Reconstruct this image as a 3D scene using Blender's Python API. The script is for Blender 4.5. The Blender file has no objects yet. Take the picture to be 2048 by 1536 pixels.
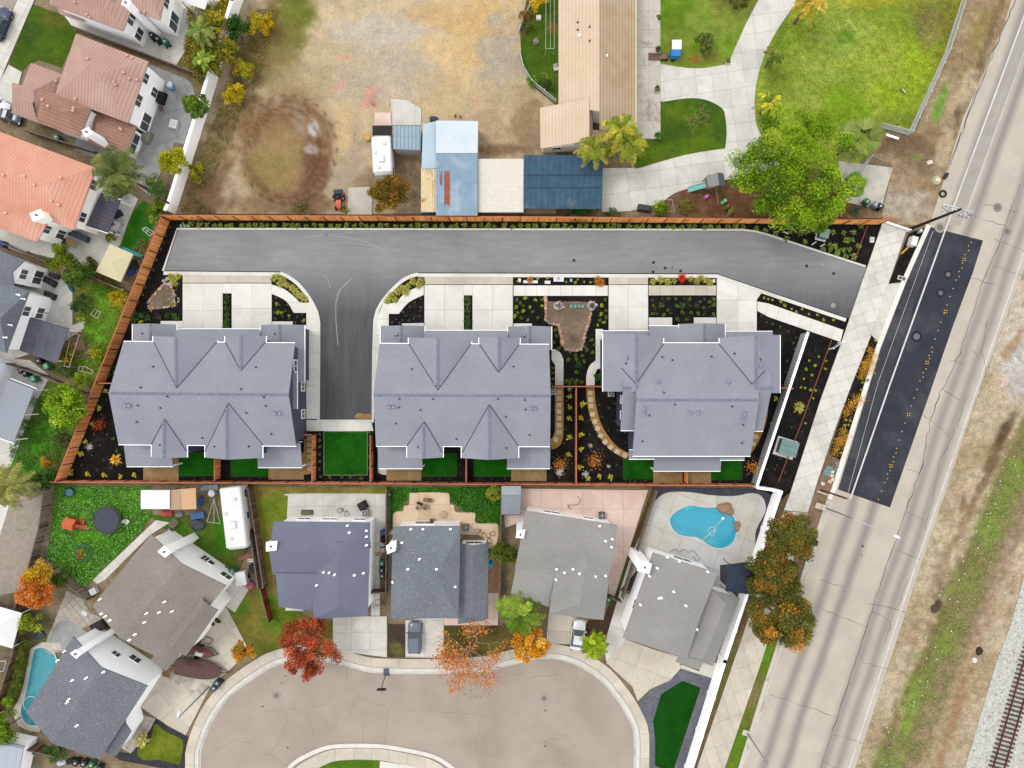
import bpy,bmesh,math,random
import numpy as np
from mathutils import Vector,Matrix,noise as mnoise
from mathutils.bvhtree import BVHTree
random.seed(7);RNG = np.random.default_rng(7)
SC = bpy.context.scene
COL = SC.collection
# ---------------------------------------------------------------- camera, world, sun, exposure
K = 0.066;H = 90.0                       # metres per photo pixel on the ground, flying height
cam = bpy.data.cameras.new('camera');cam.sensor_width = 36;cam.lens = 36 * H / (2048 * K)
cam.clip_start = 1;cam.clip_end = 3000
co = bpy.data.objects.new('camera',cam);COL.objects.link(co);co.location = (0,0,H)
SC.camera = co
SC.render.resolution_x = 1024;SC.render.resolution_y = 768
w = bpy.data.worlds.new('World');SC.world = w;w.use_nodes = True
nt = w.node_tree;bg = nt.nodes['Background']
sky = nt.nodes.new('ShaderNodeTexSky');sky.sky_type = 'NISHITA';sky.sun_disc = False
SUN_EL,SUN_ROT = 60,300                 # degrees; soft light through thin cloud from the left of the frame
sky.sun_elevation = math.radians(SUN_EL);sky.sun_rotation = math.radians(SUN_ROT)
sky.air_density = 1.0;sky.dust_density = 3.0;sky.ozone_density = 1.0
hs = nt.nodes.new('ShaderNodeHueSaturation');hs.inputs['Saturation'].default_value = 0.22
nt.links.new(sky.outputs[0],hs.inputs['Color'])
cloud = nt.nodes.new('ShaderNodeMix');cloud.data_type = 'RGBA';cloud.inputs[0].default_value = .82    # high overcast veiling the sky
cloud.inputs[7].default_value = (8.4,8.45,8.6,1);nt.links.new(hs.outputs[0],cloud.inputs[6]);nt.links.new(cloud.outputs[2],bg.inputs[0])
bg.inputs[1].default_value = 0.13
sd = bpy.data.lights.new('sun','SUN');sd.energy = 0.95;sd.angle = math.radians(18);sd.color = (1,.965,.91)
so = bpy.data.objects.new('sun',sd);COL.objects.link(so)
so.rotation_euler = (math.radians(90 - SUN_EL),0,math.radians(180 - SUN_ROT))
vs = SC.view_settings;vs.view_transform = 'Standard';vs.look = 'None';vs.gamma = 1;vs.use_curve_mapping = False
vs.exposure = 0.80
GAIN = 2.0                                # photo value / surface colour

# ---------------------------------------------------------------- helpers
def P(x,y,z=0.0):
    s = K * (1 - z / H)
    return Vector(((x - 1024) * s,(768 - y) * s,z))
def s2l(c):
    c = c / 255.0
    return c / 12.92 if c <= 0.04045 else ((c + 0.055) / 1.055) ** 2.4
def lin(c,g=None):
    g = g or GAIN
    return tuple(min(.86,s2l(v) / g) for v in c)
def nz(x,y,sc=1.0,oct=3,seed=0):      # fractal value noise, vectorised, 0..1
    x = np.asarray(x,float) * sc + seed * 17.3;y = np.asarray(y,float) * sc - seed * 9.1
    r = 0;a = .5;t = 0
    for o in range(oct):
        xi = np.floor(x).astype(np.int64);yi = np.floor(y).astype(np.int64);fx = x - xi;fy = y - yi
        fx = fx * fx * (3 - 2 * fx);fy = fy * fy * (3 - 2 * fy)
        def h(i,j):
            n = (i * 374761393 + j * 668265263 + o * 1274126177) & 0x7fffffff
            n = ((n ^ (n >> 13)) * 1274126177) & 0x7fffffff
            return ((n ^ (n >> 16)) & 0xffff) / 65535.0
        v = (h(xi,yi) * (1 - fx) + h(xi + 1,yi) * fx) * (1 - fy) + (h(xi,yi + 1) * (1 - fx) + h(xi + 1,yi + 1) * fx) * fy
        r = r + a * v;t += a;a *= .5;x = x * 2.03;y = y * 2.03
    return r / t
# materials -------------------------------------------------------
MC = {}
def newmat(name):
    m = bpy.data.materials.new(name);m.use_nodes = True
    return m,m.node_tree,m.node_tree.nodes['Principled BSDF']
def N(nt,t,**kw):
    n = nt.nodes.new('ShaderNode' + t)
    for k,v in kw.items():
        if k in n.inputs: n.inputs[k].default_value = v
        else: setattr(n,k,v)
    return n
def mixc(nt,f,a,b,bt='MIX'):
    n = nt.nodes.new('ShaderNodeMix');n.data_type = 'RGBA';n.blend_type = bt
    for sock,v in ((n.inputs[0],f),(n.inputs[6],a),(n.inputs[7],b)):
        if isinstance(v,(int,float)): sock.default_value = v
        elif isinstance(v,tuple): sock.default_value = (*v[:3],1)
        else: nt.links.new(v,sock)
    return n.outputs[2]
def rmp(nt,v,a,b,lo=0.0,hi=1.0):
    n = N(nt,'MapRange');n.inputs[1].default_value = a;n.inputs[2].default_value = b
    n.inputs[3].default_value = lo;n.inputs[4].default_value = hi
    nt.links.new(v,n.inputs[0]);return n.outputs[0]
def noi(nt,co,sc,det=4,rough=.55,dist=0):
    n = N(nt,'TexNoise');n.inputs['Scale'].default_value = sc;n.inputs['Detail'].default_value = det
    n.inputs['Roughness'].default_value = rough;n.inputs['Distortion'].default_value = dist
    nt.links.new(co,n.inputs['Vector']);return n.outputs[0]
def bump(nt,bs,h,strength=.3,dist=.05):
    b = N(nt,'Bump');b.inputs['Strength'].default_value = strength;b.inputs['Distance'].default_value = dist
    nt.links.new(h,b.inputs['Height']);nt.links.new(b.outputs[0],bs.inputs['Normal'])
def M(c,rough=.75,metal=0.0,var=.10,sc=2.0,spec=.3,rnd=0.0,g=None):
    """plain painted / plastic / timber surface with slight mottling"""
    key = ('M',c,rough,metal,var,sc,rnd,g)
    if key in MC: return MC[key]
    m,nt,bs = newmat('surface_%d_%d_%d' % c);l = lin(c,g)
    tc = N(nt,'TexCoord').outputs['Object']
    f = noi(nt,tc,sc,5)
    out = mixc(nt,rmp(nt,f,.3,.7),tuple(v * (1 - var) for v in l),tuple(min(.9,v * (1 + var)) for v in l))
    if rnd:
        oi = N(nt,'ObjectInfo');g = rmp(nt,oi.outputs['Random'],0,1,1 - rnd,1 + rnd)
        hv = N(nt,'HueSaturation');nt.links.new(g,hv.inputs['Value']);nt.links.new(out,hv.inputs['Color']);out = hv.outputs[0]
    nt.links.new(out,bs.inputs['Base Color']);bs.inputs['Roughness'].default_value = rough
    bs.inputs['Metallic'].default_value = metal;bs.inputs['Specular IOR Level'].default_value = spec
    MC[key] = m;return m
def G(name,c1,c2,sc=1.0,c3=None,sc3=.15,fine=12,finev=.25,rough=.9,bmp=.3,rnd=.0,lo=.35,hi=.65,lo3=.5,hi3=.7):
    """mineral ground: two tones, a third patchy tone, fine grain"""
    if name in MC: return MC[name]
    m,nt,bs = newmat(name);tc = N(nt,'TexCoord').outputs['Object']
    out = mixc(nt,rmp(nt,noi(nt,tc,sc,6,.6),lo,hi),lin(c1),lin(c2))
    if c3: out = mixc(nt,rmp(nt,noi(nt,tc,sc3,5,.6,.4),lo3,hi3),out,lin(c3))
    fn = noi(nt,tc,fine,3,.7)
    g = rmp(nt,fn,.25,.75,1 - finev,1 + finev)
    hv = N(nt,'HueSaturation');nt.links.new(g,hv.inputs['Value']);nt.links.new(out,hv.inputs['Color']);out = hv.outputs[0]
    if rnd:
        oi = N(nt,'ObjectInfo');g = rmp(nt,oi.outputs['Random'],0,1,1 - rnd,1 + rnd)
        hv = N(nt,'HueSaturation');nt.links.new(g,hv.inputs['Value']);nt.links.new(out,hv.inputs['Color']);out = hv.outputs[0]
    nt.links.new(out,bs.inputs['Base Color']);bs.inputs['Roughness'].default_value = rough
    bs.inputs['Specular IOR Level'].default_value = .08
    if bmp: bump(nt,bs,fn,bmp,.04)
    MC[name] = m;return m
def attr_mat(name,fine=6,finev=.3,rough=.85,bmp=.4,rnd=0.0,trans=0.0,fine2=1.3,v2=.12,bd=.06):
    """surface whose own colour is stored per vertex (soil, weeds, leaves, boards)"""
    if name in MC: return MC[name]
    m,nt,bs = newmat(name);tc = N(nt,'TexCoord').outputs['Object']
    at = N(nt,'VertexColor',layer_name='Col');out = at.outputs['Color']
    if finev:
        fn = noi(nt,tc,fine,5,.7);f2 = noi(nt,tc,fine2,4,.6)
        for f,v in ((fn,finev),(f2,v2)):
            g = rmp(nt,f,.25,.75,1 - v,1 + v)
            hv = N(nt,'HueSaturation');nt.links.new(g,hv.inputs['Value']);nt.links.new(out,hv.inputs['Color']);out = hv.outputs[0]
        if bmp: bump(nt,bs,fn,bmp,bd)
    if rnd:
        oi = N(nt,'ObjectInfo');g = rmp(nt,oi.outputs['Random'],0,1,1 - rnd,1 + rnd)
        hv = N(nt,'HueSaturation');nt.links.new(g,hv.inputs['Value']);nt.links.new(out,hv.inputs['Color']);out = hv.outputs[0]
    nt.links.new(out,bs.inputs['Base Color']);bs.inputs['Roughness'].default_value = rough
    bs.inputs['Specular IOR Level'].default_value = .08
    if trans:
        t = N(nt,'BsdfTranslucent');nt.links.new(out,t.inputs[0]);mx = N(nt,'MixShader');mx.inputs[0].default_value = trans
        nt.links.new(bs.outputs[0],mx.inputs[1]);nt.links.new(t.outputs[0],mx.inputs[2])
        nt.links.new(mx.outputs[0],nt.nodes['Material Output'].inputs[0])
    MC[name] = m;return m
LEAF = attr_mat('leaf',finev=0,rough=.6,rnd=.14,trans=.16)
SOIL = attr_mat('soil_and_grass',fine=4.5,finev=.42,bmp=.8,fine2=1.1,v2=.26)
SMOOTHSOIL = attr_mat('bare_soil',fine=4.5,finev=.3,bmp=.6,fine2=.9,v2=.13)
BOARD = attr_mat('fence_boards',fine=9,finev=.14,rough=.75,bmp=.2,bd=.02)
def shingle(name,c,cl,cd,sc=3.2,amt=.5,lo=.56,hi=.7):
    """asphalt shingle: grains of light and dark tabs"""
    if name in MC: return MC[name]
    m,nt,bs = newmat(name);tc = N(nt,'TexCoord').outputs['Object']
    mp = N(nt,'Mapping');mp.inputs['Scale'].default_value = (1,1.5,1.5);nt.links.new(tc,mp.inputs[0])
    a = noi(nt,mp.outputs[0],sc,3,.7);b = noi(nt,mp.outputs[0],sc * 1.7,3,.65);big = noi(nt,tc,.22,4)
    out = mixc(nt,rmp(nt,big,.3,.7),tuple(v * .9 for v in lin(c)),tuple(v * 1.1 for v in lin(c)))
    f1 = rmp(nt,a,lo,hi,0,amt);f2 = rmp(nt,b,.55,.7,0,amt)
    out = mixc(nt,f2,out,lin(cd));out = mixc(nt,f1,out,lin(cl))
    nt.links.new(out,bs.inputs['Base Color']);bs.inputs['Roughness'].default_value = .92;bs.inputs['Specular IOR Level'].default_value = .15
    bump(nt,bs,a,.35,.03)
    MC[name] = m;return m
def striped(name,c,cd,ang,step,duty=.25,cmix=None,rough=.8,c3=None,bmp=.6):
    """courses of tile / seams: dark line every `step` metres across direction `ang` (degrees)"""
    if name in MC: return MC[name]
    m,nt,bs = newmat(name);tc = N(nt,'TexCoord').outputs['Object']
    mp = N(nt,'Mapping');mp.inputs['Rotation'].default_value = (0,0,-math.radians(ang));nt.links.new(tc,mp.inputs[0])
    sx = N(nt,'SeparateXYZ');nt.links.new(mp.outputs[0],sx.inputs[0])
    def frac(o,st):
        d = N(nt,'Math',operation='DIVIDE');nt.links.new(o,d.inputs[0]);d.inputs[1].default_value = st
        f = N(nt,'Math',operation='FRACT');nt.links.new(d.outputs[0],f.inputs[0]);return f.outputs[0]
    fx = frac(sx.outputs[0],step)
    line = rmp(nt,fx,duty,0.0)
    base = mixc(nt,rmp(nt,noi(nt,tc,.5,5),.35,.65),lin(c),lin(cmix or c))
    if c3: base = mixc(nt,rmp(nt,noi(nt,tc,.14,4,.6,.5),.5,.68),base,lin(c3))
    gr = rmp(nt,noi(nt,tc,7,4,.7),.25,.75,.84,1.16)
    hv = N(nt,'HueSaturation');nt.links.new(gr,hv.inputs['Value']);nt.links.new(base,hv.inputs['Color'])
    out = mixc(nt,line,hv.outputs[0],lin(cd))
    nt.links.new(out,bs.inputs['Base Color']);bs.inputs['Roughness'].default_value = rough;bs.inputs['Specular IOR Level'].default_value = .08
    if bmp: bump(nt,bs,fx,bmp,.04)
    MC[name] = m;return m
GLASS = None
def glass():
    global GLASS
    if GLASS is None:
        GLASS,nt,bs = newmat('window_glass');bs.inputs['Base Color'].default_value = (.045,.055,.065,1)
        bs.inputs['Roughness'].default_value = .08;bs.inputs['Specular IOR Level'].default_value = .7
    return GLASS
# objects ----------------------------------------------------------
def tag(o,label=None,cat=None,group=None,kind=None):
    if label: o['label'] = label
    if cat: o['category'] = cat
    if group: o['group'] = group
    if kind: o['kind'] = kind
    return o
def thing(name,label,cat,loc=(0,0,0),rz=0.0,group=None):
    o = bpy.data.objects.new(name,None);COL.objects.link(o);o.empty_display_size = .3
    o.location = loc;o.rotation_euler = (0,0,rz)
    return tag(o,label,cat,group)
def root(o):
    while o.parent: o = o.parent
    return o
def link(name,me,mat=None,parent=None):
    o = bpy.data.objects.new(name,me);COL.objects.link(o)
    if mat and not me.materials: me.materials.append(mat)
    if parent: o.parent = parent
    return o
def obj(name,V,F,mat=None,parent=None,world=True,smooth=False,cols=None,data=None):
    if parent is not None and world:
        l = root(parent).location;V = [(v[0] - l[0],v[1] - l[1],v[2] - l[2]) for v in V]
    me = bpy.data.meshes.new(name);me.from_pydata([tuple(v) for v in V],[],F)
    if smooth: me.polygons.foreach_set('use_smooth',[True] * len(me.polygons))
    if cols is not None:
        a = me.attributes.new('Col','FLOAT_COLOR','POINT');arr = np.ones((len(V),4),np.float32);arr[:,:3] = np.asarray(cols)
        a.data.foreach_set('color',arr.ravel())
    return link(name,me,mat,parent)
class MB:
    def __init__(s): s.v = [];s.f = [];s.c = []
    def add(s,vs,fs,col=None):
        n = len(s.v);s.v += [tuple(v) for v in vs];s.f += [tuple(i + n for i in f) for f in fs]
        s.c += [col or (1,1,1)] * len(vs);return s
    def box(s,c,d,rz=0.0,col=None,top=1.0,tilt=None):
        x,y,z = d[0] / 2,d[1] / 2,d[2] / 2;vs = []
        for zz,k in ((-z,1),(z,top)):
            for a,b in ((-x,-y),(x,-y),(x,y),(-x,y)): vs.append(Vector((a * k,b * k,zz)))
        R = Matrix.Rotation(rz,3,'Z')
        if tilt: R = R @ Matrix.Rotation(tilt[0],3,'X') @ Matrix.Rotation(tilt[1],3,'Y')
        vs = [R @ v + Vector(c) for v in vs]
        return s.add(vs,[(3,2,1,0),(4,5,6,7),(0,1,5,4),(1,2,6,5),(2,3,7,6),(3,0,4,7)],col)
    def prism(s,pts,z0,z1,col=None,cap=True):
        n = len(pts);vs = [(p[0],p[1],z0) for p in pts] + [(p[0],p[1],z1) for p in pts]
        fs = [(i,(i + 1) % n,n + (i + 1) % n,n + i) for i in range(n)]
        if cap: fs += [tuple(range(n,2 * n)),tuple(range(n - 1,-1,-1))]
        return s.add(vs,fs,col)
    def cyl(s,p0,p1,r0,r1=None,n=8,col=None,cap=True):
        r1 = r0 if r1 is None else r1;p0 = Vector(p0);p1 = Vector(p1);d = p1 - p0
        if d.length < 1e-6: return s
        q = d.to_track_quat('Z','Y').to_matrix();vs = []
        for p,r in ((p0,r0),(p1,r1)):
            for i in range(n):
                a = 2 * math.pi * i / n;vs.append(p + q @ Vector((r * math.cos(a),r * math.sin(a),0)))
        fs = [(i,(i + 1) % n,n + (i + 1) % n,n + i) for i in range(n)]
        if cap: fs += [tuple(range(n - 1,-1,-1)),tuple(range(n,2 * n))]
        return s.add(vs,fs,col)
    def tube(s,pts,r,n=5,col=None):
        for i in range(len(pts) - 1):
            ra = r[i] if isinstance(r,(list,tuple)) else r;rb = r[i + 1] if isinstance(r,(list,tuple)) else r
            s.cyl(pts[i],pts[i + 1],ra,rb,n,col)
        return s
    def loft(s,rings,col=None,cap=True):
        n = len(rings[0]);vs = [v for r in rings for v in r];fs = []
        for k in range(len(rings) - 1):
            for i in range(n): fs.append((k * n + i,k * n + (i + 1) % n,(k + 1) * n + (i + 1) % n,(k + 1) * n + i))
        if cap: fs += [tuple(range(n - 1,-1,-1)),tuple((len(rings) - 1) * n + i for i in range(n))]
        return s.add(vs,fs,col)
    def ring(s,c,r,w,h,n=28,col=None,a0=0,a1=2 * math.pi):
        c = Vector(c)
        pts = [c + Vector((r * math.cos(a0 + (a1 - a0) * i / n),r * math.sin(a0 + (a1 - a0) * i / n),0)) for i in range(n + 1)]
        return s.tube(pts,w,5,col)
    def strip(s,pts,w,z,col=None):
        pts = [Vector((p[0],p[1],0)) for p in pts];vs = []
        for i,p in enumerate(pts):
            a = pts[max(i - 1,0)];b = pts[min(i + 1,len(pts) - 1)];t = (b - a);t.normalize();n = Vector((-t.y,t.x,0))
            ww = w[i] if isinstance(w,(list,tuple)) else w
            vs += [p + n * ww / 2 + Vector((0,0,z)),p - n * ww / 2 + Vector((0,0,z))]
        return s.add(vs,[(2 * i + 1,2 * i + 3,2 * i + 2,2 * i) for i in range(len(pts) - 1)],col)
    def build(s,name,mat,parent=None,world=False,smooth=False,usecol=False):
        return obj(name,s.v,s.f,mat,parent,world,smooth,s.c if usecol else None)
def smooth(pts,k=6,closed=False):
    n = len(pts);out = []
    rng = range(n if closed else n - 1)
    for i in rng:
        p0,p1,p2,p3 = (pts[(i + d) % n] if closed else pts[min(max(i + d,0),n - 1)] for d in (-1,0,1,2))
        for j in range(k):
            t = j / k
            out.append(tuple(.5 * (2 * p1[a] + (p2[a] - p0[a]) * t + (2 * p0[a] - 5 * p1[a] + 4 * p2[a] - p3[a]) * t * t + (3 * p1[a] - p0[a] - 3 * p2[a] + p3[a]) * t ** 3) for a in (0,1)))
    if not closed: out.append(tuple(pts[-1]))
    return out
def W(pts,z=0): return [P(x,y,z) for x,y in pts]
def area2(p): return sum(p[i][0] * p[(i + 1) % len(p)][1] - p[(i + 1) % len(p)][0] * p[i][1] for i in range(len(p)))
def ccw(p): return p if area2(p) > 0 else p[::-1]
def inset(pts,d):                        # polygon (ccw, metres) shrunk by d
    n = len(pts);out = []
    for i in range(n):
        a,b,c = (Vector(pts[(i + k) % n][:2]) for k in (-1,0,1))
        e1 = (b - a).normalized();e2 = (c - b).normalized();n1 = Vector((-e1.y,e1.x));n2 = Vector((-e2.y,e2.x))
        k = 1 + n1.dot(n2);m = (n1 + n2) / max(k,.35);out.append(b + m * d)
    return out
def sheet(name,pts,mat,z,thick=0.0,parent=None,kind='structure',world=True):
    """flat ground piece outlined in photo pixels on the ground"""
    w = ccw([P(x,y) for x,y in pts]);n = len(w)
    V = [(p.x,p.y,z) for p in w];F = [tuple(range(n))]
    if thick:
        V += [(p.x,p.y,z - thick) for p in w];F += [(n + i,n + (i + 1) % n,(i + 1) % n,i) for i in range(n)]
    o = obj(name,V,F,mat,parent,world)
    if parent is None and kind: o['kind'] = kind
    return o
def band(pts,w,side=0):                 # px polyline -> px polygon of width w (side -1 / 0 / 1)
    L,R = [],[]
    for i,p in enumerate(pts):
        a = pts[max(i - 1,0)];b = pts[min(i + 1,len(pts) - 1)];dx,dy = b[0] - a[0],b[1] - a[1];l = math.hypot(dx,dy) or 1
        nx,ny = -dy / l,dx / l;wl = w * (1 + side) / 2;wr = w * (1 - side) / 2
        L.append((p[0] + nx * wl,p[1] + ny * wl));R.append((p[0] - nx * wr,p[1] - ny * wr))
    return L,R
def strip3(name,pts,w,mat,z,thick=.1,side=0,parent=None,kind='structure'):
    """kerb-like raised strip along a pixel polyline"""
    L,R = band(pts,w,side);n = len(L);V = [];F = []
    for a,b in zip(L,R):
        p,q = P(*a),P(*b);V += [(p.x,p.y,z),(q.x,q.y,z),(p.x,p.y,z - thick),(q.x,q.y,z - thick)]
    for i in range(n - 1):
        k = 4 * i
        F += [(k,k + 1,k + 5,k + 4),(k,k + 4,k + 6,k + 2),(k + 1,k + 3,k + 7,k + 5)]
    F += [(0,2,3,1),(4 * n - 4,4 * n - 3,4 * n - 1,4 * n - 2)]
    # orient upward
    a,b,c = (Vector(V[i]) for i in F[0][:3])
    if (b - a).cross(c - a).z < 0: F = [f[::-1] for f in F]
    o = obj(name,V,F,mat,parent)
    if parent is None: o['kind'] = kind
    return o
def cut_faces(pts,cuts):
    """polygon (world xy) cut by lines [(point, normal)] -> list of polygons"""
    bm = bmesh.new();bm.faces.new([bm.verts.new((p[0],p[1],0)) for p in ccw(pts)])
    for c,n in cuts:
        bmesh.ops.bisect_plane(bm,geom=bm.verts[:] + bm.edges[:] + bm.faces[:],plane_co=(c[0],c[1],0),plane_no=(n[0],n[1],0),dist=1e-4)
    out = []
    for f in bm.faces:
        q = ccw([Vector(v.co[:2]) for v in f.verts])
        if abs(area2(q)) > .03: out.append(q)
    bm.free();return out
def clean(pts,d=.25):                    # drop repeated outline points
    out = []
    for p in pts:
        if not out or math.hypot(p[0] - out[-1][0],p[1] - out[-1][1]) > d: out.append(p)
    while len(out) > 3 and math.hypot(out[0][0] - out[-1][0],out[0][1] - out[-1][1]) <= d: out.pop()
    return out
def slabs(name,pts,mat,z,sx=1.6,sy=1.6,ang=0,org=None,gap=.022,cuts=None,bed=None,thick=.06,parent=None,pname='slab'):
    """paving outlined in photo pixels, cast as separate slabs with open joints"""
    pts = clean(pts);w = ccw([P(x,y).xy for x,y in pts])
    if parent is None:
        parent = sheet(name,pts,bed or MAT['joint'],z - .045)
    cl = []
    if cuts is not None:
        for (ax,ay),(bx,by) in cuts:
            a,b = P(ax,ay).xy,P(bx,by).xy;t = (b - a).normalized();cl.append((a,Vector((-t.y,t.x))))
    else:
        o = P(*org).xy if org else w[0];ca,sa = math.cos(math.radians(ang)),math.sin(math.radians(ang))
        for st,n in ((sx,Vector((ca,sa))),(sy,Vector((-sa,ca)))):
            if not st: continue
            ds = [(v - o).dot(n) for v in w]
            for k in range(math.floor(min(ds) / st) + 1,math.ceil(max(ds) / st)): cl.append((o + n * (k * st),n))
    for pl in cut_faces(w,cl):
        q = inset(pl,gap / 2);n = len(q);zz = z + random.uniform(-.004,.004)
        V = [(v.x,v.y,zz) for v in q] + [(v.x,v.y,zz - thick) for v in q]
        obj(pname,V,[tuple(range(n))] + [(n + i,n + (i + 1) % n,(i + 1) % n,i) for i in range(n)],mat,parent)
    return parent
def inpoly(x,y,poly):
    r = np.zeros(np.shape(x),bool)
    for i in range(len(poly)):
        (x1,y1),(x2,y2) = poly[i],poly[i - 1]
        if y1 != y2: r ^= ((y1 > y) != (y2 > y)) & (x < (x2 - x1) * (y - y1) / (y2 - y1) + x1)
    return r
def holed(outer,hole):                    # outline with a hole, joined by a seam
    o = clean(outer);h = clean(hole);h = h if area2(h) * area2(o) < 0 else h[::-1]
    i,j = min(((a,b) for a in range(len(o)) for b in range(len(h))),key=lambda t: math.hypot(o[t[0]][0] - h[t[1]][0],o[t[0]][1] - h[t[1]][1]))
    return o[:i + 1] + h[j:] + h[:j + 1] + o[i:]
def terrain(name,pts,base,blobs=(),z=0.0,step=6,kind='structure',nsc=.05,nvar=.22,c2=None,relief=None,mat=None,parent=None,n2=.02,holes=()):
    """natural ground: fine mesh whose own soil / grass colour varies in patches. base colours in photo rgb"""
    if len(pts) == 4 and pts[0][0] == pts[3][0] and pts[0][1] == pts[1][1]:
        (x0,y0),(x1,y1) = pts[0],pts[2];nx = int((x1 - x0) / step) + 1;ny = int((y1 - y0) / step) + 1
        gx,gy = np.meshgrid(np.linspace(x0,x1,nx),np.linspace(y0,y1,ny));V = np.stack([gx.ravel(),gy.ravel()],1)
        F = [(j * nx + i,(j + 1) * nx + i,(j + 1) * nx + i + 1,j * nx + i + 1) for j in range(ny - 1) for i in range(nx - 1)]
        if holes:
            fx = V[[f[0] for f in F]] + np.array([(x1 - x0) / (nx - 1),(y1 - y0) / (ny - 1)]) / 2;bad = np.zeros(len(F),bool)
            for hp in holes: bad |= inpoly(fx[:,0],fx[:,1],hp)
            F = [f for f,b_ in zip(F,bad) if not b_]
        return _paint(name,V,F,base,blobs,z,kind,nsc,nvar,c2,relief,mat,parent,n2)
    bm = bmesh.new();fv = [bm.verts.new((x,y,0)) for x,y in (pts if area2(pts) > 0 else pts[::-1])]
    bm.faces.new(fv)
    xs = [p[0] for p in pts];ys = [p[1] for p in pts]
    for ax,lo,hi in ((0,min(xs),max(xs)),(1,min(ys),max(ys))):
        k = math.floor(lo / step) + 1
        while k * step < hi:
            pc = (k * step,0,0) if ax == 0 else (0,k * step,0);pn = (1,0,0) if ax == 0 else (0,1,0)
            bmesh.ops.bisect_plane(bm,geom=bm.verts[:] + bm.edges[:] + bm.faces[:],plane_co=pc,plane_no=pn,dist=1e-3)
            k += 1
    V = np.array([v.co[:2] for v in bm.verts]);bm.verts.index_update()
    F = [tuple(v.index for v in f.verts)[::-1] for f in bm.faces];bm.free()
    return _paint(name,V,F,base,blobs,z,kind,nsc,nvar,c2,relief,mat,parent,n2)
def _paint(name,V,F,base,blobs,z,kind,nsc,nvar,c2,relief,mat,parent,n2):
    X,Y = V[:,0],V[:,1]
    c = np.tile(np.array(lin(base)),(len(X),1))
    if c2:
        t = np.clip((nz(X,Y,n2,4,3) - .38) / .26,0,1)[:,None];c = c * (1 - t) + np.array(lin(c2)) * t
    for b in blobs:
        bx,by,rx,ry,ang,colr,al = b[:7];ns = b[7] if len(b) > 7 else .5
        a = math.radians(ang);dx,dy = X - bx,Y - by;u = (dx * math.cos(a) + dy * math.sin(a)) / rx;v = (-dx * math.sin(a) + dy * math.cos(a)) / ry
        d = np.sqrt(u * u + v * v) + ns * (nz(X,Y,.06,3,bx % 7 + 2) - .5) * 2
        wgt = np.clip((1.25 - d) / .6,0,1) * al;wgt = (wgt * (.75 + .5 * nz(X,Y,.15,2,5))).clip(0,1)[:,None]
        c = c * (1 - wgt) + np.array(lin(colr)) * wgt
    c = c * (1 + nvar * 2 * (nz(X,Y,nsc,4,1) - .5))[:,None]
    zz = np.full(len(X),z) + (relief(X,Y) if relief else 0)
    VV = [(*P(x,y).xy,q) for x,y,q in zip(X,Y,zz)]
    o = obj(name,VV,F,mat or SOIL,parent,True,False,c.clip(.004,.85))
    if parent is None: o['kind'] = kind
    return o
# ================================================================ ground, roads, paving
MAT = {}
MAT['joint'] = G('joint_soil',(120,112,100),(95,88,78))
MAT['conc'] = G('concrete',(236,233,225),(224,221,211),.8,(204,200,188),.22,14,.12,.85,.15,rnd=.07,lo3=.5,hi3=.75)
MAT['conc_new'] = G('concrete_new',(250,248,240),(242,239,230),.6,(226,222,208),.25,14,.07,.85,.12,rnd=.06,lo3=.5,hi3=.75)
MAT['conc_warm'] = G('concrete_buff',(224,214,196),(212,203,186),.8,(190,180,160),.2,14,.12,.85,.15,rnd=.07,lo3=.5,hi3=.75)
MAT['conc_old'] = G('concrete_stained',(205,199,186),(220,214,200),.7,(150,142,128),.35,10,.16,.88,.2,rnd=.05,lo3=.52,hi3=.72)
MAT['conc_grey'] = G('concrete_grey',(182,182,180),(165,165,164),.8,(140,140,140),.3,12,.14,.88,.2,lo3=.5,hi3=.72)
MAT['conc_pink'] = G('concrete_pink',(250,222,208),(242,212,198),.7,(230,198,182),.25,12,.08,.85,.12,rnd=.03)
MAT['conc_peach'] = G('concrete_peach',(252,226,194),(244,214,180),.6,(226,190,154),.3,12,.10,.85,.12,rnd=.03)
MAT['kerb'] = G('kerb_concrete',(226,222,212),(205,200,190),1.2,(180,172,160),.3,12,.12,.85,.15)
MAT['mulch'] = G('black_bark_mulch',(22,21,21),(38,35,33),1.4,(56,48,42),.5,6,.6,.95,.9,lo3=.52,hi3=.75)
MAT['turf'] = G('artificial_turf',(22,92,8),(32,104,12),1.5,(14,76,6),.35,20,.22,.9,.5)
MAT['decomposed'] = G('tan_aggregate',(176,146,102),(160,130,88),1.2,(190,162,120),.4,16,.2,.9,.3)
MAT['tanpath'] = G('tan_path',(186,142,80),(168,126,68),1.5,(198,158,98),.4,16,.2,.9,.3)
MAT['gravel_dark'] = G('dark_gravel',(84,86,94),(66,68,76),2.5,(98,98,104),.4,9,.4,.95,.7)
MAT['slate_gravel'] = G('slate_gravel',(118,118,128),(100,100,110),2.5,(134,132,140),.4,9,.35,.95,.7)
MAT['paver'] = G('paver_tan',(206,196,182),(188,178,162),3,(168,158,144),.6,8,.25,.9,.4)
MAT['line'] = G('road_paint_white',(240,240,236),(222,222,218),2,(200,198,192),.5,10,.12,.7,.1)

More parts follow.
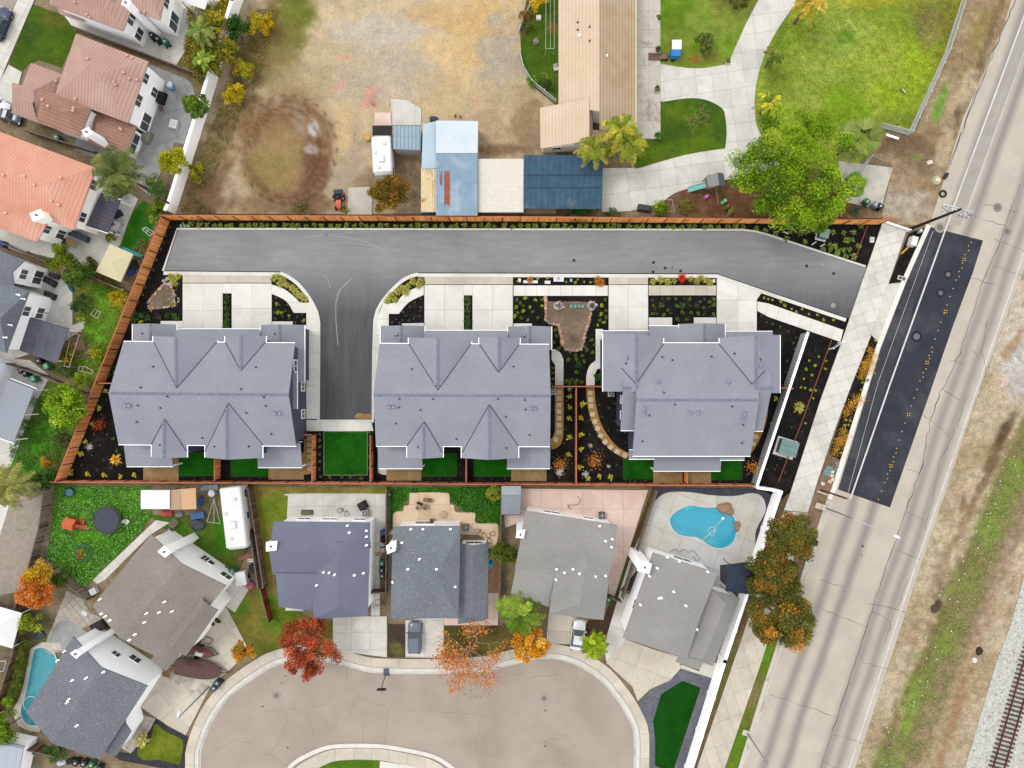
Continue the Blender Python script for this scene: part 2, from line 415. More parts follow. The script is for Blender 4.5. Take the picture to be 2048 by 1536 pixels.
POOL1 = smooth([(1339,1043),(1344,1030),(1357,1020),(1374,1012),(1387,1011),(1409,1015),(1427,1015),(1440,1014),(1454,1020),(1467,1033),(1472,1048),(1472,1068),(1464,1086),(1449,1095),(1434,1096),(1419,1091),(1407,1082),(1392,1074),(1374,1073),(1359,1069),(1347,1060)],2,True)
POOL2 = smooth([(75,1296),(68,1304),(61,1338),(54,1375),(49,1398),(43,1415),(43,1430),(50,1444),(62,1450),(80,1448),(92,1420),(96,1395),(112,1350),(112,1318),(104,1303),(88,1295)],2,True)
grow = lambda poly,d: [tuple(Vector(v)) for v in inset([Vector(p) for p in ccw(poly)],-d)]
# soil under everything
V0 = 700
o = obj('ground',[(-V0,-V0,-2.8),(V0,-V0,-2.8),(V0,V0,-2.8),(-V0,V0,-2.8)],[(0,1,2,3)],G('far_soil',(150,136,108),(128,122,88),.05,(112,120,70),.02));o['kind'] = 'structure'
terrain('yard_soil',[(-120,-120),(2180,-120),(2180,1660),(-120,1660)],(150,132,106),[
    (460,60,130,120,20,(126,118,50),.7),(470,180,60,110,15,(120,100,60),.7),(440,300,60,90,15,(116,96,62),.6),
    (1080,100,50,130,0,(70,104,24),.8),(1500,400,180,60,0,(112,70,40),.8),(1640,400,90,50,0,(104,58,30),.8),
    (30,1090,60,110,0,(168,158,144),.9),(140,620,90,70,0,(120,116,58),.7),(120,900,90,90,0,(84,110,40),.8),
    (60,1300,70,180,0,(96,96,66),.7),(500,1000,80,90,0,(120,116,50),.7),(1400,1480,40,160,15,(126,110,80),.7),
    (1580,1120,60,160,15,(128,104,80),.8),(1660,960,30,60,15,(160,134,110),.8),(440,1250,60,80,0,(96,110,40),.6)],
    z=-.03,step=8,c2=(132,116,88),holes=(grow(POOL1,4),grow(POOL2,4)))
# ---- empty dirt lot to the north
def lot_relief(X,Y):
    rt = sum(np.exp(-((np.hypot(X - 575,(Y - 300) / 1.12) - r) / 2.5) ** 2) for r in (70,80,90,99)) * .07
    d = np.hypot((X - 575) / 1.0,(Y - 300) / 1.12)
    ring = np.exp(-((d - 82) / 16) ** 2) * .35 - np.exp(-((d - 62) / 8) ** 2) * .15 - np.exp(-((d - 100) / 7) ** 2) * .12
    return (ring - rt) * (.6 + .8 * nz(X,Y,.05,3,4)) + .10 * (nz(X,Y,.12,3,8) - .5)
def ring_blobs(cx,cy,r,ry,w,c,al,a0=0,a1=360,n=26):
    return [(cx + r * math.cos(math.radians(a)),cy + ry * math.sin(math.radians(a)),w * 1.6,w,math.degrees(math.atan2(ry * math.cos(math.radians(a)),-r * math.sin(math.radians(a)))),c,al,.35)
            for a in [a0 + (a1 - a0) * i / n for i in range(n)]]
lot = [(350,428),(494,-40),(1062,-40),(1040,60),(1043,130),(1062,170),(1112,212),(1112,428)]
terrain('dirt_lot',lot,(206,184,148),[
    (800,60,190,70,0,(212,190,152),.7),(890,120,70,120,0,(216,188,138),.8),(980,60,60,90,0,(214,180,120),.7),
    (760,110,90,80,0,(196,182,160),.8),(1000,110,40,80,0,(176,166,152),.8),(760,60,120,30,0,(198,190,176),.6),(900,40,90,25,10,(204,166,106),.5),
    (580,40,46,60,10,(122,122,52),.95),(560,90,50,70,20,(126,120,60),.9),(600,20,40,40,0,(110,118,44),.8),
    (545,130,60,50,30,(140,124,76),.8),(510,100,40,110,18,(128,104,62),.7),(475,215,40,60,20,(132,106,70),.8),(430,310,50,80,20,(128,104,72),.85),(400,390,60,50,0,(120,92,62),.85),
    (600,170,70,40,0,(172,152,112),.7),(660,130,60,60,0,(190,172,138),.6),
    (575,300,98,112,0,(142,108,76),.98,.12),(560,320,52,62,15,(160,136,92),.9,.4),(530,345,45,40,0,(142,128,72),.6),
    (555,410,130,22,0,(132,106,78),.8),(620,395,40,30,0,(112,82,56),.6),(630,330,26,60,5,(106,74,48),.75),(600,250,14,30,-10,(168,146,124),.7),
    (625,258,14,14,0,(206,196,190),.9),(622,300,12,10,0,(190,178,172),.7),(557,204,10,7,-20,(216,188,164),.9),
    (700,330,30,90,0,(178,160,136),.7),(690,250,18,60,5,(214,184,132),.7),(720,180,60,30,0,(182,168,146),.6),(820,150,60,50,0,(190,178,158),.7),
    (985,250,50,60,0,(184,158,122),.7),(1020,200,40,50,0,(196,174,140),.7),(1060,260,36,80,0,(150,122,92),.75),(1000,300,50,12,0,(120,92,66),.7),
    (800,360,60,60,0,(126,96,72),.8),(750,380,40,40,0,(136,112,80),.6),(870,170,50,30,0,(196,172,134),.6),(770,180,30,18,0,(206,180,160),.6),(745,205,20,26,0,(190,160,138),.6),(690,115,20,3.5,10,(224,156,138),.8,.2),(682,173,22,4,-32,(224,152,136),.8,.2),(735,197,30,7,-64,(222,156,142),.8,.2),(748,210,5,5,0,(196,96,90),.9,.2),(953,208,4,16,0,(216,168,150),.6,.2)]
    + ring_blobs(575,298,84,96,9,(116,82,54),.5) + ring_blobs(577,300,97,108,3.5,(104,72,46),.6) + ring_blobs(574,300,90,102,3,(160,128,96),.5,0,360,40) + ring_blobs(570,300,70,84,3.5,(100,68,44),.6,190,430) + ring_blobs(566,300,58,72,3,(118,86,58),.5,190,400),
    z=.07,step=5,c2=(190,172,142),relief=lot_relief,nvar=.12,mat=SMOOTHSOIL)
# ---- lawns and weed yards
GRZ = [.004]
def GR(n,p,c,bl=(),z=None,st=6,c2=None,**k):
    GRZ[0] += .0012;return terrain(n,p,c,bl,GRZ[0] if z is None else z,st,c2=c2,**k)
GR('lawn',[(65,8),(120,28),(160,60),(148,83),(123,135),(78,120),(58,128),(45,143),(18,128)],(80,106,18),[(110,40,26,16,20,(112,104,40),.7),(95,90,26,30,0,(84,110,20),.6)],c2=(64,94,14))
GR('lawn',smooth([(1322,-60),(1322,128),(1374,136),(1409,136),(1456,128),(1469,98),(1494,43),(1521,-5),(1545,-60)],3),(116,150,40),
   [(1350,20,36,50,0,(92,128,20),.7),(1460,20,40,60,30,(142,150,64),.7),(1480,0,50,20,0,(96,84,40),.6),(1410,118,36,14,0,(140,120,60),.6),(1350,100,30,40,0,(128,136,44),.5),(1389,120,10,8,0,(150,96,50),.8)],c2=(132,152,56))
GR('lawn',smooth([(1270,336),(1270,277),(1319,277),(1319,205),(1374,197),(1411,200),(1444,217),(1451,240),(1453,270),(1450,297),(1369,310),(1296,328)],3,True),(84,112,14),[(1400,290,50,20,0,(100,126,20),.6),(1340,230,30,20,0,(92,120,18),.5)],c2=(66,96,10))
ne = smooth([(1590,-60),(1588,12),(1561,50),(1536,94),(1519,140),(1510,185),(1510,225),(1519,265)],4) + [(1560,330),(1700,345),(1742,300),(1760,256),(1822,268),(1836,240),(1858,190),(1896,107),(1936,-5),(1955,-60)]
GR('front_lawn',ne,(162,176,64),[
    (1600,160,70,60,0,(156,174,78),.7),(1560,140,40,60,0,(108,140,36),.6),(1680,60,60,60,0,(150,168,76),.8),(1790,30,90,36,10,(124,146,40),.7),(1740,5,70,12,0,(172,164,50),.6),
    (1685,205,52,34,20,(120,160,20),.8),(1660,240,70,20,0,(116,150,28),.7),(1840,120,44,50,20,(156,182,36),.8),(1790,190,50,30,0,(146,176,34),.7),(1870,30,50,40,20,(120,112,50),.8),(1860,70,18,40,20,(150,122,80),.6),
    (1900,60,14,90,20,(134,128,48),.8),(1800,245,60,20,0,(124,140,50),.7),(1690,75,22,18,0,(86,128,30),.7),(1640,100,40,30,0,(130,156,60),.6),(1545,230,20,40,0,(92,140,26),.6),(1560,60,14,30,30,(100,120,40),.6)],c2=(140,160,52),st=5,nvar=.34,nsc=.2)
GR('side_lawn',smooth([(1040,110),(1062,-30),(1114,-30),(1116,200),(1100,196),(1064,168),(1048,140)],3,True),(84,112,28),[(1050,30,16,40,0,(120,96,46),.7),(1105,55,10,14,0,(136,104,54),.7),(1075,170,24,20,0,(58,84,22),.6)],c2=(70,100,20))
# weedy backyards, left and below
GR('weed_lawn',[(116,972),(300,972),(305,1030),(285,1060),(160,1185),(92,1125),(104,1040)],(92,152,34),[(150,1030,40,40,0,(110,170,46),.6),(230,1110,50,40,-40,(66,132,22),.7),(250,990,50,20,0,(104,160,50),.6),(200,1130,26,14,0,(112,118,60),.5),(120,1140,20,40,30,(120,170,50),.5)],c2=(66,124,24),nvar=.4,nsc=.2,st=5)
GR('weed_lawn',[(300,1030),(440,1030),(500,1090),(470,1160),(380,1085),(330,1060)],(78,116,26),[(450,1070,26,40,0,(60,128,20),.8),(400,1010,80,30,0,(110,100,70),.8),(490,1120,20,50,10,(110,96,66),.8)],c2=(92,110,40))
GR('weed_lawn',[(20,880),(70,790),(100,760),(160,780),(160,830),(110,962),(20,962)],(92,120,44),[(85,880,30,40,30,(82,156,34),.9),(60,930,30,30,0,(76,150,40),.8),(110,930,26,30,0,(86,92,50),.8),(85,800,12,40,20,(106,112,44),.7),(95,925,14,10,0,(196,150,40),.6)],c2=(80,104,40),nvar=.35)
GR('garden_lawn',[(240,500),(262,430),(286,400),(318,420),(290,500),(280,520)],(52,118,16),[(285,440,18,50,10,(36,104,10),.7),(300,420,14,20,0,(110,124,40),.6)],c2=(64,126,20))
GR('garden_lawn',[(168,570),(226,565),(250,610),(232,680),(205,740),(190,740),(185,700),(165,660),(150,620)],(112,150,34),[(200,585,16,30,0,(112,182,44),.8),(215,645,22,40,20,(104,164,44),.8),(190,665,20,14,0,(108,166,44),.7),(235,600,12,30,0,(186,160,30),.7),(175,620,20,30,0,(92,112,46),.7)],c2=(126,140,46),nvar=.35)
GR('garden_lawn',[(120,700),(205,735),(200,770),(180,772),(105,748)],(126,128,54),[(150,730,24,20,0,(92,110,40),.6),(180,755,20,12,0,(112,150,40),.7)],c2=(104,112,50))
GR('back_lawn',[(500,974),(776,974),(776,992),(576,992),(574,1040),(560,1042),(545,1100),(556,1235),(530,1200),(512,1080)],(128,130,48),[(545,1010,30,40,0,(112,138,32),.7),(520,985,30,12,0,(150,120,70),.6),(620,982,60,8,0,(136,122,64),.6),(530,1120,16,70,0,(122,128,40),.6)],c2=(146,130,70))
GR('front_yard_lawn',[(452,1215),(500,1170),(560,1200),(622,1240),(666,1244),(666,1302),(625,1305),(560,1297),(512,1314),(500,1300)],(104,122,36),[(560,1230,40,20,0,(92,122,28),.7),(480,1210,24,20,0,(86,138,26),.7),(530,1280,40,16,-20,(132,124,50),.7),(605,1270,40,26,0,(84,86,36),.6),(540,1190,20,16,0,(86,160,24),.8)],c2=(126,120,52))
GR('weed_lawn',[(779,974),(1003,974),(1003,1064),(958,1048),(900,1000),(820,990),(790,1040),(780,1060)],(60,118,26),[(830,982,50,12,0,(88,156,46),.7),(800,1008,16,18,0,(80,160,50),.8),(950,1010,30,24,0,(62,88,30),.6),(965,1035,20,20,0,(92,110,40),.6)],c2=(44,92,22),nvar=.4,nsc=.2)
GR('flower_bed',[(776,1248),(811,1248),(811,1314),(776,1314)],(92,78,64),[(795,1300,16,14,0,(116,112,62),.8)],c2=(76,64,54))
GR('front_yard_lawn',[(889,1252),(998,1252),(1025,1240),(1060,1262),(1060,1300),(982,1309),(889,1316)],(92,84,40),[(960,1260,40,16,0,(74,80,34),.7),(1020,1280,30,26,0,(106,92,50),.7),(985,1295,20,14,0,(90,108,30),.7)],c2=(112,92,52))
GR('flower_bed',[(1150,1240),(1206,1240),(1222,1200),(1238,1180),(1243,1200),(1212,1268),(1180,1300),(1150,1290)],(92,66,50),[(1225,1200,10,20,20,(70,96,30),.8)],c2=(78,58,44))
GR('hedge_strip',[(1304,978),(1312,976),(1242,1178),(1222,1195)],(76,100,34),[(1275,1060,6,60,18,(96,70,44),.7)],c2=(98,76,46))
GR('front_garden_lawn',smooth([(312,1448),(330,1462),(352,1472),(366,1482),(364,1510),(358,1528),(340,1525),(318,1519),(290,1520),(276,1510),(278,1494),(300,1486),(304,1465)],3,True),(110,122,30),[(330,1490,30,20,0,(126,134,36),.7)],c2=(96,112,24),z=.055)
GR('island_lawn',[(614,1560),(625,1530),(662,1521),(700,1519),(762,1521),(757,1560)],(80,116,24),c2=(100,122,34))
# verge strips by the pavement
GR('verge_grass',[(1545,1252),(1573,1255),(1537,1366),(1484,1538),(1475,1560),(1440,1560),(1450,1536),(1521,1327)],(98,126,34),[(1500,1390,16,30,15,(140,122,86),.8),(1530,1310,12,30,15,(92,140,26),.6),(1470,1500,20,40,15,(92,130,30),.6)],c2=(116,120,50))
GR('verge_soil',[(1617,1025),(1637,960),(1656,908),(1680,918),(1652,1000),(1612,1150),(1575,1252),(1545,1250)],(150,122,102),[(1640,1010,14,20,15,(120,108,66),.7),(1600,1150,16,60,15,(122,102,80),.7)],c2=(128,104,84))
GR('verge_soil',[(1560,1002),(1580,985),(1567,1022),(1486,1268),(1393,1540),(1386,1560),(1370,1560),(1480,1230)],(126,104,78),[(1450,1340,14,90,17,(104,112,50),.7),(1410,1460,12,60,17,(120,106,66),.6),(1480,1250,10,30,17,(116,80,56),.7)],c2=(108,94,62))
# ---- verge, dirt and rough grass right of the main road, north-east shoulder
terrain('roadside_shoulder',[(1936,-40),(1898,107),(1860,190),(1826,276),(1760,260),(1742,312),(1786,330),(1764,430),(1768,446),(1860,452),(1886,375),(1928,237),(2010,50),(2040,-40)],
        (176,154,122),[(1960,60,22,50,18,(146,134,74),.8),(1935,130,20,40,18,(150,130,92),.7),(1880,210,14,40,18,(96,158,36),.8),(1870,280,30,30,0,(142,118,84),.7),(1800,290,50,24,0,(112,88,64),.8),(1840,320,50,30,0,(128,108,84),.7),(1832,315,12,8,0,(110,150,60),.7),
                          (1990,40,9,60,20,(132,110,80),.8),(1960,130,9,60,20,(120,104,76),.8),(1930,200,10,50,20,(112,96,70),.8),(1905,260,8,50,18,(104,90,66),.8),(1935,180,16,40,20,(206,186,152),.7),(1890,290,14,50,18,(204,182,150),.7),(1800,410,60,40,0,(186,176,160),.8),(1800,370,30,20,0,(166,142,112),.7),(1780,440,16,10,0,(168,96,50),.7),(1900,60,10,60,20,(206,180,150),.4)],z=.0,step=5,c2=(160,136,104),nvar=.3,nsc=.12)
def verge_relief(X,Y): return .12 * (nz(X,Y,.08,3,2) - .5) * (X > 1850 - (Y - 768) * .1)
vb = []
for i in range(26):                       # a long band of weeds between the shoulder and the track
    t = i / 25;x = 2070 - 300 * t;y = 860 + 690 * t
    vb.append((x,y,34,46,25,[(128,132,72),(122,140,60),(138,122,84),(118,128,62)][i % 4],.7,.8))
    vb.append((x + 34,y + 12,20,40,25,(148,128,98),.7,.8));vb.append((x - 20,y - 8,10,26,25,(124,106,74),.55,1.0))
vb += [(2000,1010,16,30,20,(122,150,58),.7),(2030,950,20,40,20,(120,146,60),.7),(1975,1060,26,34,0,(122,148,58),.6),(1820,1420,12,50,15,(132,164,56),.7),(1835,1380,14,30,15,(134,160,60),.6),(1900,1290,24,30,0,(124,146,60),.5),
       (1990,900,12,60,22,(112,88,62),.75),(2010,860,9,40,30,(92,70,50),.8),(1970,960,9,60,28,(120,92,66),.8),(1930,1040,8,70,25,(150,122,90),.7),(1885,1130,12,60,20,(156,132,100),.6),(1925,1010,5,20,10,(120,92,70),.8),(1935,850,4,70,10,(166,134,100),.5),
       (2010,640,60,110,15,(206,194,176),.8),(2036,720,30,70,15,(200,196,188),.9),(2030,770,20,30,0,(196,190,184),.8),(2026,690,10,40,30,(166,134,96),.8),(2000,790,20,40,10,(210,186,160),.6),
       (1945,1310,10,60,17,(170,140,112),.8),(1980,1220,12,60,17,(170,144,118),.8),(2010,1120,14,60,17,(172,150,126),.7),(1912,1420,10,70,17,(166,132,104),.8),(1880,1520,10,60,17,(160,130,100),.8),(1875,1210,9,12,0,(70,58,46),.9),(1880,1185,12,30,10,(104,90,66),.6),
       (1800,1440,6,40,15,(190,160,124),.5),(1820,1310,5,40,15,(150,128,100),.6),(1960,1180,10,30,20,(134,128,80),.6)]
terrain('railway_verge',[(2180,170),(2046,545),(1963,768),(1838,1143),(1711,1536),(1700,1570),(2180,1570)],(192,176,146),vb,z=.04,step=5,c2=(172,152,120),relief=verge_relief,nvar=.32,nsc=.12)
# ---- main road
def road_mat(name,c1,c2,cw,bands):
    m,nt,bs = newmat(name);tc = N(nt,'TexCoord').outputs['Object']
    a = math.atan2(1152,395)             # across-road axis
    mp = N(nt,'Mapping',vector_type='POINT');ox = P(1897,768)
    sub = N(nt,'VectorMath',operation='SUBTRACT');nt.links.new(tc,sub.inputs[0]);sub.inputs[1].default_value = (ox.x,ox.y,0)
    dot = N(nt,'VectorMath',operation='DOT_PRODUCT');nt.links.new(sub.outputs[0],dot.inputs[0]);dot.inputs[1].default_value = (.946,-.3245,0)
    u = dot.outputs['Value']
    wob = rmp(nt,noi(nt,tc,.06,3),.3,.7,-.25,.25)
    ua = N(nt,'Math',operation='ADD');nt.links.new(u,ua.inputs[0]);nt.links.new(wob,ua.inputs[1])
    out = mixc(nt,rmp(nt,noi(nt,tc,.3,6,.6),.35,.65),lin(c1),lin(c2))
    for pos,hw,al in bands:
        d = N(nt,'Math',operation='SUBTRACT');nt.links.new(ua.outputs[0],d.inputs[0]);d.inputs[1].default_value = pos
        ab = N(nt,'Math',operation='ABSOLUTE');nt.links.new(d.outputs[0],ab.inputs[0])
        f = rmp(nt,ab.outputs[0],hw,hw * .15,0,al)
        out = mixc(nt,f,out,lin(cw))
    fn = noi(nt,tc,10,3,.7);g = rmp(nt,fn,.25,.75,.88,1.12)
    hv = N(nt,'HueSaturation');nt.links.new(g,hv.inputs['Value']);nt.links.new(out,hv.inputs['Color'])
    nt.links.new(hv.outputs[0],bs.inputs['Base Color']);bs.inputs['Roughness'].default_value = .85;bump(nt,bs,fn,.2,.02)
    return m
road_l = [(2040,-60),(2023,0),(2008,50),(1926,237),(1883,375),(1858,454),(1811,564),(1761,694),(1671,980),(1656,993),(1611,1148),(1573,1252),(1536,1366),(1484,1536),(1476,1562)]
road_r = [(2190,170),(2046,545),(1963,768),(1836,1152),(1711,1536),(1703,1562)]
OLD = road_mat('old_concrete_road',(206,196,180),(194,184,168),(140,136,130),[(-6.7,1.0,.8),(-4.0,1.0,.85),(.75,1.1,.75),(2.55,1.0,.75),(-7.6,.7,.0)])
road = sheet('road',road_l + road_r[::-1] + [(2190,-60)],OLD,.004)
NEW = G('new_asphalt',(54,57,67),(64,67,76),.5,(86,88,94),.2,7,.3,.8,.4,lo3=.5,hi3=.78)
patch = [(1861,454),(1966,481),(1946,544),(1908,646),(1886,709),(1866,768),(1806,940),(1780,1015),(1676,979),(1761,698),(1811,568)]
sheet('asphalt_patch',patch,NEW,.010,parent=road)
sheet('asphalt_patch',[(1861,454),(1880,459),(1800,690),(1752,830),(1700,986),(1676,979),(1761,698),(1811,568)],G('worn_asphalt',(76,78,84),(62,64,70),.5,(92,94,100),.2,10,.18,.82,.25),.014,parent=road)
sheet('asphalt_patch',[(2048,40),(2048,112),(1946,384),(1920,452),(1893,450),(1918,384)],G('grey_asphalt',(182,176,166),(172,166,156),.4,(190,182,170),.2,10,.15,.85,.2),.009,parent=road)
def mark(pts,wd,z=.02,mat=None,name='road_marking',par=None):
    mb = MB();mb.strip([P(*p) for p in pts],wd,z);return mb.build(name,mat or MAT['line'],par or road,world=True)
mark([(2060,0),(1918,384),(1892,456),(1780,768),(1701,997)],.2)
mark([(2110,-60),(2048,105),(1946,384),(1930,430)],.08)
mark([(2090,400),(2048,506),(1958,765),(1824,1152),(1698,1536),(1690,1562)],.14)
mark([(1866,462),(1755,768),(1696,985)],.05,.021,MAT['kerb'],'gutter_joint')
mark([(2060,-60),(2040,-10)],.2)
def crack(pts,wd=.07,j=3,par=None,z=.0125,c=(104,98,88)):
    out = []
    for i in range(len(pts) - 1):
        a,b = pts[i],pts[i + 1];n = max(2,int(math.hypot(b[0] - a[0],b[1] - a[1]) / 12))
        for k in range(n): t = k / n;out.append((a[0] + (b[0] - a[0]) * t + random.uniform(-j,j),a[1] + (b[1] - a[1]) * t + random.uniform(-j,j)))
    out.append(pts[-1]);mb = MB()
    mb.strip([P(*p) for p in out],[wd * random.uniform(.4,1.3) for _ in out],z)
    return mb.build('crack',M(c,.95),par or road,world=True)
crack([(2040,370),(1996,494),(1976,539),(1966,562)],.09,1.2)
crack([(1966,562),(1946,624),(1918,706),(1898,759),(1881,785),(1861,835),(1848,918),(1813,1018)],.11,3)
crack([(1813,1018),(1766,1152),(1701,1352),(1641,1536),(1634,1562)],.1,1)
for a in [[(1946,556),(1965,562),(1990,568)],[(1900,720),(1930,730)],[(1881,775),(1918,800)],[(1848,830),(1862,840),(1900,872)],[(1812,938),(1838,948),(1848,925)],[(1810,1024),(1850,1040)],[(1790,1100),(1840,1120)],
          [(1640,1160),(1690,1175)],[(1645,1218),(1735,1255)],[(1735,1207),(1815,1225)],[(1745,1225),(1780,1240),(1780,1262)],[(1540,1388),(1620,1415),(1672,1435)],[(1664,1468),(1726,1487)],[(1644,1520),(1670,1536)],[(1725,1325),(1775,1338)],
          [(2008,768),(1990,820),(1962,700)],[(1910,858),(1880,920),(1868,990),(1850,1060)],[(1935,790),(1912,856),(1940,864)],[(1815,1160),(1795,1210),(1778,1250),(1770,1290)],[(1946,700),(1960,720),(1975,640)],[(1990,480),(2048,502)],[(1936,430),(2010,450)],[(1985,530),(2046,552)],[(1968,408),(1990,412)],[(2010,418),(2036,424)],[(1850,620),(1946,640)][:0] or [(1946,640),(1975,650)]]:
    crack(a,.055,2)
crack([(2030,0),(1960,170),(1900,330)],.12,2,c=(120,112,100));crack([(2022,20),(1950,190),(1895,340)],.08,2,c=(120,112,100))
# raised yellow markers on the patch
ym = M((240,190,60),.5);YP = [(1943,475),(1942,485),(1937,492),(1937,501),(1930,509),(1925,526),(1924,536),(1918,543),(1918,553),(1912,560),(1906,577),(1900,593),(1894,610),(1888,627),(1882,644),(1876,661),(1870,678),(1864,695),(1864,704),(1858,711),(1859,717),(1852,738),(1846,745),(1846,754),(1840,762),(1834,779),(1828,796),(1822,812),(1810,846),(1804,863),(1798,880),(1793,897),(1792,906),(1787,914),(1787,923),(1780,941),(1775,948),(1775,957),(1769,965),(1763,982),(1757,999),(1751,1016),(1946,450),(1949,440)]
Q4 = [(1928,519),(1891,623),(1854,725),(1817,829),(1782,932)]
base = MB().box((0,0,.014),(.14,.14,.028),0,None,.7)
bme = base.build('pavement_marker',ym,road);bme.data.name = 'pavement_marker'
allp = YP + [(x + dx,y + dy) for x,y in Q4 for dx in (-2.2,2.2) for dy in (-2.2,2.2)]
for i,p in enumerate(allp):
    o = bme if i == 0 else bme.copy()
    if i: COL.objects.link(o)
    v = P(*p);o.location = (v.x,v.y,.012);o.rotation_euler.z = .34
# manholes
def manhole(x,y,r=.36,collar=None,par=None,c=(132,126,116),cc=None,z=.016):
    p = P(x,y);n = 20
    if collar:
        mb = MB();ring = [(p.x + math.cos(i / n * 6.283) * collar,p.y + math.sin(i / n * 6.283) * collar) for i in range(n)]
        mb.prism(ring,z - .006,z + .002);mb.build('manhole_collar',M(cc or (176,168,154),.9,sc=6),par or road,world=True)
    mb = MB();mb.prism([(p.x + math.cos(i / n * 6.283) * r,p.y + math.sin(i / n * 6.283) * r) for i in range(n)],z,z + .012)
    for k in range(-2,3): mb.box((p.x,p.y + k * r * .33,z + .015),(r * 1.2,r * .1,.006))
    return mb.build('manhole_cover',M(c,.7,.3),par or road,world=True)
manhole(1995,415,.34,.62,cc=(150,142,130));manhole(2014,463,.34,.66,cc=(160,152,140));manhole(1940,430,.3,.4);manhole(1880,455,.4,.7,cc=(170,160,146))
for q in [(1896,549),(1881,586)]: manhole(*q,.3,.62,c=(120,122,128),cc=(34,36,42),z=.02)
manhole(1833,673,.42,.75,c=(118,120,128),cc=(30,32,38),z=.02);manhole(1798,617,.14,None,c=(90,90,90),z=.13)
manhole(1725,1092,.16,None,c=(90,86,80));manhole(1723,1110,.08,None,c=(70,66,60))
# kerbs on the main road
strip3('kerb',[(1861,452),(1811,564),(1761,692),(1671,980),(1662,1000)],9,MAT['conc_new'],.13,.15,1)
strip3('kerb',[(1660,1002),(1611,1148),(1573,1252),(1536,1366),(1484,1536),(1476,1562)],8,MAT['conc_old'],.12,.14,1)
strip3('gutter',[(1660,1002),(1611,1148),(1573,1252),(1536,1366),(1484,1536),(1476,1562)],5,MAT['kerb'],.015,.02,-1)
# pavement (sidewalk) along the main road
slabs('sidewalk',[(1764,446),(1812,462),(1776,568),(1742,670),(1703,768),(1672,850),(1635,960),(1615,1025),(1567,1020),(1580,985),(1640,800),(1680,690)],MAT['conc'],.13,1.55,1.5,18.5,(1764,446))
slabs('driveway_apron',[(1776,568),(1811,565),(1761,692),(1742,670)],MAT['conc'],.126,2.6,4.0,18.5,(1776,568))
slabs('sidewalk',[(1567,1021),(1615,1026),(1545,1250),(1521,1327),(1449,1536),(1440,1562),(1384,1562),(1393,1536),(1486,1267)],MAT['conc_warm'],.12,1.5,3.0,17.5,(1567,1021))
# ---- development ground
dev = [(334,428),(1766,437),(1762,450),(1680,690),(1640,800),(1580,985),(1560,1000),(1508,971),(108,965)]
sheet('mulch_bed',dev,MAT['mulch'],.03)
arcL = smooth([(560,543),(577,550),(600,567),(622,595),(636,622),(641,645)],4)
arcR = smooth([(747,641),(754,616),(772,589),(800,561),(820,550),(837,545)],4)
proad = [(330,541),(356,460),(1484,462),(1510,465),(1536,472),(1736,536),(1701,638),(1536,582),(1434,547)] + arcR[::-1] + [(744,768),(744,838),(640,838),(641,700)] + arcL[::-1]
def pr_mat():
    m,nt,bs = newmat('private_road_asphalt');tc = N(nt,'TexCoord').outputs['Object']
    mp = N(nt,'Mapping');mp.inputs['Scale'].default_value = (.25,1.6,1);nt.links.new(tc,mp.inputs[0])
    mp2 = N(nt,'Mapping');mp2.inputs['Scale'].default_value = (1.4,.16,1);nt.links.new(tc,mp2.inputs[0])
    sx = N(nt,'SeparateXYZ');nt.links.new(tc,sx.inputs[0])
    stem = rmp(nt,sx.outputs[1],15.8,9.5)                # the stub down to the houses is newer and darker
    grey = mixc(nt,rmp(nt,noi(nt,mp.outputs[0],1,6,.65),.3,.7),lin((140,141,142)),lin((160,160,160)))
    dark = mixc(nt,rmp(nt,noi(nt,mp2.outputs[0],1,6,.65),.3,.7),lin((70,71,75)),lin((96,96,98)))
    big = rmp(nt,noi(nt,tc,.12,4,.6,.3),.4,.72,0,.55)
    out = mixc(nt,stem,mixc(nt,big,grey,lin((122,123,128))),dark)
    g = rmp(nt,noi(nt,tc,12,3,.7),.25,.75,.9,1.1)
    hv = N(nt,'HueSaturation');nt.links.new(g,hv.inputs['Value']);nt.links.new(out,hv.inputs['Color'])
    nt.links.new(hv.outputs[0],bs.inputs['Base Color']);bs.inputs['Roughness'].default_value = .85
    return m
prd = sheet('private_road',proad,pr_mat(),.036)
tyre = M((168,168,170),.9)
for pts,wd in [([(648 + 0,550),(658,565),(660,575)],.1),([(672,605),(680,580),(695,565),(705,556)],.12),([(672,605),(672,640),(676,690)],.1),([(600,478),(650,470),(720,480),(770,500)],.12),([(650,470),(750,463),(765,478)],.08),([(700,486),(745,492),(770,505)],.1)]:
    mark([(x,y) for x,y in smooth(pts,5)],wd,.0405,tyre,'tyre_scuff',prd)
for q in [(1148,521),(1307,525),(1330,536),(1361,542),(1345,535),(1306,544),(1613,532),(1667,547)]: manhole(*q,.2 if q[0] not in (1345,) else .1,None,prd,(52,52,54),z=.038)
for q in [(550,519),(1646,528),(1666,611)]: manhole(*q,.33,None,prd,(166,166,164),z=.037)
manhole(748,483,.05,None,prd,(40,40,40),z=.037)
spill = sheet('sand_spill',smooth([(710,836),(712,829),(720,826),(730,828),(738,827),(743,831),(743,837),(725,838)],3,True),MAT['decomposed'],.041,parent=prd)
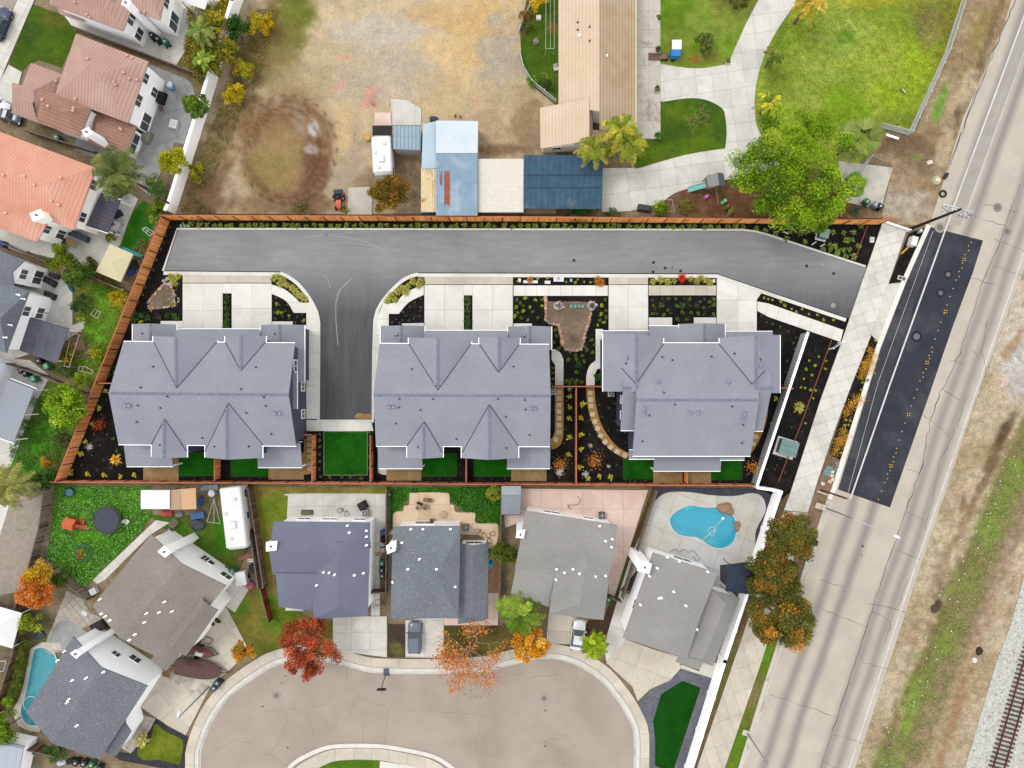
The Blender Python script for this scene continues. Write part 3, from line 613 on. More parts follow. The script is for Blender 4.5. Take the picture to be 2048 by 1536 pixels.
# kerbs of the private road
strip3('kerb',[(327,542),(355,458),(1484,460),(1510,463),(1536,470),(1730,533)],3.6,MAT['conc_new'],.16,.14,0)
strip3('kerb',[(328,543),(560,545)] + arcL[1:] + [(641,700),(640,839),(744,839),(744,768),(745,700)] + arcR[:-1] + [(837,547),(1434,549),(1536,584),(1692,637)],7,MAT['conc_new'],.145,.12,1)
CN = MAT['conc_new'];CW = MAT['conc_warm']
def ra(p): return p
slabs('driveway',[(366,550),(545,550),(545,566),(366,566)],CW,.125,6.0,0,0,(366,550))
slabs('driveway',[(366,567),(446,567),(446,657),(366,657)],CN,.125,2.7,3.6,0,(366,567))
slabs('driveway',[(446,567),(464,567),(464,587),(446,587)],CN,.125,0,0,0)
slabs('driveway',[(464,567),(544,567),(544,657),(464,657)],CN,.125,2.7,3.3,0,(464,567))
slabs('walkway',[(544,569)] + smooth([(544,569),(565,576),(585,590),(599,604)],4) + [(622,604),(635,630),(635,650),(635,838),(608,838),(608,652),(613,651),(613,626),(588,626)] + smooth([(588,626),(572,602),(544,588)],4),CN,.125,0,2.2,0,(608,838))
slabs('walkway',[(608,839),(744,845),(747,862),(608,862)],CN,.12,2.2,0,0,(608,839))
slabs('walkway',[(848,570)] + smooth([(848,570),(826,578),(806,590),(794,605)],4) + [(768,605),(752,640),(752,700),(749,838),(755,838),(764,652),(778,652),(778,628),(798,628)] + smooth([(798,628),(818,605),(848,590)],4),CN,.125,0,2.2,0,(752,838))
slabs('driveway',[(849,553),(1026,553),(1026,569),(849,569)],CW,.125,2.7,0,0,(849,553))
slabs('driveway',[(849,570),(928,570),(928,662),(849,662)],CN,.125,2.65,3.3,0,(849,570))
slabs('driveway',[(928,570),(945,570),(945,591),(928,591)],CN,.125,0,0,0)
slabs('driveway',[(945,570),(1026,570),(1026,662),(945,662)],CN,.125,2.65,3.3,0,(945,570))
slabs('walkway',[(1027,571),(1216,571),(1216,592),(1027,592)],CN,.125,1.55,0,0,(1027,571))
slabs('driveway',[(1217,553),(1296,553),(1296,569),(1217,569)],CW,.125,2.6,0,0,(1217,553))
slabs('driveway',[(1217,570),(1296,570),(1296,664),(1217,664)],CN,.125,2.6,2.9,0,(1217,570))
slabs('walkway',[(1297,571),(1432,571),(1432,591),(1297,591)],CW,.125,1.55,0,0,(1297,571))
slabs('walkway',[(1297,635),(1344,635),(1344,655),(1297,664)],CN,.12,0,0,0)
slabs('walkway',[(1387,635),(1432,635),(1432,655),(1387,655)],CN,.12,0,0,0)
slabs('driveway',[(1433,555),(1440,556),(1513,583),(1522,587),(1515,597),(1513,600),(1513,664),(1433,664)],CN,.125,2.75,3.0,0,(1433,555))
slabs('walkway',[(1514,603),(1536,607),(1686,660),(1680,684),(1536,634),(1514,622)],CN,.125,1.55,0,-19,(1514,603))
slabs('walkway',smooth([(1103,699),(1111,699),(1121,706),(1127,720)],4) + [(1127,771),(1110,771),(1110,730),(1103,720)],CN,.1,0,1.5,0,(1110,771))
slabs('walkway',[(1191,658),(1206,658),(1206,735),(1194,739),(1190,748),(1189,771),(1172,771)] + smooth([(1172,771),(1173,748),(1180,730),(1191,721)],4),CN,.1,0,1.5,0,(1172,771))
slabs('entry_step',[(545,643),(586,643),(586,652),(545,652)],CN,.12,0,0,0)
slabs('entry_step',[(804,647),(848,646),(848,656),(804,656)],CN,.12,0,0,0)
slabs('entry_step',[(1027,647),(1064,647),(1064,656),(1027,656)],CN,.12,0,0,0)
slabs('entry_step',[(322,642),(366,642),(366,656),(322,656)],CN,.12,0,0,0)
# planters set in the paving
ML = MAT['mulch']
PLANTERS = [[(446,588),(464,588),(464,657),(446,657)],[(928,592),(945,592),(945,663),(928,663)]]
for p in PLANTERS: sheet('mulch_bed',p,ML,.09)
gr1 = smooth([(545,556),(556,549),(568,553),(590,570),(610,590),(620,604),(600,604),(586,590),(566,575),(545,567)],3,True)
gr2 = smooth([(769,606),(789,605),(802,592),(826,576),(849,569),(847,557),(837,553),(808,568),(784,584)],3,True)
rr = lambda x0,y0,x1,y1,r: [(x0,y1),(x0,y0 + r),(x0 + r * .3,y0 + r * .3),(x0 + r,y0),(x1 - r,y0),(x1 - r * .3,y0 + r * .3),(x1,y0 + r),(x1,y1)]
for p in (gr1,gr2,rr(1027,556,1216,570,10),rr(1297,556,1432,570,10),[(1515,601),(1522,591),(1536,590),(1691,643),(1686,659),(1536,606)]): sheet('mulch_bed',p,ML,.131)
for p in ([(545,589),(566,599),(586,625),(612,627),(612,650),(587,650),(587,643),(545,643)],[(848,591),(820,605),(800,628),(779,629),(779,651),(803,651),(848,645)],[(1297,592),(1432,592),(1432,634),(1386,634),(1386,656),(1345,656),(1345,634),(1297,634)]): sheet('mulch_bed',p,ML,.06)
sheet('mulch_bed',[(1816,468),(1840,458),(1850,456),(1811,562),(1777,567)],ML,.11);sheet('mulch_bed',[(1742,671),(1761,693),(1733,768),(1679,920),(1657,908),(1703,768)],ML,.11)
DP = [(1091,603),(1091,640),(1098,646),(1117,650),(1121,665),(1125,690),(1128,697),(1150,701),(1162,698),(1167,685),(1172,660),(1178,640),(1184,622),(1184,606),(1160,603)]
terrain('dry_basin',DP,(136,116,96),[(1130,625,40,20,0,(122,104,86),.6),(1150,680,14,14,0,(104,88,72),.6)],z=.04,step=5,c2=(150,128,108))
DP2 = [(330,566),(342,566),(350,592),(350,612),(330,614),(298,616),(296,606),(310,588)]
terrain('dry_basin',DP2,(128,112,94),z=.04,step=5,c2=(142,124,104))
# turf, patios, stepping-stone paths behind the houses
for q in [(648,863,735,950),(358,905,434,952),(462,905,537,953),(843,907,914,953),(948,907,1022,953),(1246,910,1306,958),(1422,910,1484,960)]:
    x0,y0,x1,y1 = q;o = sheet('turf',[(x0,y0),(x1,y0),(x1,y1),(x0,y1)],MAT['turf'],.07)
    fr = MB();b = .7
    for a,c in (((x0,y0),(x1,y0)),((x1,y0),(x1,y1)),((x1,y1),(x0,y1)),((x0,y1),(x0,y0))): fr.strip([P(*a),P(*c)],.07,.078)
    fr.build('edging',M((150,150,140) if q[0] == 648 else (40,60,30),.8),o,world=True)
for p in ([(287,905),(358,905),(358,962),(287,962)],[(537,905),(608,905),(608,959),(537,959)],[(773,905),(843,905),(843,961),(773,961)],[(1022,905),(1093,905),(1093,962),(1022,962)],[(1306,905),(1365,905),(1365,966),(1306,966)],[(1371,905),(1422,905),(1422,967),(1371,967)]):
    sheet('patio',p,MAT['decomposed'],.075)
stone = MAT['stone'] = G('stepping_stone',(222,208,178),(206,190,158),1.5,None,.2,12,.12,.9,.2,rnd=.06)
def steps(path,stones,ang0=0,sz=.62):
    par = sheet('garden_path',path,MAT['tanpath'],.072)
    for i,(x,y,a) in enumerate(stones):
        p = P(x,y);MB().box((p.x,p.y,.085),(sz,sz,.05),math.radians(-a),None,.97).build('stepping_stone',stone,par,world=True)
steps([(608,868),(626,868),(626,942),(620,948),(608,949)],[(619,y,0) for y in (877,889,901,913,926,937)],sz=.55)
steps([(1110,772),(1127,772)] + smooth([(1127,855),(1125,880),(1116,894),(1103,899)],4) + [(1100,880)] + smooth([(1100,880),(1107,872),(1110,862)],3),[(1118,y,0) for y in (784,797,810,823,836,850,864)] + [(1112,879,25)])
steps(smooth([(1172,772),(1175,810),(1184,845),(1202,878),(1225,902),(1250,918)],4) + smooth([(1262,908),(1238,896),(1216,872),(1200,842),(1191,805),(1189,772)],4),[(1180,785,2),(1181,799,4),(1182,812,6),(1185,828,12),(1190,843,18),(1195,857,24),(1201,871,30),(1210,884,36),(1221,894,42),(1234,903,25),(1250,910,15)])
steps(smooth([(1535,785),(1535,830),(1523,870),(1504,905)],4) + [(1490,905),(1490,785)],[(1526,800,-6),(1524,820,-8),(1520,840,-12),(1516,858,-16),(1511,873,-20),(1506,887,-24)])
sheet('walkway',smooth([(756,905),(756,940),(760,947),(772,950),(776,950)],3) + [(776,905)],MAT['conc'],.074)
# ---- cul-de-sac
cd_out = smooth([(396,1562),(398,1530),(400,1497),(422,1440),(457,1392),(512,1350),(557,1326),(617,1316),(677,1325),(719,1337),(762,1343),(880,1344),(974,1338),(1024,1326),(1081,1314),(1124,1317),(1164,1332),(1204,1359),(1241,1404),(1261,1439),(1271,1469),(1271,1536),(1271,1562)],3)
CDM = G('cul_de_sac_asphalt',(186,174,160),(176,164,150),.25,(164,152,140),.12,9,.10,.9,.2,lo3=.5,hi3=.75)
cds = sheet('street',cd_out,CDM,.004)
isl = smooth([(566,1562),(574,1536),(594,1517),(637,1496),(672,1488),(744,1487),(792,1492),(869,1509),(912,1536),(940,1562)],4)
strip3('kerb',isl,8,MAT['conc'],.11,.12,1)
isl2 = [(x + (744 - x) * .06,y + 9) for x,y in isl];isl3 = [(x + (744 - x) * .14,y + 32) for x,y in isl]
slabs('sidewalk',isl2 + isl3[::-1],MAT['conc_warm'],.11,2.35,0,0,(672,1497))
slabs('driveway',[(760,1521),(912,1545),(912,1570),(757,1570)],MAT['conc'],.105,2.6,0,0,(760,1521))
kb = MAT['conc_warm']
strip3('kerb',cd_out,8,MAT['conc'],.12,.13,-1)
strip3('gutter',cd_out,4,MAT['kerb'],.02,.02,1)
L8,R8 = band(cd_out,8.6,1);L30,R30 = band(cd_out,27,1)
Lo,Ro = (L8,L30) if area2([cd_out[0],cd_out[10],L30[5]]) else (L8,L30)
Lk,Rk = band(cd_out,8.6,-1);Lf,Rf = band(cd_out,27,-1)
outer_in = Rk if abs(Rk[0][0] - 396) > 1 else Lk;outer_far = Rf if abs(Rf[0][0] - 396) > 1 else Lf
par = sheet('sidewalk',outer_in + outer_far[::-1],MAT['joint'],.065)
acc = 0;seg = []
for i in range(len(outer_in) - 1):
    seg.append(i);acc += math.hypot(outer_in[i + 1][0] - outer_in[i][0],outer_in[i + 1][1] - outer_in[i][1])
    if acc > 30 or i == len(outer_in) - 2:
        a,b = seg[0],seg[-1] + 1
        pl = outer_in[a:b + 1] + outer_far[a:b + 1][::-1];q = inset(ccw([P(*p).xy for p in pl]),.012);n = len(q)
        obj('slab',[(v.x,v.y,.11) for v in q] + [(v.x,v.y,.05) for v in q],[tuple(range(n))] + [(n + k,n + (k + 1) % n,(k + 1) % n,k) for k in range(n)],kb,par)
        acc = 0;seg = []
for pts in [[(697,1330),(690,1395)],[(522,1346),(540,1375),(560,1400),(575,1440),(560,1480),(545,1500)],[(512,1430),(560,1420),(620,1415),(660,1405)],[(720,1398),(770,1410),(775,1440),(768,1490)],[(960,1440),(950,1500),(1000,1515)],[(520,1500),(560,1520),(580,1536)],
            [(1155,1330),(1145,1380)],[(1050,1510),(1065,1490),(1100,1480),(1140,1470)],[(1090,1480),(1120,1510),(1130,1540)],[(615,1425),(630,1470),(628,1500)],[(1025,1345),(1060,1355),(1120,1350)],[(800,1420),(900,1425),(980,1430)],[(430,1500),(470,1480),(510,1490)]]:
    crack(pts,.045,3,cds,.008,(140,130,118))
for q in [(553,1391),(1088,1396)]: manhole(*q,.32,.62,cds,(140,132,122),(170,160,148),z=.008)
for q in [(525,1413),(1091,1421),(1090,1492),(575,1495)]: manhole(*q,.16,None,cds,(140,132,122),z=.008)
mark([(726,1450),(727,1488)],.12,.009,M((164,152,138),.9),'stain',cds)
# ---- private paving around the neighbours
C_,CO,CG = MAT['conc'],MAT['conc_old'],MAT['conc_grey']
sheet('street',[(-60,-60),(60,-60),(34,0),(-20,120),(-60,210)],CDM,.0)
slabs('sidewalk',[(36,0),(66,-60),(96,-60),(68,4),(15,128),(0,165),(-60,300),(-60,200),(-20,124)],C_,.1,1.5,1.8,-24,(36,0))
slabs('driveway',[(18,130),(45,145),(30,200),(24,230),(-40,210),(0,165)],C_,.104,2.5,2.5,-24,(18,130))
slabs('patio',[(150,300),(215,325),(300,392),(350,285),(370,290),(398,250),(388,175),(376,160),(300,128),(250,250),(160,225)],CG,.03,3.4,3.4,21,(300,130))
slabs('patio',[(120,20),(150,60),(350,135),(375,95),(390,60),(440,0),(470,-60),(350,-60),(250,60)],C_,.02,2.6,2.6,21,(150,60))
slabs('patio',[(100,440),(180,460),(235,400),(262,385),(276,398),(258,440),(240,490),(180,545),(120,520),(0,490),(0,455)],C_,.02,2.8,2.8,21,(100,440))
slabs('patio',[(40,520),(90,540),(110,545),(145,580),(145,650),(170,640),(168,656),(120,690),(20,720),(0,735),(0,690),(50,600)],C_,.02,2.6,2.6,21,(40,520))
slabs('patio',[(0,715),(60,720),(100,752),(75,800),(20,935),(0,935),(-60,900),(-60,715)],C_,.02,3,3,21,(0,715))
slabs('patio',[(-40,1005),(19,1010),(-5,1090),(-40,1120)],C_,.04,3,3,15)
slabs('side_path',[(312,1040),(340,1045),(300,1070),(210,1160),(195,1168),(185,1160)],C_,.03,1.5,1.5,38,(312,1040))
slabs('side_path',[(330,1075),(380,1080),(470,1160),(500,1175),(470,1225),(455,1215),(430,1190)],C_,.03,2,2,-40,(330,1075))
slabs('driveway',[(430,1225),(452,1212),(498,1298),(470,1330),(420,1376),(372,1470),(335,1450),(270,1405),(300,1360),(340,1340),(400,1290)],MAT['conc_warm'],.104,3.1,3.1,-50,(430,1225))
PV = MAT['paver']
slabs('paver_patio',[(134,1180),(168,1200),(180,1225),(215,1240),(180,1250),(100,1284),(92,1284)],PV,.03,.75,.75,38,(134,1180),gap=.03,pname='paver')
slabs('paver_strip',[(330,1330),(352,1335),(420,1370),(405,1398),(318,1345)],PV,.108,.75,.75,-32,(330,1330),gap=.03,pname='paver')
slabs('paver_path',[(272,1425),(312,1437),(300,1460),(262,1507),(242,1495),(262,1460)],PV,.05,.75,.75,-32,(272,1425),gap=.03,pname='paver')
sheet('gravel_bed',[(312,1437),(377,1474),(370,1545),(240,1520),(215,1500),(262,1507),(300,1462)],G('charcoal_gravel',(56,56,58),(72,72,74),2.5,None,.4,9,.4),.045)
slabs('patio',[(125,1230),(176,1265),(130,1300),(100,1310),(85,1295)],CG,.04,2.2,2.2,38,(125,1230))
sheet('gravel_yard',[(18,1010),(60,1000),(90,985),(98,1010),(75,1120),(60,1180),(0,1190),(-60,1190),(-10,1090)],G('grey_gravel',(176,166,152),(160,150,136),1.5,(142,146,100),.5,8,.25,lo3=.62,hi3=.75),.0)
slabs('patio',smooth([(576,992),(582,987),(770,987),(775,992)],3) + [(775,1060),(760,1060),(760,1240),(742,1240),(742,1050),(573,1050)],MAT['conc'],.04,2.3,1.6,0,(576,988))
slabs('driveway',[(666,1232),(774,1232),(774,1314),(725,1308),(672,1300),(666,1302)],C_,.104,2.45,2.2,0,(666,1232))
slabs('driveway',[(811,1240),(888,1230),(888,1315),(811,1314)],C_,.104,2.5,2.4,0,(811,1240))
slabs('walkway',[(888,1234),(990,1230),(998,1178),(976,1178),(976,1215),(995,1248),(888,1250)][:0] or [(888,1236),(976,1236),(976,1185),(998,1185),(996,1250),(888,1250)],MAT['conc_pink'],.1,2.2,2.2,0,(888,1236))
sc = smooth([(786,1058),(786,1030),(792,1023),(806,1022),(808,1012),(818,1009),(819,990),(826,985),(890,985),(899,992),(900,1008),(908,1010),(912,1024),(945,1024),(951,1030),(952,1046),(990,1046),(997,1055),(995,1080),(985,1100),(960,1100),(958,1070),(790,1070)],3,True)
slabs('patio',sc,MAT['conc_peach'],.04,3.5,2.6,0,(786,1009))
sheet('side_yard_soil',[(974,1090),(1000,1100),(1000,1185),(976,1185)],G('peach_soil',(206,164,130),(180,140,108),1,None),.02)
slabs('patio',[(1042,977),(1296,980),(1228,1196),(1216,1196),(1224,1060),(1050,1040),(1010,1056),(1008,1030),(1042,1030)],MAT['conc_pink'],.04,2.7,2.5,0,(1042,980))
slabs('driveway',[(1097,1226),(1140,1232),(1175,1240),(1160,1296),(1139,1288),(1099,1287),(1092,1290)],MAT['conc_warm'],.104,2.4,2.4,0,(1097,1226))
sheet('gravel_bed',holed([(1306,974),(1560,978),(1490,1215),(1460,1190),(1240,1180)],grow(POOL1,1)),MAT['gravel_dark'],.01)
deck = smooth([(1304,1010),(1318,993),(1340,984),(1380,984),(1420,990),(1460,992),(1480,990),(1500,986),(1520,990),(1530,1005),(1530,1025),(1512,1060),(1510,1090),(1504,1118),(1484,1125),(1440,1130)],3) + [(1440,1160),(1480,1200),(1300,1110),(1240,1180),(1262,1110),(1285,1060),(1298,1035)]
slabs('pool_deck',holed(deck,grow(POOL1,1)),G('pool_deck_concrete',(222,218,206),(210,206,194),.7,(226,228,232),.15,12,.08,.85,.1,rnd=.03),.05,2.6,2.6,-20,(1304,1010))
slabs('driveway',[(1246,1276),(1305,1297),(1355,1312),(1362,1335),(1340,1360),(1300,1378),(1275,1402),(1264,1372),(1212,1325),(1240,1270)],MAT['conc_warm'],.104,2.9,2.9,-20,(1246,1276))
slabs('side_path',[(1240,1180),(1262,1190),(1250,1278),(1232,1310),(1212,1322),(1208,1290)],MAT['conc'],.102,0,2.4,-18,(1240,1180))
slabs('walkway',[(1362,1328),(1398,1342),(1404,1318),(1434,1326),(1424,1356),(1360,1336)],C_,.1,0,0,0)
sheet('gravel_bed',[(1362,1335),(1424,1356),(1436,1320),(1440,1318),(1370,1560),(1293,1560),(1294,1477),(1289,1440),(1277,1404),(1300,1379),(1340,1360)],MAT['slate_gravel'],.06)
o = sheet('turf',[(1365,1361),(1401,1375),(1370,1470),(1345,1545),(1310,1531),(1310,1480),(1306,1441),(1322,1388)],G('turf_deep',(12,74,4),(20,84,8),1.5,(10,64,4),.35,20,.22,.9,.5),.075)
slabs('pool_deck',[(84,1284),(62,1296),(54,1335),(46,1375),(38,1398),(28,1415),(28,1434),(38,1452),(60,1462),(80,1464),(80,1452),(62,1452),(48,1445),(41,1430),(41,1415),(47,1397),(52,1375),(59,1338),(66,1303),(75,1294),(90,1292),(106,1300),(125,1300),(120,1286)],MAT['conc_warm'],.05,1.9,1.9,20,(80,1286))
# NE drive
slabs('drive',smooth([(1521,-8),(1494,43),(1469,98),(1456,128)],4) + smooth([(1456,128),(1409,136),(1374,136),(1321,128)],3) + [(1321,205)] + smooth([(1319,205),(1374,197),(1411,200),(1444,217),(1451,240),(1453,270),(1450,297)],3) + smooth([(1450,297),(1369,310),(1284,335),(1270,336)],3) + [(1204,336),(1204,424)] + smooth([(1204,424),(1260,422),(1301,412),(1324,404),(1349,387),(1394,372),(1449,360),(1500,352),(1560,330)],3) + smooth([(1560,330),(1519,265),(1510,225),(1510,185),(1519,140),(1536,94),(1561,50),(1588,12),(1592,-8)],4),C_,.05,2.15,2.3,8,(1321,128))
slabs('patio_walk',[(1274,-50),(1321,-50),(1321,278),(1270,278),(1262,262),(1274,262)],CO,.045,1.55,2.4,0,(1274,-50))
slabs('concrete_pad',[(1676,322),(1786,335),(1771,384),(1762,420),(1690,404)],CO,.03,0,0,0)
slabs('concrete_pad',[(782,198),(815,202),(843,218),(843,252),(785,252)],MAT['conc'],.2,3,3,0);slabs('concrete_pad',[(750,226),(782,226),(784,252),(748,252)],MAT['conc_pink'],.19,0,0,0)
slabs('concrete_pad',[(698,376),(745,374),(745,430),(695,430)],CO,.2,0,0,0)
# ================================================================ buildings
WHITE = M((246,246,248),.7,var=.03,g=1.03);CREAM = M((244,240,230),.75,var=.04,g=1.03);TRIM = M((246,246,246),.5,var=.02,g=1.1)
def lerp2(a,b,t): return (a[0] + (b[0] - a[0]) * t,a[1] + (b[1] - a[1]) * t)
class House:
    def __init__(s,name,label,cat,cx,cy,wall,roofm,trim=None,group=None,cap=None):
        p = P(cx,cy);s.o = thing(name,label,cat,(p.x,p.y,0),0,group);s.wall = wall;s.rm = roofm;s.trim = trim;s.cap = cap
        s.tv = [];s.tf = [];s.blocks = []
    def block(s,q,ze,zr=None,hip=(0,0),rf=.5,oh=.4,wall=True,roofm=None,trim=None,thick=.16,wm=None,cap=True,roof_name='roof',zb=0.0,gut=None):
        """q: 4 photo-pixel corners at eave height; ridge runs along q0->q1. hip = share of length hipped at each end"""
        zr = ze if zr is None else zr
        Q = [P(x,y,ze) for x,y in q]
        flip = area2(Q) < 0
        m0 = Q[0].lerp(Q[3],rf);m1 = Q[1].lerp(Q[2],rf)
        r0 = m0.lerp(m1,hip[0]);r1 = m1.lerp(m0,hip[1]);r0.z = r1.z = zr
        T = Q + [r0,r1];F = [(0,1,5,4),(2,3,4,5),(3,0,4),(1,2,5)]
        if zr == ze: T = Q;F = [(0,1,2,3)]
        gab = (hip[0] == 0 and zr != ze,hip[1] == 0 and zr != ze)
        if flip: F = [f[::-1] for f in F]
        top = []
        for i,f in enumerate(F):
            if zr != ze and ((i == 2 and gab[0]) or (i == 3 and gab[1])): continue
            top.append(f)
        n = len(T);s.tf += [tuple(i + len(s.tv) for i in f) for f in top];s.tv += [tuple(v) for v in T]
        # roof deck with thickness
        V = [v.copy() for v in T] + [v - Vector((0,0,thick)) for v in T];FF = list(top) + [tuple(i + n for i in f[::-1]) for f in top]
        ed = {}
        for f in top:
            for a,b in zip(f,f[1:] + f[:1]): ed[(a,b)] = 1
        for a,b in ed:
            if (b,a) not in ed: FF.append((b,a,a + n,b + n))
        ro = obj(roof_name,V,FF,roofm or s.rm,s.o)
        # trim along eaves and rakes
        tr = trim if trim is not None else s.trim
        if tr:
            for a,b in ed:
                if (b,a) not in ed and (min(a,b),max(a,b)) in (gut or ((0,1),(2,3))):
                    p,q2 = V[a] - Vector((0,0,.08)),V[b] - Vector((0,0,.08));d = (q2 - p).normalized();nn = Vector((d.y,-d.x,0))
                    if nn.length < .1: continue
                    nn.normalize();up = Vector((0,0,.07));w0 = nn * .005;w1 = nn * .075
                    MB().add([p + w0 - up,p + w1 - up,p + w1 + up,p + w0 + up,q2 + w0 - up,q2 + w1 - up,q2 + w1 + up,q2 + w0 + up],
                           [(0,1,2,3),(7,6,5,4),(0,4,5,1),(1,5,6,2),(2,6,7,3),(3,7,4,0)]).build('gutter',tr,ro,world=True)
        if s.cap and cap and zr != ze:
            mb = MB();d = (r1 - r0);L = d.length;nseg = max(2,int(L / .55));dn = d.normalized();nn = Vector((-dn.y,dn.x,0))
            for k in range(nseg):
                a = r0 + d * (k / nseg) + Vector((0,0,.012 + .006 * (k % 2)));b = r0 + d * ((k + 1) / nseg) + Vector((0,0,.016 + .006 * (k % 2)))
                sl = Vector((0,0,.05))
                mb.add([a - nn * .17 - sl,a,a + nn * .17 - sl,b - nn * .17 - sl,b,b + nn * .17 - sl],[(0,1,4,3),(1,2,5,4)])
            if mb.v: mb.build('ridge_cap',s.cap,ro,world=True)
        # walls
        w2 = [Vector(v[:2]) for v in Q];order = [0,1,2,3]
        if flip: order = [3,2,1,0]
        wi = inset([w2[i] for i in order],oh);wp = [None] * 4
        for k,i in enumerate(order): wp[i] = wi[k]
        if wall:
            V = [(v.x,v.y,zb) for v in wp] + [(v.x,v.y,ze - .1) for v in wp];F = [(0,1,5,4),(1,2,6,5),(2,3,7,6),(3,0,4,7),(4,5,6,7)]
            wid = (w2[3] - w2[0]).length
            zt = ze - .17 + (zr - ze) * (1 - oh / (wid * min(rf,1 - rf) + 1e-6)) if zr != ze else 0
            if gab[0]: m = wp[0].lerp(wp[3],rf);V.append((m.x,m.y,zt));F.append((3,0,4,len(V) - 1,7) if 0 else (4,len(V) - 1,7))
            if gab[1]: m = wp[1].lerp(wp[2],rf);V.append((m.x,m.y,zt));F.append((5,6,len(V) - 1))
            if flip: F = [f[::-1] for f in F]
            obj('wall',V,F,wm or s.wall,s.o)
        s.blocks.append((wp,ze,flip));return ro
    def window(s,bi,e,t,wd,z0,z1,frame=None,mull=1,name='window'):
        wp,ze,flip = s.blocks[bi];a,b = wp[e],wp[(e + 1) % 4];d = (b - a).normalized();n = Vector((d.y,-d.x)) * (-1 if flip else 1)
        c = a.lerp(b,t);mb = MB();rz = math.atan2(d.y,d.x)
        def bx(u,z,w,h,o0,o1):
            q = c + d * u + n * (o0 + o1) / 2;return (q.x,q.y,z),(w,o1 - o0,h)
        zc = (z0 + z1) / 2;h = z1 - z0
        for u,z,w,hh in ((0,z1,wd + .16,.1),(0,z0,wd + .16,.1),(-wd / 2,zc,.1,h),(wd / 2,zc,.1,h)):
            cc,dd = bx(u,z,w,hh,0.0,.07);mb.box(cc,dd,rz)
        if mull: cc,dd = bx(0,zc,.06,h - .1,0.01,.06);mb.box(cc,dd,rz)
        w = mb.build(name,frame or TRIM,s.o,world=True)
        for sg in ((-1,1) if mull else (0,)):
            pw = (wd / 2 - .08) if mull else wd - .1
            cc,dd = bx(sg * wd / 4,zc,pw,h - .1,.005,.03);MB().box(cc,dd,rz).build('pane',glass(),w,world=True)
        return w
    def finish(s): s.bvh = BVHTree.FromPolygons(s.tv,s.tf)
    def hit(s,x,y):
        c = Vector((0,0,H));d = (P(x,y) - c).normalized();r = s.bvh.ray_cast(c,d)
        if r[0] is None: return None,None
        n = r[1] if r[1].z > 0 else -r[1];return r[0],n
    def vent(s,x,y,kind='pipe',m=None):
        p,n = s.hit(x,y)
        if p is None: return
        mb = MB()
        if kind == 'pipe':
            mb.cyl(p - Vector((0,0,.1)),p + Vector((0,0,.35)),.06,None,8);mb.cyl(p - n * .01,p + n * .03,.16,.1,8);return mb.build('vent_pipe',m or M((70,72,78),.6),s.o,world=True)
        if kind == 'dome':
            mb.cyl(p - Vector((0,0,.05)),p + Vector((0,0,.22)),.17,.17,12);mb.cyl(p + Vector((0,0,.22)),p + Vector((0,0,.34)),.24,.1,12);return mb.build('roof_vent',m or M((150,168,186),.4,.5),s.o,world=True)
        if kind == 'tee':                   # white plastic jack with a bent flashing
            a = random.uniform(-.5,.5);mb.box(p + n * .03,(.3,.2,.05),a);mb.cyl(p,p + Vector((0,0,.36)),.06,None,8);mb.box(p + Vector((0,0,.36)),(.24,.11,.09),a)
            return mb.build('vent_pipe',TRIM,s.o,world=True)
        if kind == 'box':
            mb.box(p + Vector((0,0,.12)),(.34,.3,.2),random.uniform(0,1),None,.85);return mb.build('roof_vent',m or TRIM,s.o,world=True)
    def chimney(s,pts,z1,m=None,zb=0):
        w = ccw([P(x,y,z1).xy for x,y in pts]);mb = MB();mb.prism(w,zb,z1);c = mb.build('chimney',m or s.wall,s.o,world=True)
        cc = sum(w,Vector((0,0))) / len(w);ring = inset(w,-.08);MB().prism(ring,z1 + .002,z1 + .12).build('chimney_cap',TRIM,c,world=True)
        MB().cyl((cc.x,cc.y,z1 + .1),(cc.x,cc.y,z1 + .4),.14,.14,10).build('flue',M((96,100,110),.5,.4),c,world=True)
def q4(x0,y0,x1,y1,axis='x'):
    """rectangle corners ordered so the ridge runs along axis"""
    return [(x0,y0),(x1,y0),(x1,y1),(x0,y1)] if axis == 'x' else [(x0,y0),(x0,y1),(x1,y1),(x1,y0)]
# ---- the three new duplexes
NEWROOF = shingle('blue_grey_shingle',(157,160,170),(180,183,192),(130,133,145),4.6,.8)
SIDING = striped('grey_blue_siding',(96,101,120),(72,76,94),90,.3,.2,rough=.6);CAPM = M((126,134,150),.9,var=.25,sc=3)
VAL = M((84,87,102),.9)
ZE,ZR = 6.0,8.6
def valley(h,pts):
    """dark metal valley flashing traced along pixel points, laid on the roof"""
    mb = MB();out = []
    n = 10
    for i in range(len(pts) - 1):
        for k in range(n + (i == len(pts) - 2)):
            t = k / n;p,nn = h.hit(pts[i][0] + (pts[i + 1][0] - pts[i][0]) * t,pts[i][1] + (pts[i + 1][1] - pts[i][1]) * t)
            if p is not None: out.append(p + Vector((0,0,.035)))
    for a,b in zip(out,out[1:]):
        d = (b - a).normalized();nn = Vector((-d.y,d.x,0)).normalized() * .06
        mb.add([a - nn,a + nn,b + nn,b - nn],[(3,2,1,0)])
    if mb.v: mb.build('valley_flashing',VAL,h.o,world=True)
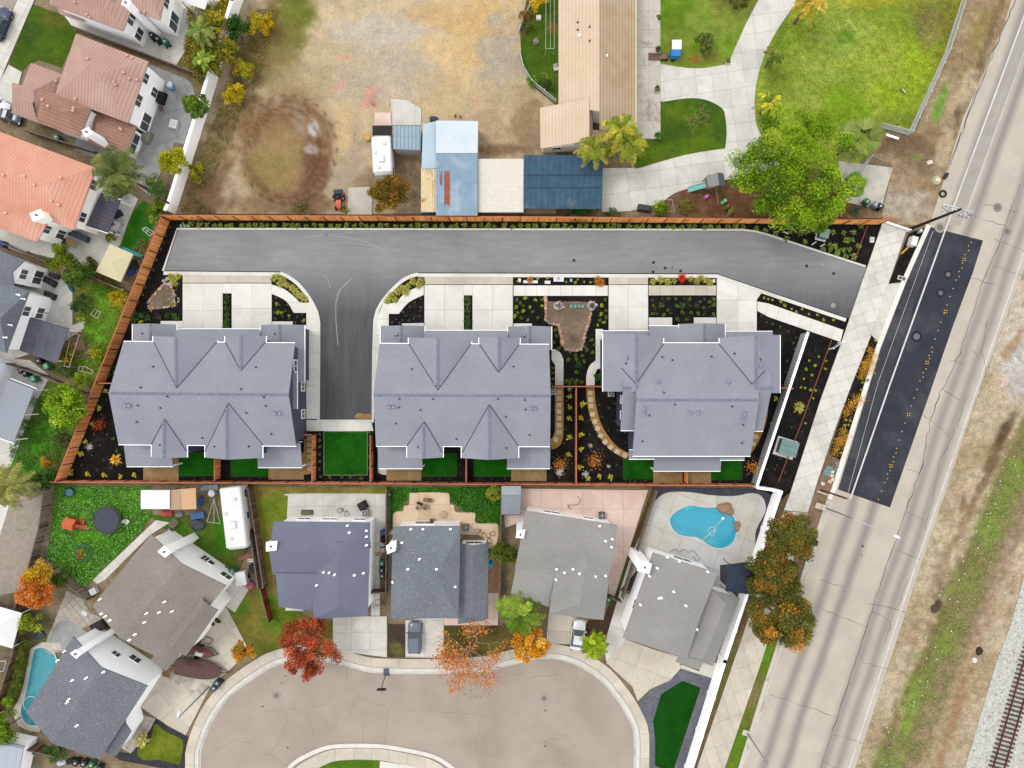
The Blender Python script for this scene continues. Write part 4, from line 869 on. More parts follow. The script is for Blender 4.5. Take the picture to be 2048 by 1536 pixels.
def duplex(label,main,fg,bg,low,patio,vents,domes,cx,cy):
    h = House('duplex_house',label,'house',cx,cy,SIDING,NEWROOF,TRIM,'new grey duplex houses in a row',CAPM)
    h.block(main,ZE,ZR,oh=.45)
    for (x0,y0,x1,y1,yin,zr) in fg: h.block([(x0,y0),(x0,yin),(x1,yin),(x1,y1)],ZE - .06,zr,oh=.4,wall=True,gut=[(0,1),(2,3)])
    for (x0,y0,x1,y1,yin,zr) in bg: h.block([(x0,yin),(x0,y0),(x1,y1),(x1,yin)],ZE - .03,zr,oh=.4,wall=True,gut=[(0,1),(2,3)])
    for q,ze,zr,axis in low: h.block(q,ze,zr,oh=.35,roof_name='lower_roof',rf=.5 if axis == 'g' else .97)
    for x0,y0,x1,y1,dz in patio:
        q = [(x0,y1),(x1,y1),(x1,y0),(x0,y0)]
        h.block(q,2.9,3.6,rf=.97,oh=.4,wall=False,roof_name='patio_roof',cap=False)
        for px,py in ((x0,y1),(x1,y1)):
            v = P(px,py,2.9);c = P((x0 + x1) / 2,(y0 + y1) / 2,2.9);v = v.lerp(c,.07);MB().box((v.x,v.y,1.4),(.2,.2,2.8)).build('post',TRIM,h.o,world=True)
    h.finish()
    for v in vents: h.vent(*v)
    for v in domes: h.vent(*v,'dome')
    return h
d1 = duplex('grey roofed duplex at the left, beside the long orange side fence',
    [(247,683),(590,686),(592,892),(237,889)],
    [(306,672,435,681,770,8.35),(450,672,532,672,742,7.45)],
    [(303,913,374,915,842,7.3),(410,915,525,916,812,8.1)],
    [([(265,648),(265,700),(353,700),(353,649)],3.2,4.3,'g'),([(353,658),(522,658),(522,702),(353,702)],3.1,4.4,'s'),([(521,650),(521,765),(609,765),(609,650)],3.2,4.3,'g')],
    [(253,884,346,933,0),(516,884,604,935,0)],
    [(307,733),(282,775),(512,734),(482,778),(335,793),(321,816),(276,811),(274,844),(528,794),(532,812),(493,826),(405,876),(320,890),(429,893),(498,893),(543,868)],[(251,811),(259,811),(550,827),(560,827)],415,790)
d1.finish()
valley(d1,[(308,684),(354,776),(434,684)]);valley(d1,[(451,684),(482,741),(531,684)]);valley(d1,[(303,888),(330,838),(373,903)]);valley(d1,[(410,903),(457,806),(526,890)])
d1.vent(285,667,'pipe');d1.vent(550,668,'pipe')
# side bay and windows on the wall that faces the camera
d1.block([(579,745),(579,818),(594,818),(594,745)],5.6,oh=.2,thick=.2,trim=TRIM,cap=False,wall=False,roof_name='bay_roof')
for t,wd,z0,z1 in [(.2,1.5,3.9,5.2),(.30,1.0,3.9,5.2)]: d1.window(0,1,t,wd,z0,z1)
for t,wd in [(.42,1.1),(.72,1.1)]: d1.window(0,1,t,wd,.9,2.3)
for t in (.2,.8): d1.window(0,2,t,.9,.9,2.2)
d2 = duplex('middle grey roofed duplex between the dark driveway stub and the rock-edged bed',
    [(759,687),(1098,689),(1100,893),(752,892)],
    [(817,675,943,683,770,8.4),(958,675,1040,676,742,7.45)],
    [(814,915,886,915,846,7.3),(923,916,1037,916,815,8.1)],
    [([(761,652),(761,700),(849,700),(849,652)],3.2,4.3,'g'),([(849,661),(1016,661),(1016,702),(849,702)],3.1,4.4,'s'),([(1016,653),(1016,700),(1103,700),(1103,653)],3.2,4.3,'g')],
    [(757,886,845,937,0),(1014,886,1100,937,0)],
    [(824,738),(1027,733),(799,798),(866,798),(996,798),(1050,800),(798,815),(841,820),(792,847),(1051,819),(1012,834),(913,878),(836,894),(1013,896),(1059,870)],[(778,814),(787,814),(1062,817),(1070,817)],925,790)
valley(d2,[(818,688),(876,780),(942,688)]);valley(d2,[(959,689),(997,745),(1038,689)]);valley(d2,[(814,891),(849,843),(885,906)]);valley(d2,[(924,906),(979,809),(1037,892)])
d2.vent(793,669,'dome');d2.vent(1048,671,'dome')
d3 = duplex('grey roofed duplex with wide front gables at the right, nearest the main road',
    [(1266,686),(1505,686),(1501,912),(1265,912)],
    [(1206,667,1327,676,783,8.15),(1439,676,1560,670,786,8.15)],[],
    [([(1358,648),(1358,700),(1450,700),(1450,648)],3.2,4.4,'g'),([(1298,652),(1400,652),(1400,702),(1298,702)],3.1,4.4,'s'),([(1205,662),(1300,662),(1300,700),(1205,700)],3.0,3.9,'s'),([(1450,663),(1545,663),(1545,700),(1450,700)],3.0,3.9,'s')],
    [(1307,900,1441,942,0)],
    [(1325,714),(1345,720),(1423,713),(1252,727),(1328,785),(1350,809),(1464,813),(1285,883),(1484,886),(1486,850),(1299,831),(1521,719),(1469,707)],[(1253,716),(1317,763),(1457,764),(1289,817),(1288,828),(1380,826),(1397,826),(1489,828),(1487,840),(1521,731)],1383,790)
d3.block([(1241,690),(1300,690),(1298,861),(1241,861)],ZE - .3,ZR - .75,oh=.35);d3.block([(1480,690),(1536,690),(1526,862),(1478,862)],ZE - .3,ZR - .75,oh=.35)
d3.block([(1258,900),(1309,900),(1309,918),(1258,918)],5.0,oh=.2,wall=False,cap=False,roof_name='ledge');d3.block([(1440,900),(1489,900),(1489,920),(1440,920)],5.0,oh=.2,wall=False,cap=False,roof_name='ledge')
d3.finish()
valley(d3,[(1327,688),(1272,768),(1243,736)]);valley(d3,[(1438,688),(1504,769),(1530,741)])
for t in (.25,.6): d3.window(0,3,t,1.0,3.6,4.9)
for t in (.15,.35): d3.window(len(d3.blocks) - 4,3,t,1.0,3.6,4.9)
# ---- houses of the cul-de-sac
R_SLATE = shingle('slate_shingle',(122,126,144),(134,138,156),(108,112,130),4.2,.5)
R_SPECK = shingle('speckled_shingle',(124,130,138),(180,184,190),(92,98,108),3.8,.75)
R_GREY = shingle('grey_shingle',(160,158,153),(192,190,184),(126,124,119),4.2,.7)
R_BROWN = shingle('weathered_shingle',(150,142,134),(188,182,172),(112,104,96),4,.7)
R_DARK = shingle('charcoal_shingle',(124,127,134),(172,176,184),(88,92,100),3.6,.8)
h = House('house','dark slate roofed house with a long concrete patio behind it','house',645,1130,WHITE,R_SLATE,None,'cul-de-sac houses')
h.block([(548,1043),(740,1045),(738,1150),(546,1150)],5.3,6.9,(0,.3));h.block([(626,1100),(626,1240),(686,1240),(738,1226)][:0] or [(626,1080),(626,1239),(736,1232),(738,1080)],5.25,6.7,(0,.2));h.block([(555,1140),(640,1140),(630,1222),(558,1214)],4.9,5.6,rf=.05)
h.finish()
for x,y in [(695,1051),(699,1065),(733,1061),(733,1073),(733,1090),(648,1144),(670,1149),(659,1145),(709,1150),(727,1146),(634,1170)]: h.vent(x,y,'tee')
h.chimney([(534,1085),(552,1084),(552,1099),(534,1101)],7.0)
for t,w_ in [(.22,1.4),(.45,1.3),(.66,.9),(.88,1.3)]: h.window(0,0,t,w_,3.3,4.6)
for t,w_ in [(.2,1.6),(.5,2.0),(.85,1.5)]: h.window(0,0,t,w_,.9,2.2)
h.window(0,1,.5,1.0,2.6,3.6)
slabs('walkway',[(570,1205),(608,1205),(607,1222),(571,1221)],MAT['conc'],.07,1,1,0)
h = House('house','speckled grey roofed house between the peach patio and the blue-grey car','house',870,1140,WHITE,R_SPECK,None,'cul-de-sac houses')
h.block([(786,1053),(921,1052),(917,1236),(781,1238)],5.3,7.0,(.3,.3));h.block([(917,1086),(917,1247),(953,1247),(976,1200)][:0] or [(916,1086),(916,1248),(975,1240),(977,1086)],3.4,4.6,(0,.2),wm=CREAM)
h.finish()
for x,y in [(822,1058),(846,1058),(901,1058),(804,1085),(839,1118),(816,1138),(873,1138),(786,1164),(910,1173)]: h.vent(x,y,'tee')
h.chimney([(774,1092),(790,1084),(790,1100),(776,1106)],7.0)
for t,w_ in [(.25,1.2),(.5,2.0),(.82,1.2)]: h.window(0,0,t,w_,3.3,4.5)
h.window(1,3,.5,2.2,1.0,2.3);h.window(0,0,.4,2.4,.2,2.2)
h = House('house','pale grey roofed house skewed against the pink concrete patio','house',1130,1130,WHITE,R_GREY,None,'cul-de-sac houses')
h.block([(1050,1021),(1234,1050),(1214,1165),(1030,1136)],5.3,6.9,(.0,.0));h.block([(1118,1090),(1098,1228),(1207,1240),(1226,1108)],5.25,6.8,(0,.25));h.block([(1036,1110),(1112,1122),(1098,1214),(1022,1186)],4.6,5.4,rf=.1)
h.finish()
for x,y in [(1199,1052),(1211,1082),(1224,1078),(1223,1094),(1113,1138),(1129,1145),(1146,1138),(1159,1147),(1112,1159),(1191,1153),(1211,1151)]: h.vent(x,y,'tee')
h.chimney([(1035,1064),(1049,1061),(1046,1075),(1033,1074)],7.0)
for t,w_ in [(.14,1.4),(.35,1.3),(.6,1.0),(.85,1.3)]: h.window(0,0,t,w_,3.3,4.5)
for t,w_ in [(.3,2.2),(.75,1.4)]: h.window(0,0,t,w_,.6,2.2)
h = House('house','grey roofed house next to the kidney-shaped swimming pool','house',1365,1215,WHITE,R_GREY,None,'cul-de-sac houses')
h.block([(1306,1105),(1436,1146),(1374,1318),(1246,1276)],5.3,6.9,(.25,.1));h.block([(1421,1178),(1366,1312),(1426,1332),(1480,1197)],4.9,6.2,(.1,.1));h.block([(1352,1290),(1408,1306),(1396,1338),(1350,1310)][:0] or [(1366,1286),(1412,1302),(1398,1340),(1352,1324)],3.4,4.2,rf=.1)
h.finish()
for x,y in [(1334,1114),(1358,1122),(1415,1143),(1314,1136),(1281,1209),(1322,1195),(1318,1196),(1347,1183),(1371,1211),(1393,1258),(1299,1152)]: h.vent(x,y,'tee')
h.chimney([(1276,1118),(1293,1124),(1301,1112),(1308,1122),(1300,1146),(1276,1140)][:0] or [(1281,1122),(1302,1128),(1297,1146),(1276,1140)],7.2)
for t,w_ in [(.18,1.6),(.45,1.4),(.8,1.8)]: h.window(0,0,t,w_,3.2,4.5)
h.window(0,0,.6,2.4,.2,2.3);h.window(0,3,.35,1.2,3.2,4.4);h.window(1,0,.2,.9,3.2,4.4)
h = House('house','weathered brown-grey roofed house turned diagonally below the trampoline yard','house',320,1190,M((236,236,232),.75,var=.03,g=1.03),R_BROWN,None,'cul-de-sac houses')
h.block([(302,1069),(185,1212),(330,1322),(452,1171)],5.2,7.0,oh=.35);h.block([(400,1180),(330,1270),(372,1312),(436,1220)],5.0,6.3,(0,0),oh=.3);h.block([(330,1270),(395,1225),(410,1300),(340,1340)][:0] or [(352,1270),(300,1320),(332,1342),(400,1262)],4.6,5.4,(.1,.1),oh=.3)
h.finish()
for x,y in [(221,1240),(201,1198),(330,1203),(294,1226),(290,1244),(319,1224),(271,1268),(260,1279),(345,1222),(212,1232),(204,1227)]: h.vent(x,y,'tee')
h.chimney([(318,1103),(330,1092),(341,1104),(331,1113)],7.6)
for t,w_ in [(.62,1.9)]: h.window(0,3,1 - t,w_,1.0,2.2)
h.window(0,3,.08,1.5,1.6,3.0);h.window(0,3,.42,1.0,1.0,2.2);h.window(0,3,.75,1.4,3.2,4.3)
h = House('house','charcoal roofed house over the curved pool in the lower left corner','house',180,1390,M((238,240,248),.7,var=.03,g=1.03),R_DARK,None,'cul-de-sac houses')
h.block([(146,1273),(52,1425),(200,1518),(295,1372)],5.2,7.1,oh=.35);h.block([(250,1420),(205,1490),(232,1512),(262,1464)],3.6,4.2,oh=.3,roof_name='porch_roof')
h.finish()
for x,y in [(130,1302),(117,1320),(82,1372),(208,1343),(146,1360),(174,1355),(136,1404),(139,1398),(155,1450)]: h.vent(x,y,'tee')
h.chimney([(143,1306),(152,1300),(163,1306),(154,1315)],8.0)
h.window(0,3,.82,.9,3.6,4.6);h.window(0,3,.55,1.1,2.4,3.4);h.window(0,3,.35,1.5,1.0,2.2);h.window(0,2,.2,1.3,1.0,2.3)
# ---- left-hand neighbours
TB = striped('brown_tile',(206,170,156),(176,138,124),-21,.42,.28,(196,160,146),c3=(212,180,168));TB2 = striped('brown_tile_turned',(186,146,128),(148,110,94),69,.42,.3,(172,132,112),c3=(196,156,136))
TS = striped('salmon_tile',(238,178,152),(216,150,126),-21,.42,.25,(232,168,142),c3=(242,188,166))
h = House('house','brown tile roofed house at the top edge beside the yellow shrubs','house',230,20,WHITE,TB,None,'tile roofed houses')
h.block([(122,-55),(272,-6),(246,62),(98,8)],5.2,7.0,(.3,.3));h.block([(262,-60),(335,-34),(320,40),(262,20)],5.2,6.4,(.2,.3));h.block([(96,-40),(130,-30),(170,44),(120,28)],2.9,3.6,rf=.1)
h.finish()
for t in (.35,): h.window(0,1,t,1.2,3.4,4.8)
h.window(0,1,.75,1.5,1.0,2.5);h.window(1,1,.4,1.3,3.4,4.8);h.window(1,1,.7,2.2,.6,2.6);h.window(0,1,.55,1.4,3.4,4.8)
h.chimney([(248,0),(262,4),(258,14),(245,9)],7.2)
for x,y in [(150,5),(175,30),(225,0),(290,25),(180,35)]: h.vent(x,y,'box',M((228,180,164),.8))
h = House('house','brown tile roofed house with several hips left of the grey patio','house',170,190,WHITE,TB,None,'tile roofed houses')
h.block([(152,67),(297,123),(256,246),(110,190)],5.2,7.2,(.41,.41));h.block([(82,175),(184,214),(159,274),(74,245)],5.15,6.8,(.3,.3),roofm=TB2);h.block([(62,126),(128,150),(76,246),(22,225),][0:4],2.9,4.3,(.35,.35));h.block([(24,164),(80,184),(76,246),(24,226)],2.95,4.2,(.3,.0));h.block([(187,216),(273,253),(251,312),(176,284)],2.9,4.2,(.3,.35),roofm=TB2)
h.finish()
h.window(0,1,.2,1.3,3.5,4.8);h.window(0,1,.3,1.2,.9,2.3);h.window(0,1,.6,1.5,3.4,4.8);h.window(0,1,.85,2.2,.4,2.3);h.window(4,1,.5,2.6,.8,2.2)
h.chimney([(166,262),(178,257),(184,268),(172,273)],6.8)
for x,y in [(176,118),(113,163),(228,165),(231,170),(248,146),(259,158),(97,213),(148,217),(147,222),(241,257),(243,260),(86,200),(255,112),(265,116),(275,160),(152,198)]: h.vent(x,y,'box',M((228,180,164),.8))
h = House('house','salmon pink tile roofed house with a dark patio cover, left edge','house',80,370,CREAM,TS,None,'tile roofed houses')
h.block([(-110,222),(192,336),(147,460),(-155,346)],5.2,7.2,(.2,.2));h.block([(-60,376),(100,436),(73,484),(-85,426)],5.15,6.6,(.2,.3))
h.finish()
h.window(0,1,.22,1.3,3.4,4.8);h.window(0,1,.8,1.3,3.2,4.5);h.window(1,1,.4,1.2,3.4,4.8);h.window(1,1,.4,1.5,.6,2.2);h.window(0,1,.35,2.4,.3,2.2);h.window(0,2,.12,1.6,1.6,3.2)
h.chimney([(62,428),(82,420),(88,434),(68,442)],7.0)
for x,y in [(104,402),(118,410),(122,356),(50,353),(12,427),(70,370),(8,350)]: h.vent(x,y,'box',M((240,196,176),.8))
po = MB();Z = 2.9;q = [P(*p,Z) for p in [(202,384),(240,399),(215,464),(172,454)]]
h.block([(202,384),(241,400),(216,466),(172,452)],2.9,oh=.1,wall=False,roofm=striped('patio_cover_bands',(110,100,96),(70,62,58),69,.5,.2,(124,104,88),c3=(84,86,106)),roof_name='patio_cover',thick=.12,trim=TRIM)
for p in ((238,401),(214,462)): v = P(*p,2.8);MB().box((v.x,v.y,1.4),(.14,.14,2.8)).build('post',TRIM,h.o,world=True)
h = House('house','speckled grey roofed white house on the left edge with a dark patio cover','house',10,600,WHITE,R_SPECK,None,'left edge houses')
h.block([(-90,467),(49,521),(28,574),(-112,520)],5.2,6.4,(0,.0),rf=.5);h.block([(-80,530),(58,583),(12,706),(-126,653)],5.3,7.0,(.2,.1))
h.finish()
h.window(0,1,.5,1.3,3.3,4.6);h.window(0,1,.5,1.8,.5,2.2);h.window(1,1,.3,1.3,3.3,4.6);h.window(1,1,.3,1.5,.8,2.2)
h.block([(61,634),(140,658),(114,727),(36,700)],2.7,2.95,rf=.02,oh=.1,wall=False,roofm=striped('dark_patio_panels',(82,82,88),(118,120,128),-18,.85,.1,(98,100,110),c3=(112,114,128),bmp=.2),roof_name='patio_cover',thick=.1)
for p in ((136,660),(113,722),(88,645)): v = P(*p,2.7);MB().box((v.x,v.y,1.3),(.12,.12,2.6)).build('post',TRIM,h.o,world=True)
for x,y in [(48,598),(22,650),(12,675),(38,590)]: h.vent(x,y,'tee')
h = House('house','white walled house on the left edge with a ribbed grey patio roof','house',0,800,M((226,232,244),.7,var=.03,g=1.03),R_SPECK,None,'left edge houses')
h.block([(-130,672),(-22,722),(-70,850),(-180,800)],5.2,6.8,(.2,.2));h.block([(20,757),(73,778),(27,886),(-30,866)],2.8,3.2,rf=.02,oh=.1,wall=False,roofm=striped('ribbed_grey_panel',(168,174,184),(140,146,158),-21,.3,.3,rough=.5),roof_name='patio_cover',thick=.1,trim=TRIM)
for p in ((70,780),(28,880),(48,830)): v = P(*p,2.7);MB().box((v.x,v.y,1.3),(.12,.12,2.6)).build('post',TRIM,h.o,world=True)
h.window(0,1,.5,1.6,3.2,4.5)
h = House('shed','pale grey metal shed roof in the bottom left corner','shed',25,1510,WHITE,striped('grey_metal_panels',(186,192,202),(160,166,178),-11,1.1,.06,rough=.5,bmp=.2),None)
h.block([(4,1483),(50,1493),(30,1580),(-20,1570)],2.6,2.9,rf=.03,oh=.15)
# ---- ranch house to the north with its tiled gable
RT = striped('beige_tile',(232,206,180),(208,180,152),0,.42,.22,(226,200,172),c3=(236,212,190));RT2 = striped('mossy_tile',(202,178,148),(158,136,106),0,.42,.35,(188,164,128),c3=(206,184,156))
h = House('house','long beige tile roofed ranch house at the top, beside the curved drive','house',1190,120,CREAM,RT,None)
# west and east slopes carry differently aged tile
h.block([(1117,-140),(1117,210),(1274,262),(1274,-140)],2.9,5.0,rf=.5,oh=.5);east = h.block([(1198,-138),(1198,262),(1274,262),(1274,-138)],4.6,4.6,wall=False,roofm=RT2,thick=.05)
me = east.data
for v in me.vertices:                     # tilt the weathered east slope onto the deck
    wx = v.co.x + h.o.location.x;k = (wx - 10.95) / (P(1274,0,2.9).x - 10.95)
    v.co.z = (5.05 - 2.1 * k) + (0 if v.co.z > 4.58 else -.03)
h.block([(1080,216),(1081,297),(1186,290),(1186,206)],3.0,4.6,rf=.9,oh=.4,roofm=RT);h.block([(1150,262),(1150,290),(1215,290),(1215,262)],2.8,3.6,rf=.15,oh=.3,roofm=RT2)
h.finish()
for x,y in [(1155,45),(1179,54),(1179,82),(1155,60),(1212,108)]: h.vent(x,y,'pipe')
h.vent(1159,71,'box');h.vent(1213,112,'tee');h.window(2,1,.3,1.2,1.0,2.0)
# ---- metal sheds and carports north of the fence
def corrugated(h,q,z0,z1,mat,pitch=.28,amp=.035,axis=0,name='roof'):
    """real ribbed sheet between four pixel corners; q0-q1 is the low edge at z0, q3-q2 the high edge at z1; ribs run from low to high"""
    A,B = P(*q[0],z0),P(*q[1],z0);D,C_2 = P(*q[3],z1),P(*q[2],z1);n = int((B - A).length / pitch) * 4;V = [];F = []
    for i in range(n + 1):
        t = i / n;dz = amp * math.sin(i * math.pi / 2);V += [A.lerp(B,t) + Vector((0,0,dz)),D.lerp(C_2,t) + Vector((0,0,dz))]
    F = [(2 * i,2 * i + 2,2 * i + 3,2 * i + 1) for i in range(n)]
    o = obj(name,V,F,mat,h.o);
    k = len(h.tv);h.tv += [tuple(A),tuple(B),tuple(C_2),tuple(D)];h.tf.append((k,k + 1,k + 2,k + 3));return o
MBLU = G('pale_blue_sheet',(196,216,228),(186,208,222),.4,(206,222,230),.3,9,.05,.45,.05)
MGAL = G('galvanised_sheet',(156,180,200),(144,168,188),.6,(176,196,210),.4,9,.12,.45,.05,lo3=.5,hi3=.62)
MWHT = G('white_sheet',(226,236,242),(214,228,236),.4,None,.3,9,.05,.45,.05)
MRUST = G('rust_yellow_sheet',(236,222,190),(240,212,156),1.0,(196,140,76),.7,6,.2,.7,.1,lo3=.55,hi3=.68)
h = House('metal_shed','pale blue and galvanised metal shed with a rust-red streak','shed',900,340,M((206,206,204),.7),MBLU,None)
h.block([(872,241),(956,242),(955,306),(872,306)],3.5,oh=.05,roofm=MWHT,thick=.08);h.block([(846,248),(873,242),(873,336),(843,338)],3.1,oh=.05,roofm=MBLU,thick=.08,zb=0)
h.block([(872,306),(955,306),(955,430),(872,430)],3.2,oh=.08,thick=.02,roofm=MGAL);corrugated(h,[(872,305),(955,305),(955,431),(872,431)],3.42,3.32,MGAL)
h.block([(842,337),(872,337),(872,422),(842,424)],2.9,oh=.05,thick=.02,roofm=MRUST);corrugated(h,[(842,337),(872,337),(872,424),(842,424)],3.0,2.95,MRUST,.3,.03)
corrugated(h,[(842,424),(876,424),(876,432),(842,432)],2.2,2.1,M((60,66,78),.5),.32,.06,name='lean_to_roof');corrugated(h,[(878,420),(948,420),(948,431),(878,431)],2.6,2.5,M((222,226,230),.5),.5,.04,name='lean_to_roof')
rs = M((166,84,58),.85,var=.25,sc=1)
for q in ([(889,341),(899,341),(899,408),(896,412),(893,404),(889,412)],[(881,345),(884,341),(883,372),(880,368)]):
    w_ = ccw([P(x,y,3.5) for x,y in q]);obj('rust_patch',[(v.x,v.y,3.415) for v in w_],[tuple(range(len(q)))],rs,h.o)
h = House('carport','cream ribbed metal carport between the blue shed and the dark blue roof','carport',1000,370,M((220,220,214),.7),MBLU,None)
corrugated(h,[(956,318),(1047,318),(1047,424),(956,424)],2.9,2.7,M((238,232,220),.55,var=.05),.62,.06,name='roof')
ribs = [o for o in h.o.children];
# ribs run left to right on this one
bpy.data.objects.remove(ribs[-1]);V = [];F = [];n = 84
for i in range(n + 1):
    y = 318 + 106 * i / n;z = 2.9 - .2 * i / n + .045 * math.sin(i * math.pi / 2);V += [P(956,y,2.85),P(1047,y,2.85)];V[-1].z = V[-2].z = z
F = [(2 * i,2 * i + 2,2 * i + 3,2 * i + 1) for i in range(n)];obj('roof',V,F,M((240,234,222),.55,var=.05),h.o)
for p in ((960,322),(1044,322),(960,420),(1044,420)): v = P(*p,2.7);MB().box((v.x,v.y,1.35),(.14,.14,2.7)).build('post',M((150,140,120),.7),h.o,world=True)
BLU = G('dark_blue_roofing',(74,104,126),(60,88,110),.8,(132,134,140),.35,5,.2,.6,.1,lo3=.6,hi3=.75)
h = House('carport','dark blue panelled carport roof beside the concrete drive','carport',1125,365,M((130,110,90),.8),BLU,None)
h.block([(1048,310),(1206,310),(1204,418),(1047,417)],2.9,oh=.2,wall=False,roofm=BLU,thick=.1)
for y in (350,375): 
    a,b = P(1050,y,3),P(1204,y,3);MB().box(((a.x + b.x) / 2,a.y,2.92),(b.x - a.x,.1,.05)).build('seam',M((36,58,76),.6),h.o,world=True)
for x in range(1060,1204,12):
    a,b = P(x,312,3),P(x,416,3);MB().box((a.x,(a.y + b.y) / 2,2.912),(.05,a.y - b.y,.03)).build('rib',M((42,70,92),.6),h.o,world=True)
for p in ((1052,314),(1200,314),(1052,412),(1200,412),(1125,412)): v = P(*p,2.8);MB().box((v.x,v.y,1.4),(.14,.14,2.8)).build('post',M((150,110,80),.7),h.o,world=True)
h = House('metal_shed','small light blue standing-seam shed beside the camper trailer','shed',813,275,M((200,200,198),.7),MBLU,None)
h.block([(786,252),(842,252),(841,300),(786,298)],2.5,oh=.1,roofm=G('seam_blue',(166,190,202),(156,180,192),.6,None,.3,9,.05,.5),thick=.08)
for i in range(8):
    a,b = P(786 + 7.6 * i,253,2.5),P(786 + 7.6 * i,299,2.5);MB().box((a.x,(a.y + b.y) / 2,2.52),(.05,a.y - b.y,.05)).build('seam',M((120,146,160),.5),h.o,world=True)
a,b = P(786,271,2.5),P(842,271,2.5);MB().box(((a.x + b.x) / 2,a.y,2.53),(b.x - a.x,.12,.04)).build('seam',M((150,176,190),.5),h.o,world=True)
h = House('garden_shed','narrow grey roofed garden shed behind the peach patio house','shed',1022,1005,M((160,164,170),.7),shingle('shed_shingle',(150,158,168),(170,178,186),(120,128,140),3,.5),None)
h.block([(1003,972),(1042,972),(1042,990),(1003,990)],2.6,oh=.1,roofm=M((170,176,182),.7));h.block([(1003,990),(1042,990),(1041,1029),(1003,1029)],2.4,oh=.1)
# ================================================================ fences and walls
def fence(name,label,pts,h=2.1,span=2.35,cols=((206,128,68),(190,112,58),(216,142,80)),zb=0.0,inner=1,cat='fence',cap=(196,116,80),post=(96,54,32),bw=.145,group=None,gappy=0.0):
    """board fence: every bay of boards is a part, posts between the bays, capped along the top. pixel polyline on the ground"""
    p0 = P(*pts[0]);f = thing(name,label,cat,(p0.x,p0.y,0),0,group)
    cm,pm = M(cap,.75,var=.15,sc=1.5),M(post,.8,var=.15)
    for a,b in zip(pts,pts[1:]):
        A,B = P(*a).xy,P(*b).xy;L = (B - A).length;n = max(1,round(L / span));d = (B - A).normalized();nn = Vector((-d.y,d.x)) * inner;rz = math.atan2(d.y,d.x)
        for k in range(n):
            u0,u1 = L * k / n,L * (k + 1) / n;mb = MB();m = max(2,int((u1 - u0 - .1) / bw));w = (u1 - u0 - .1) / m
            tone = random.uniform(.88,1.1)
            for i in range(m):
                c = A + d * (u0 + .05 + w * (i + .5));q = lin(random.choice(cols),1.25);v = tone * random.uniform(.82,1.14)
                if random.random() < gappy: continue
                hh = h - .06 + random.uniform(-.012,.012)
                mb.box((c.x + nn.x * random.uniform(0,.012),c.y + nn.y * random.uniform(0,.012),zb + hh / 2),(w - .012,.022,hh),rz,tuple(x * v for x in q))
            mb.build('panel',BOARD,f,world=True,usecol=True)
            c = A + d * u0;MB().box((c.x + nn.x * .03,c.y + nn.y * .03,zb + h / 2),(.1,.1,h),rz).build('post',pm,f,world=True)
        c = A + d * L;MB().box((c.x + nn.x * .03,c.y + nn.y * .03,zb + h / 2),(.1,.1,h),rz).build('post',pm,f,world=True)
        c = (A + B) / 2;MB().box((c.x,c.y,zb + h + .02),(L + .1,.15,.04),rz).build('cap_rail',cm,f,world=True)
        MB().box((c.x - nn.x * .035,c.y - nn.y * .035,zb + h * .5),(L,.04,.09),rz).build('rail',cm,f,world=True)
    return f
def wall(name,label,pts,h,th,mat,capm=None,capw=.0,cat='wall',zb=0,pil=None,blocks=None):
    p0 = P(*pts[0]);f = thing(name,label,cat,(p0.x,p0.y,0))
    for a,b in zip(pts,pts[1:]):
        A,B = P(*a).xy,P(*b).xy;L = (B - A).length;d = (B - A).normalized();rz = math.atan2(d.y,d.x);c = (A + B) / 2
        n = max(1,round(L / (blocks or 1e9)))
        for k in range(n):
            cc = A + d * (L * (k + .5) / n);MB().box((cc.x,cc.y,zb + h / 2),(L / n - (.03 if n > 1 else 0),th,h),rz).build('wall_panel',mat,f,world=True)
        if capm: MB().box((c.x,c.y,zb + h + .04),(L + th,th + capw,.08),rz).build('coping',capm,f,world=True)
        if pil:
            m = max(1,round(L / pil))
            for k in range(m + 1):
                cc = A + d * (L * k / m);MB().box((cc.x,cc.y,zb + h / 2 + .06),(th + .16,th + .16,h + .12),rz).build('pilaster',mat,f,world=True)
    return f
FW = ((250,168,92),(238,152,80),(255,184,110));FL = ((236,156,94),(220,140,82),(244,170,110));FB = ((214,134,98),(198,118,86),(222,146,110))
fence('wooden_fence','long orange board fence along the north side of the development',[(340,440),(1040,443),(1756,449)],2.5,cols=FW,inner=-1)
fence('wooden_fence','brown-orange board fence slanting down the left side of the development',[(340,442),(133,958)],2.2,cols=FL,inner=1)
fence('wooden_fence','low reddish board fence along the back gardens of the duplexes',[(120,960),(1500,967)],1.9,cols=FB,inner=1)
FI = ((230,150,92),(214,134,80),(238,162,106))
for lab,pts in [('short orange fence between the first two turf squares',[(441,912),(441,957)]),('orange fence left of the large central turf square',[(632,868),(632,960)]),('orange fence right of the large central turf square',[(746,869),(746,960)]),('thin fence between the turf squares behind the middle duplex',[(934,908),(934,961)]),
                 ('reddish fence across the mulch between the middle and right duplexes',[(1150,776),(1150,963)]),('short fence between the two patios behind the right duplex',[(1368,935),(1368,964)]),('fence crossing the gap between middle and right duplexes',[(1103,773),(1205,773)]),('short fence from left fence to left duplex',[(208,766),(250,767)]),('short fence closing the gap right of left duplex',[(606,868),(632,868)]),('short fence from right duplex to white site wall',[(1548,776),(1575,777)])]:
    fence('garden_fence',lab,pts,1.8,cols=FI if 'thin' not in lab else FB,inner=1)
OLDW = ((128,114,100),(112,98,86),(140,126,112));OLDB = ((108,84,68),(92,72,58),(120,98,80))
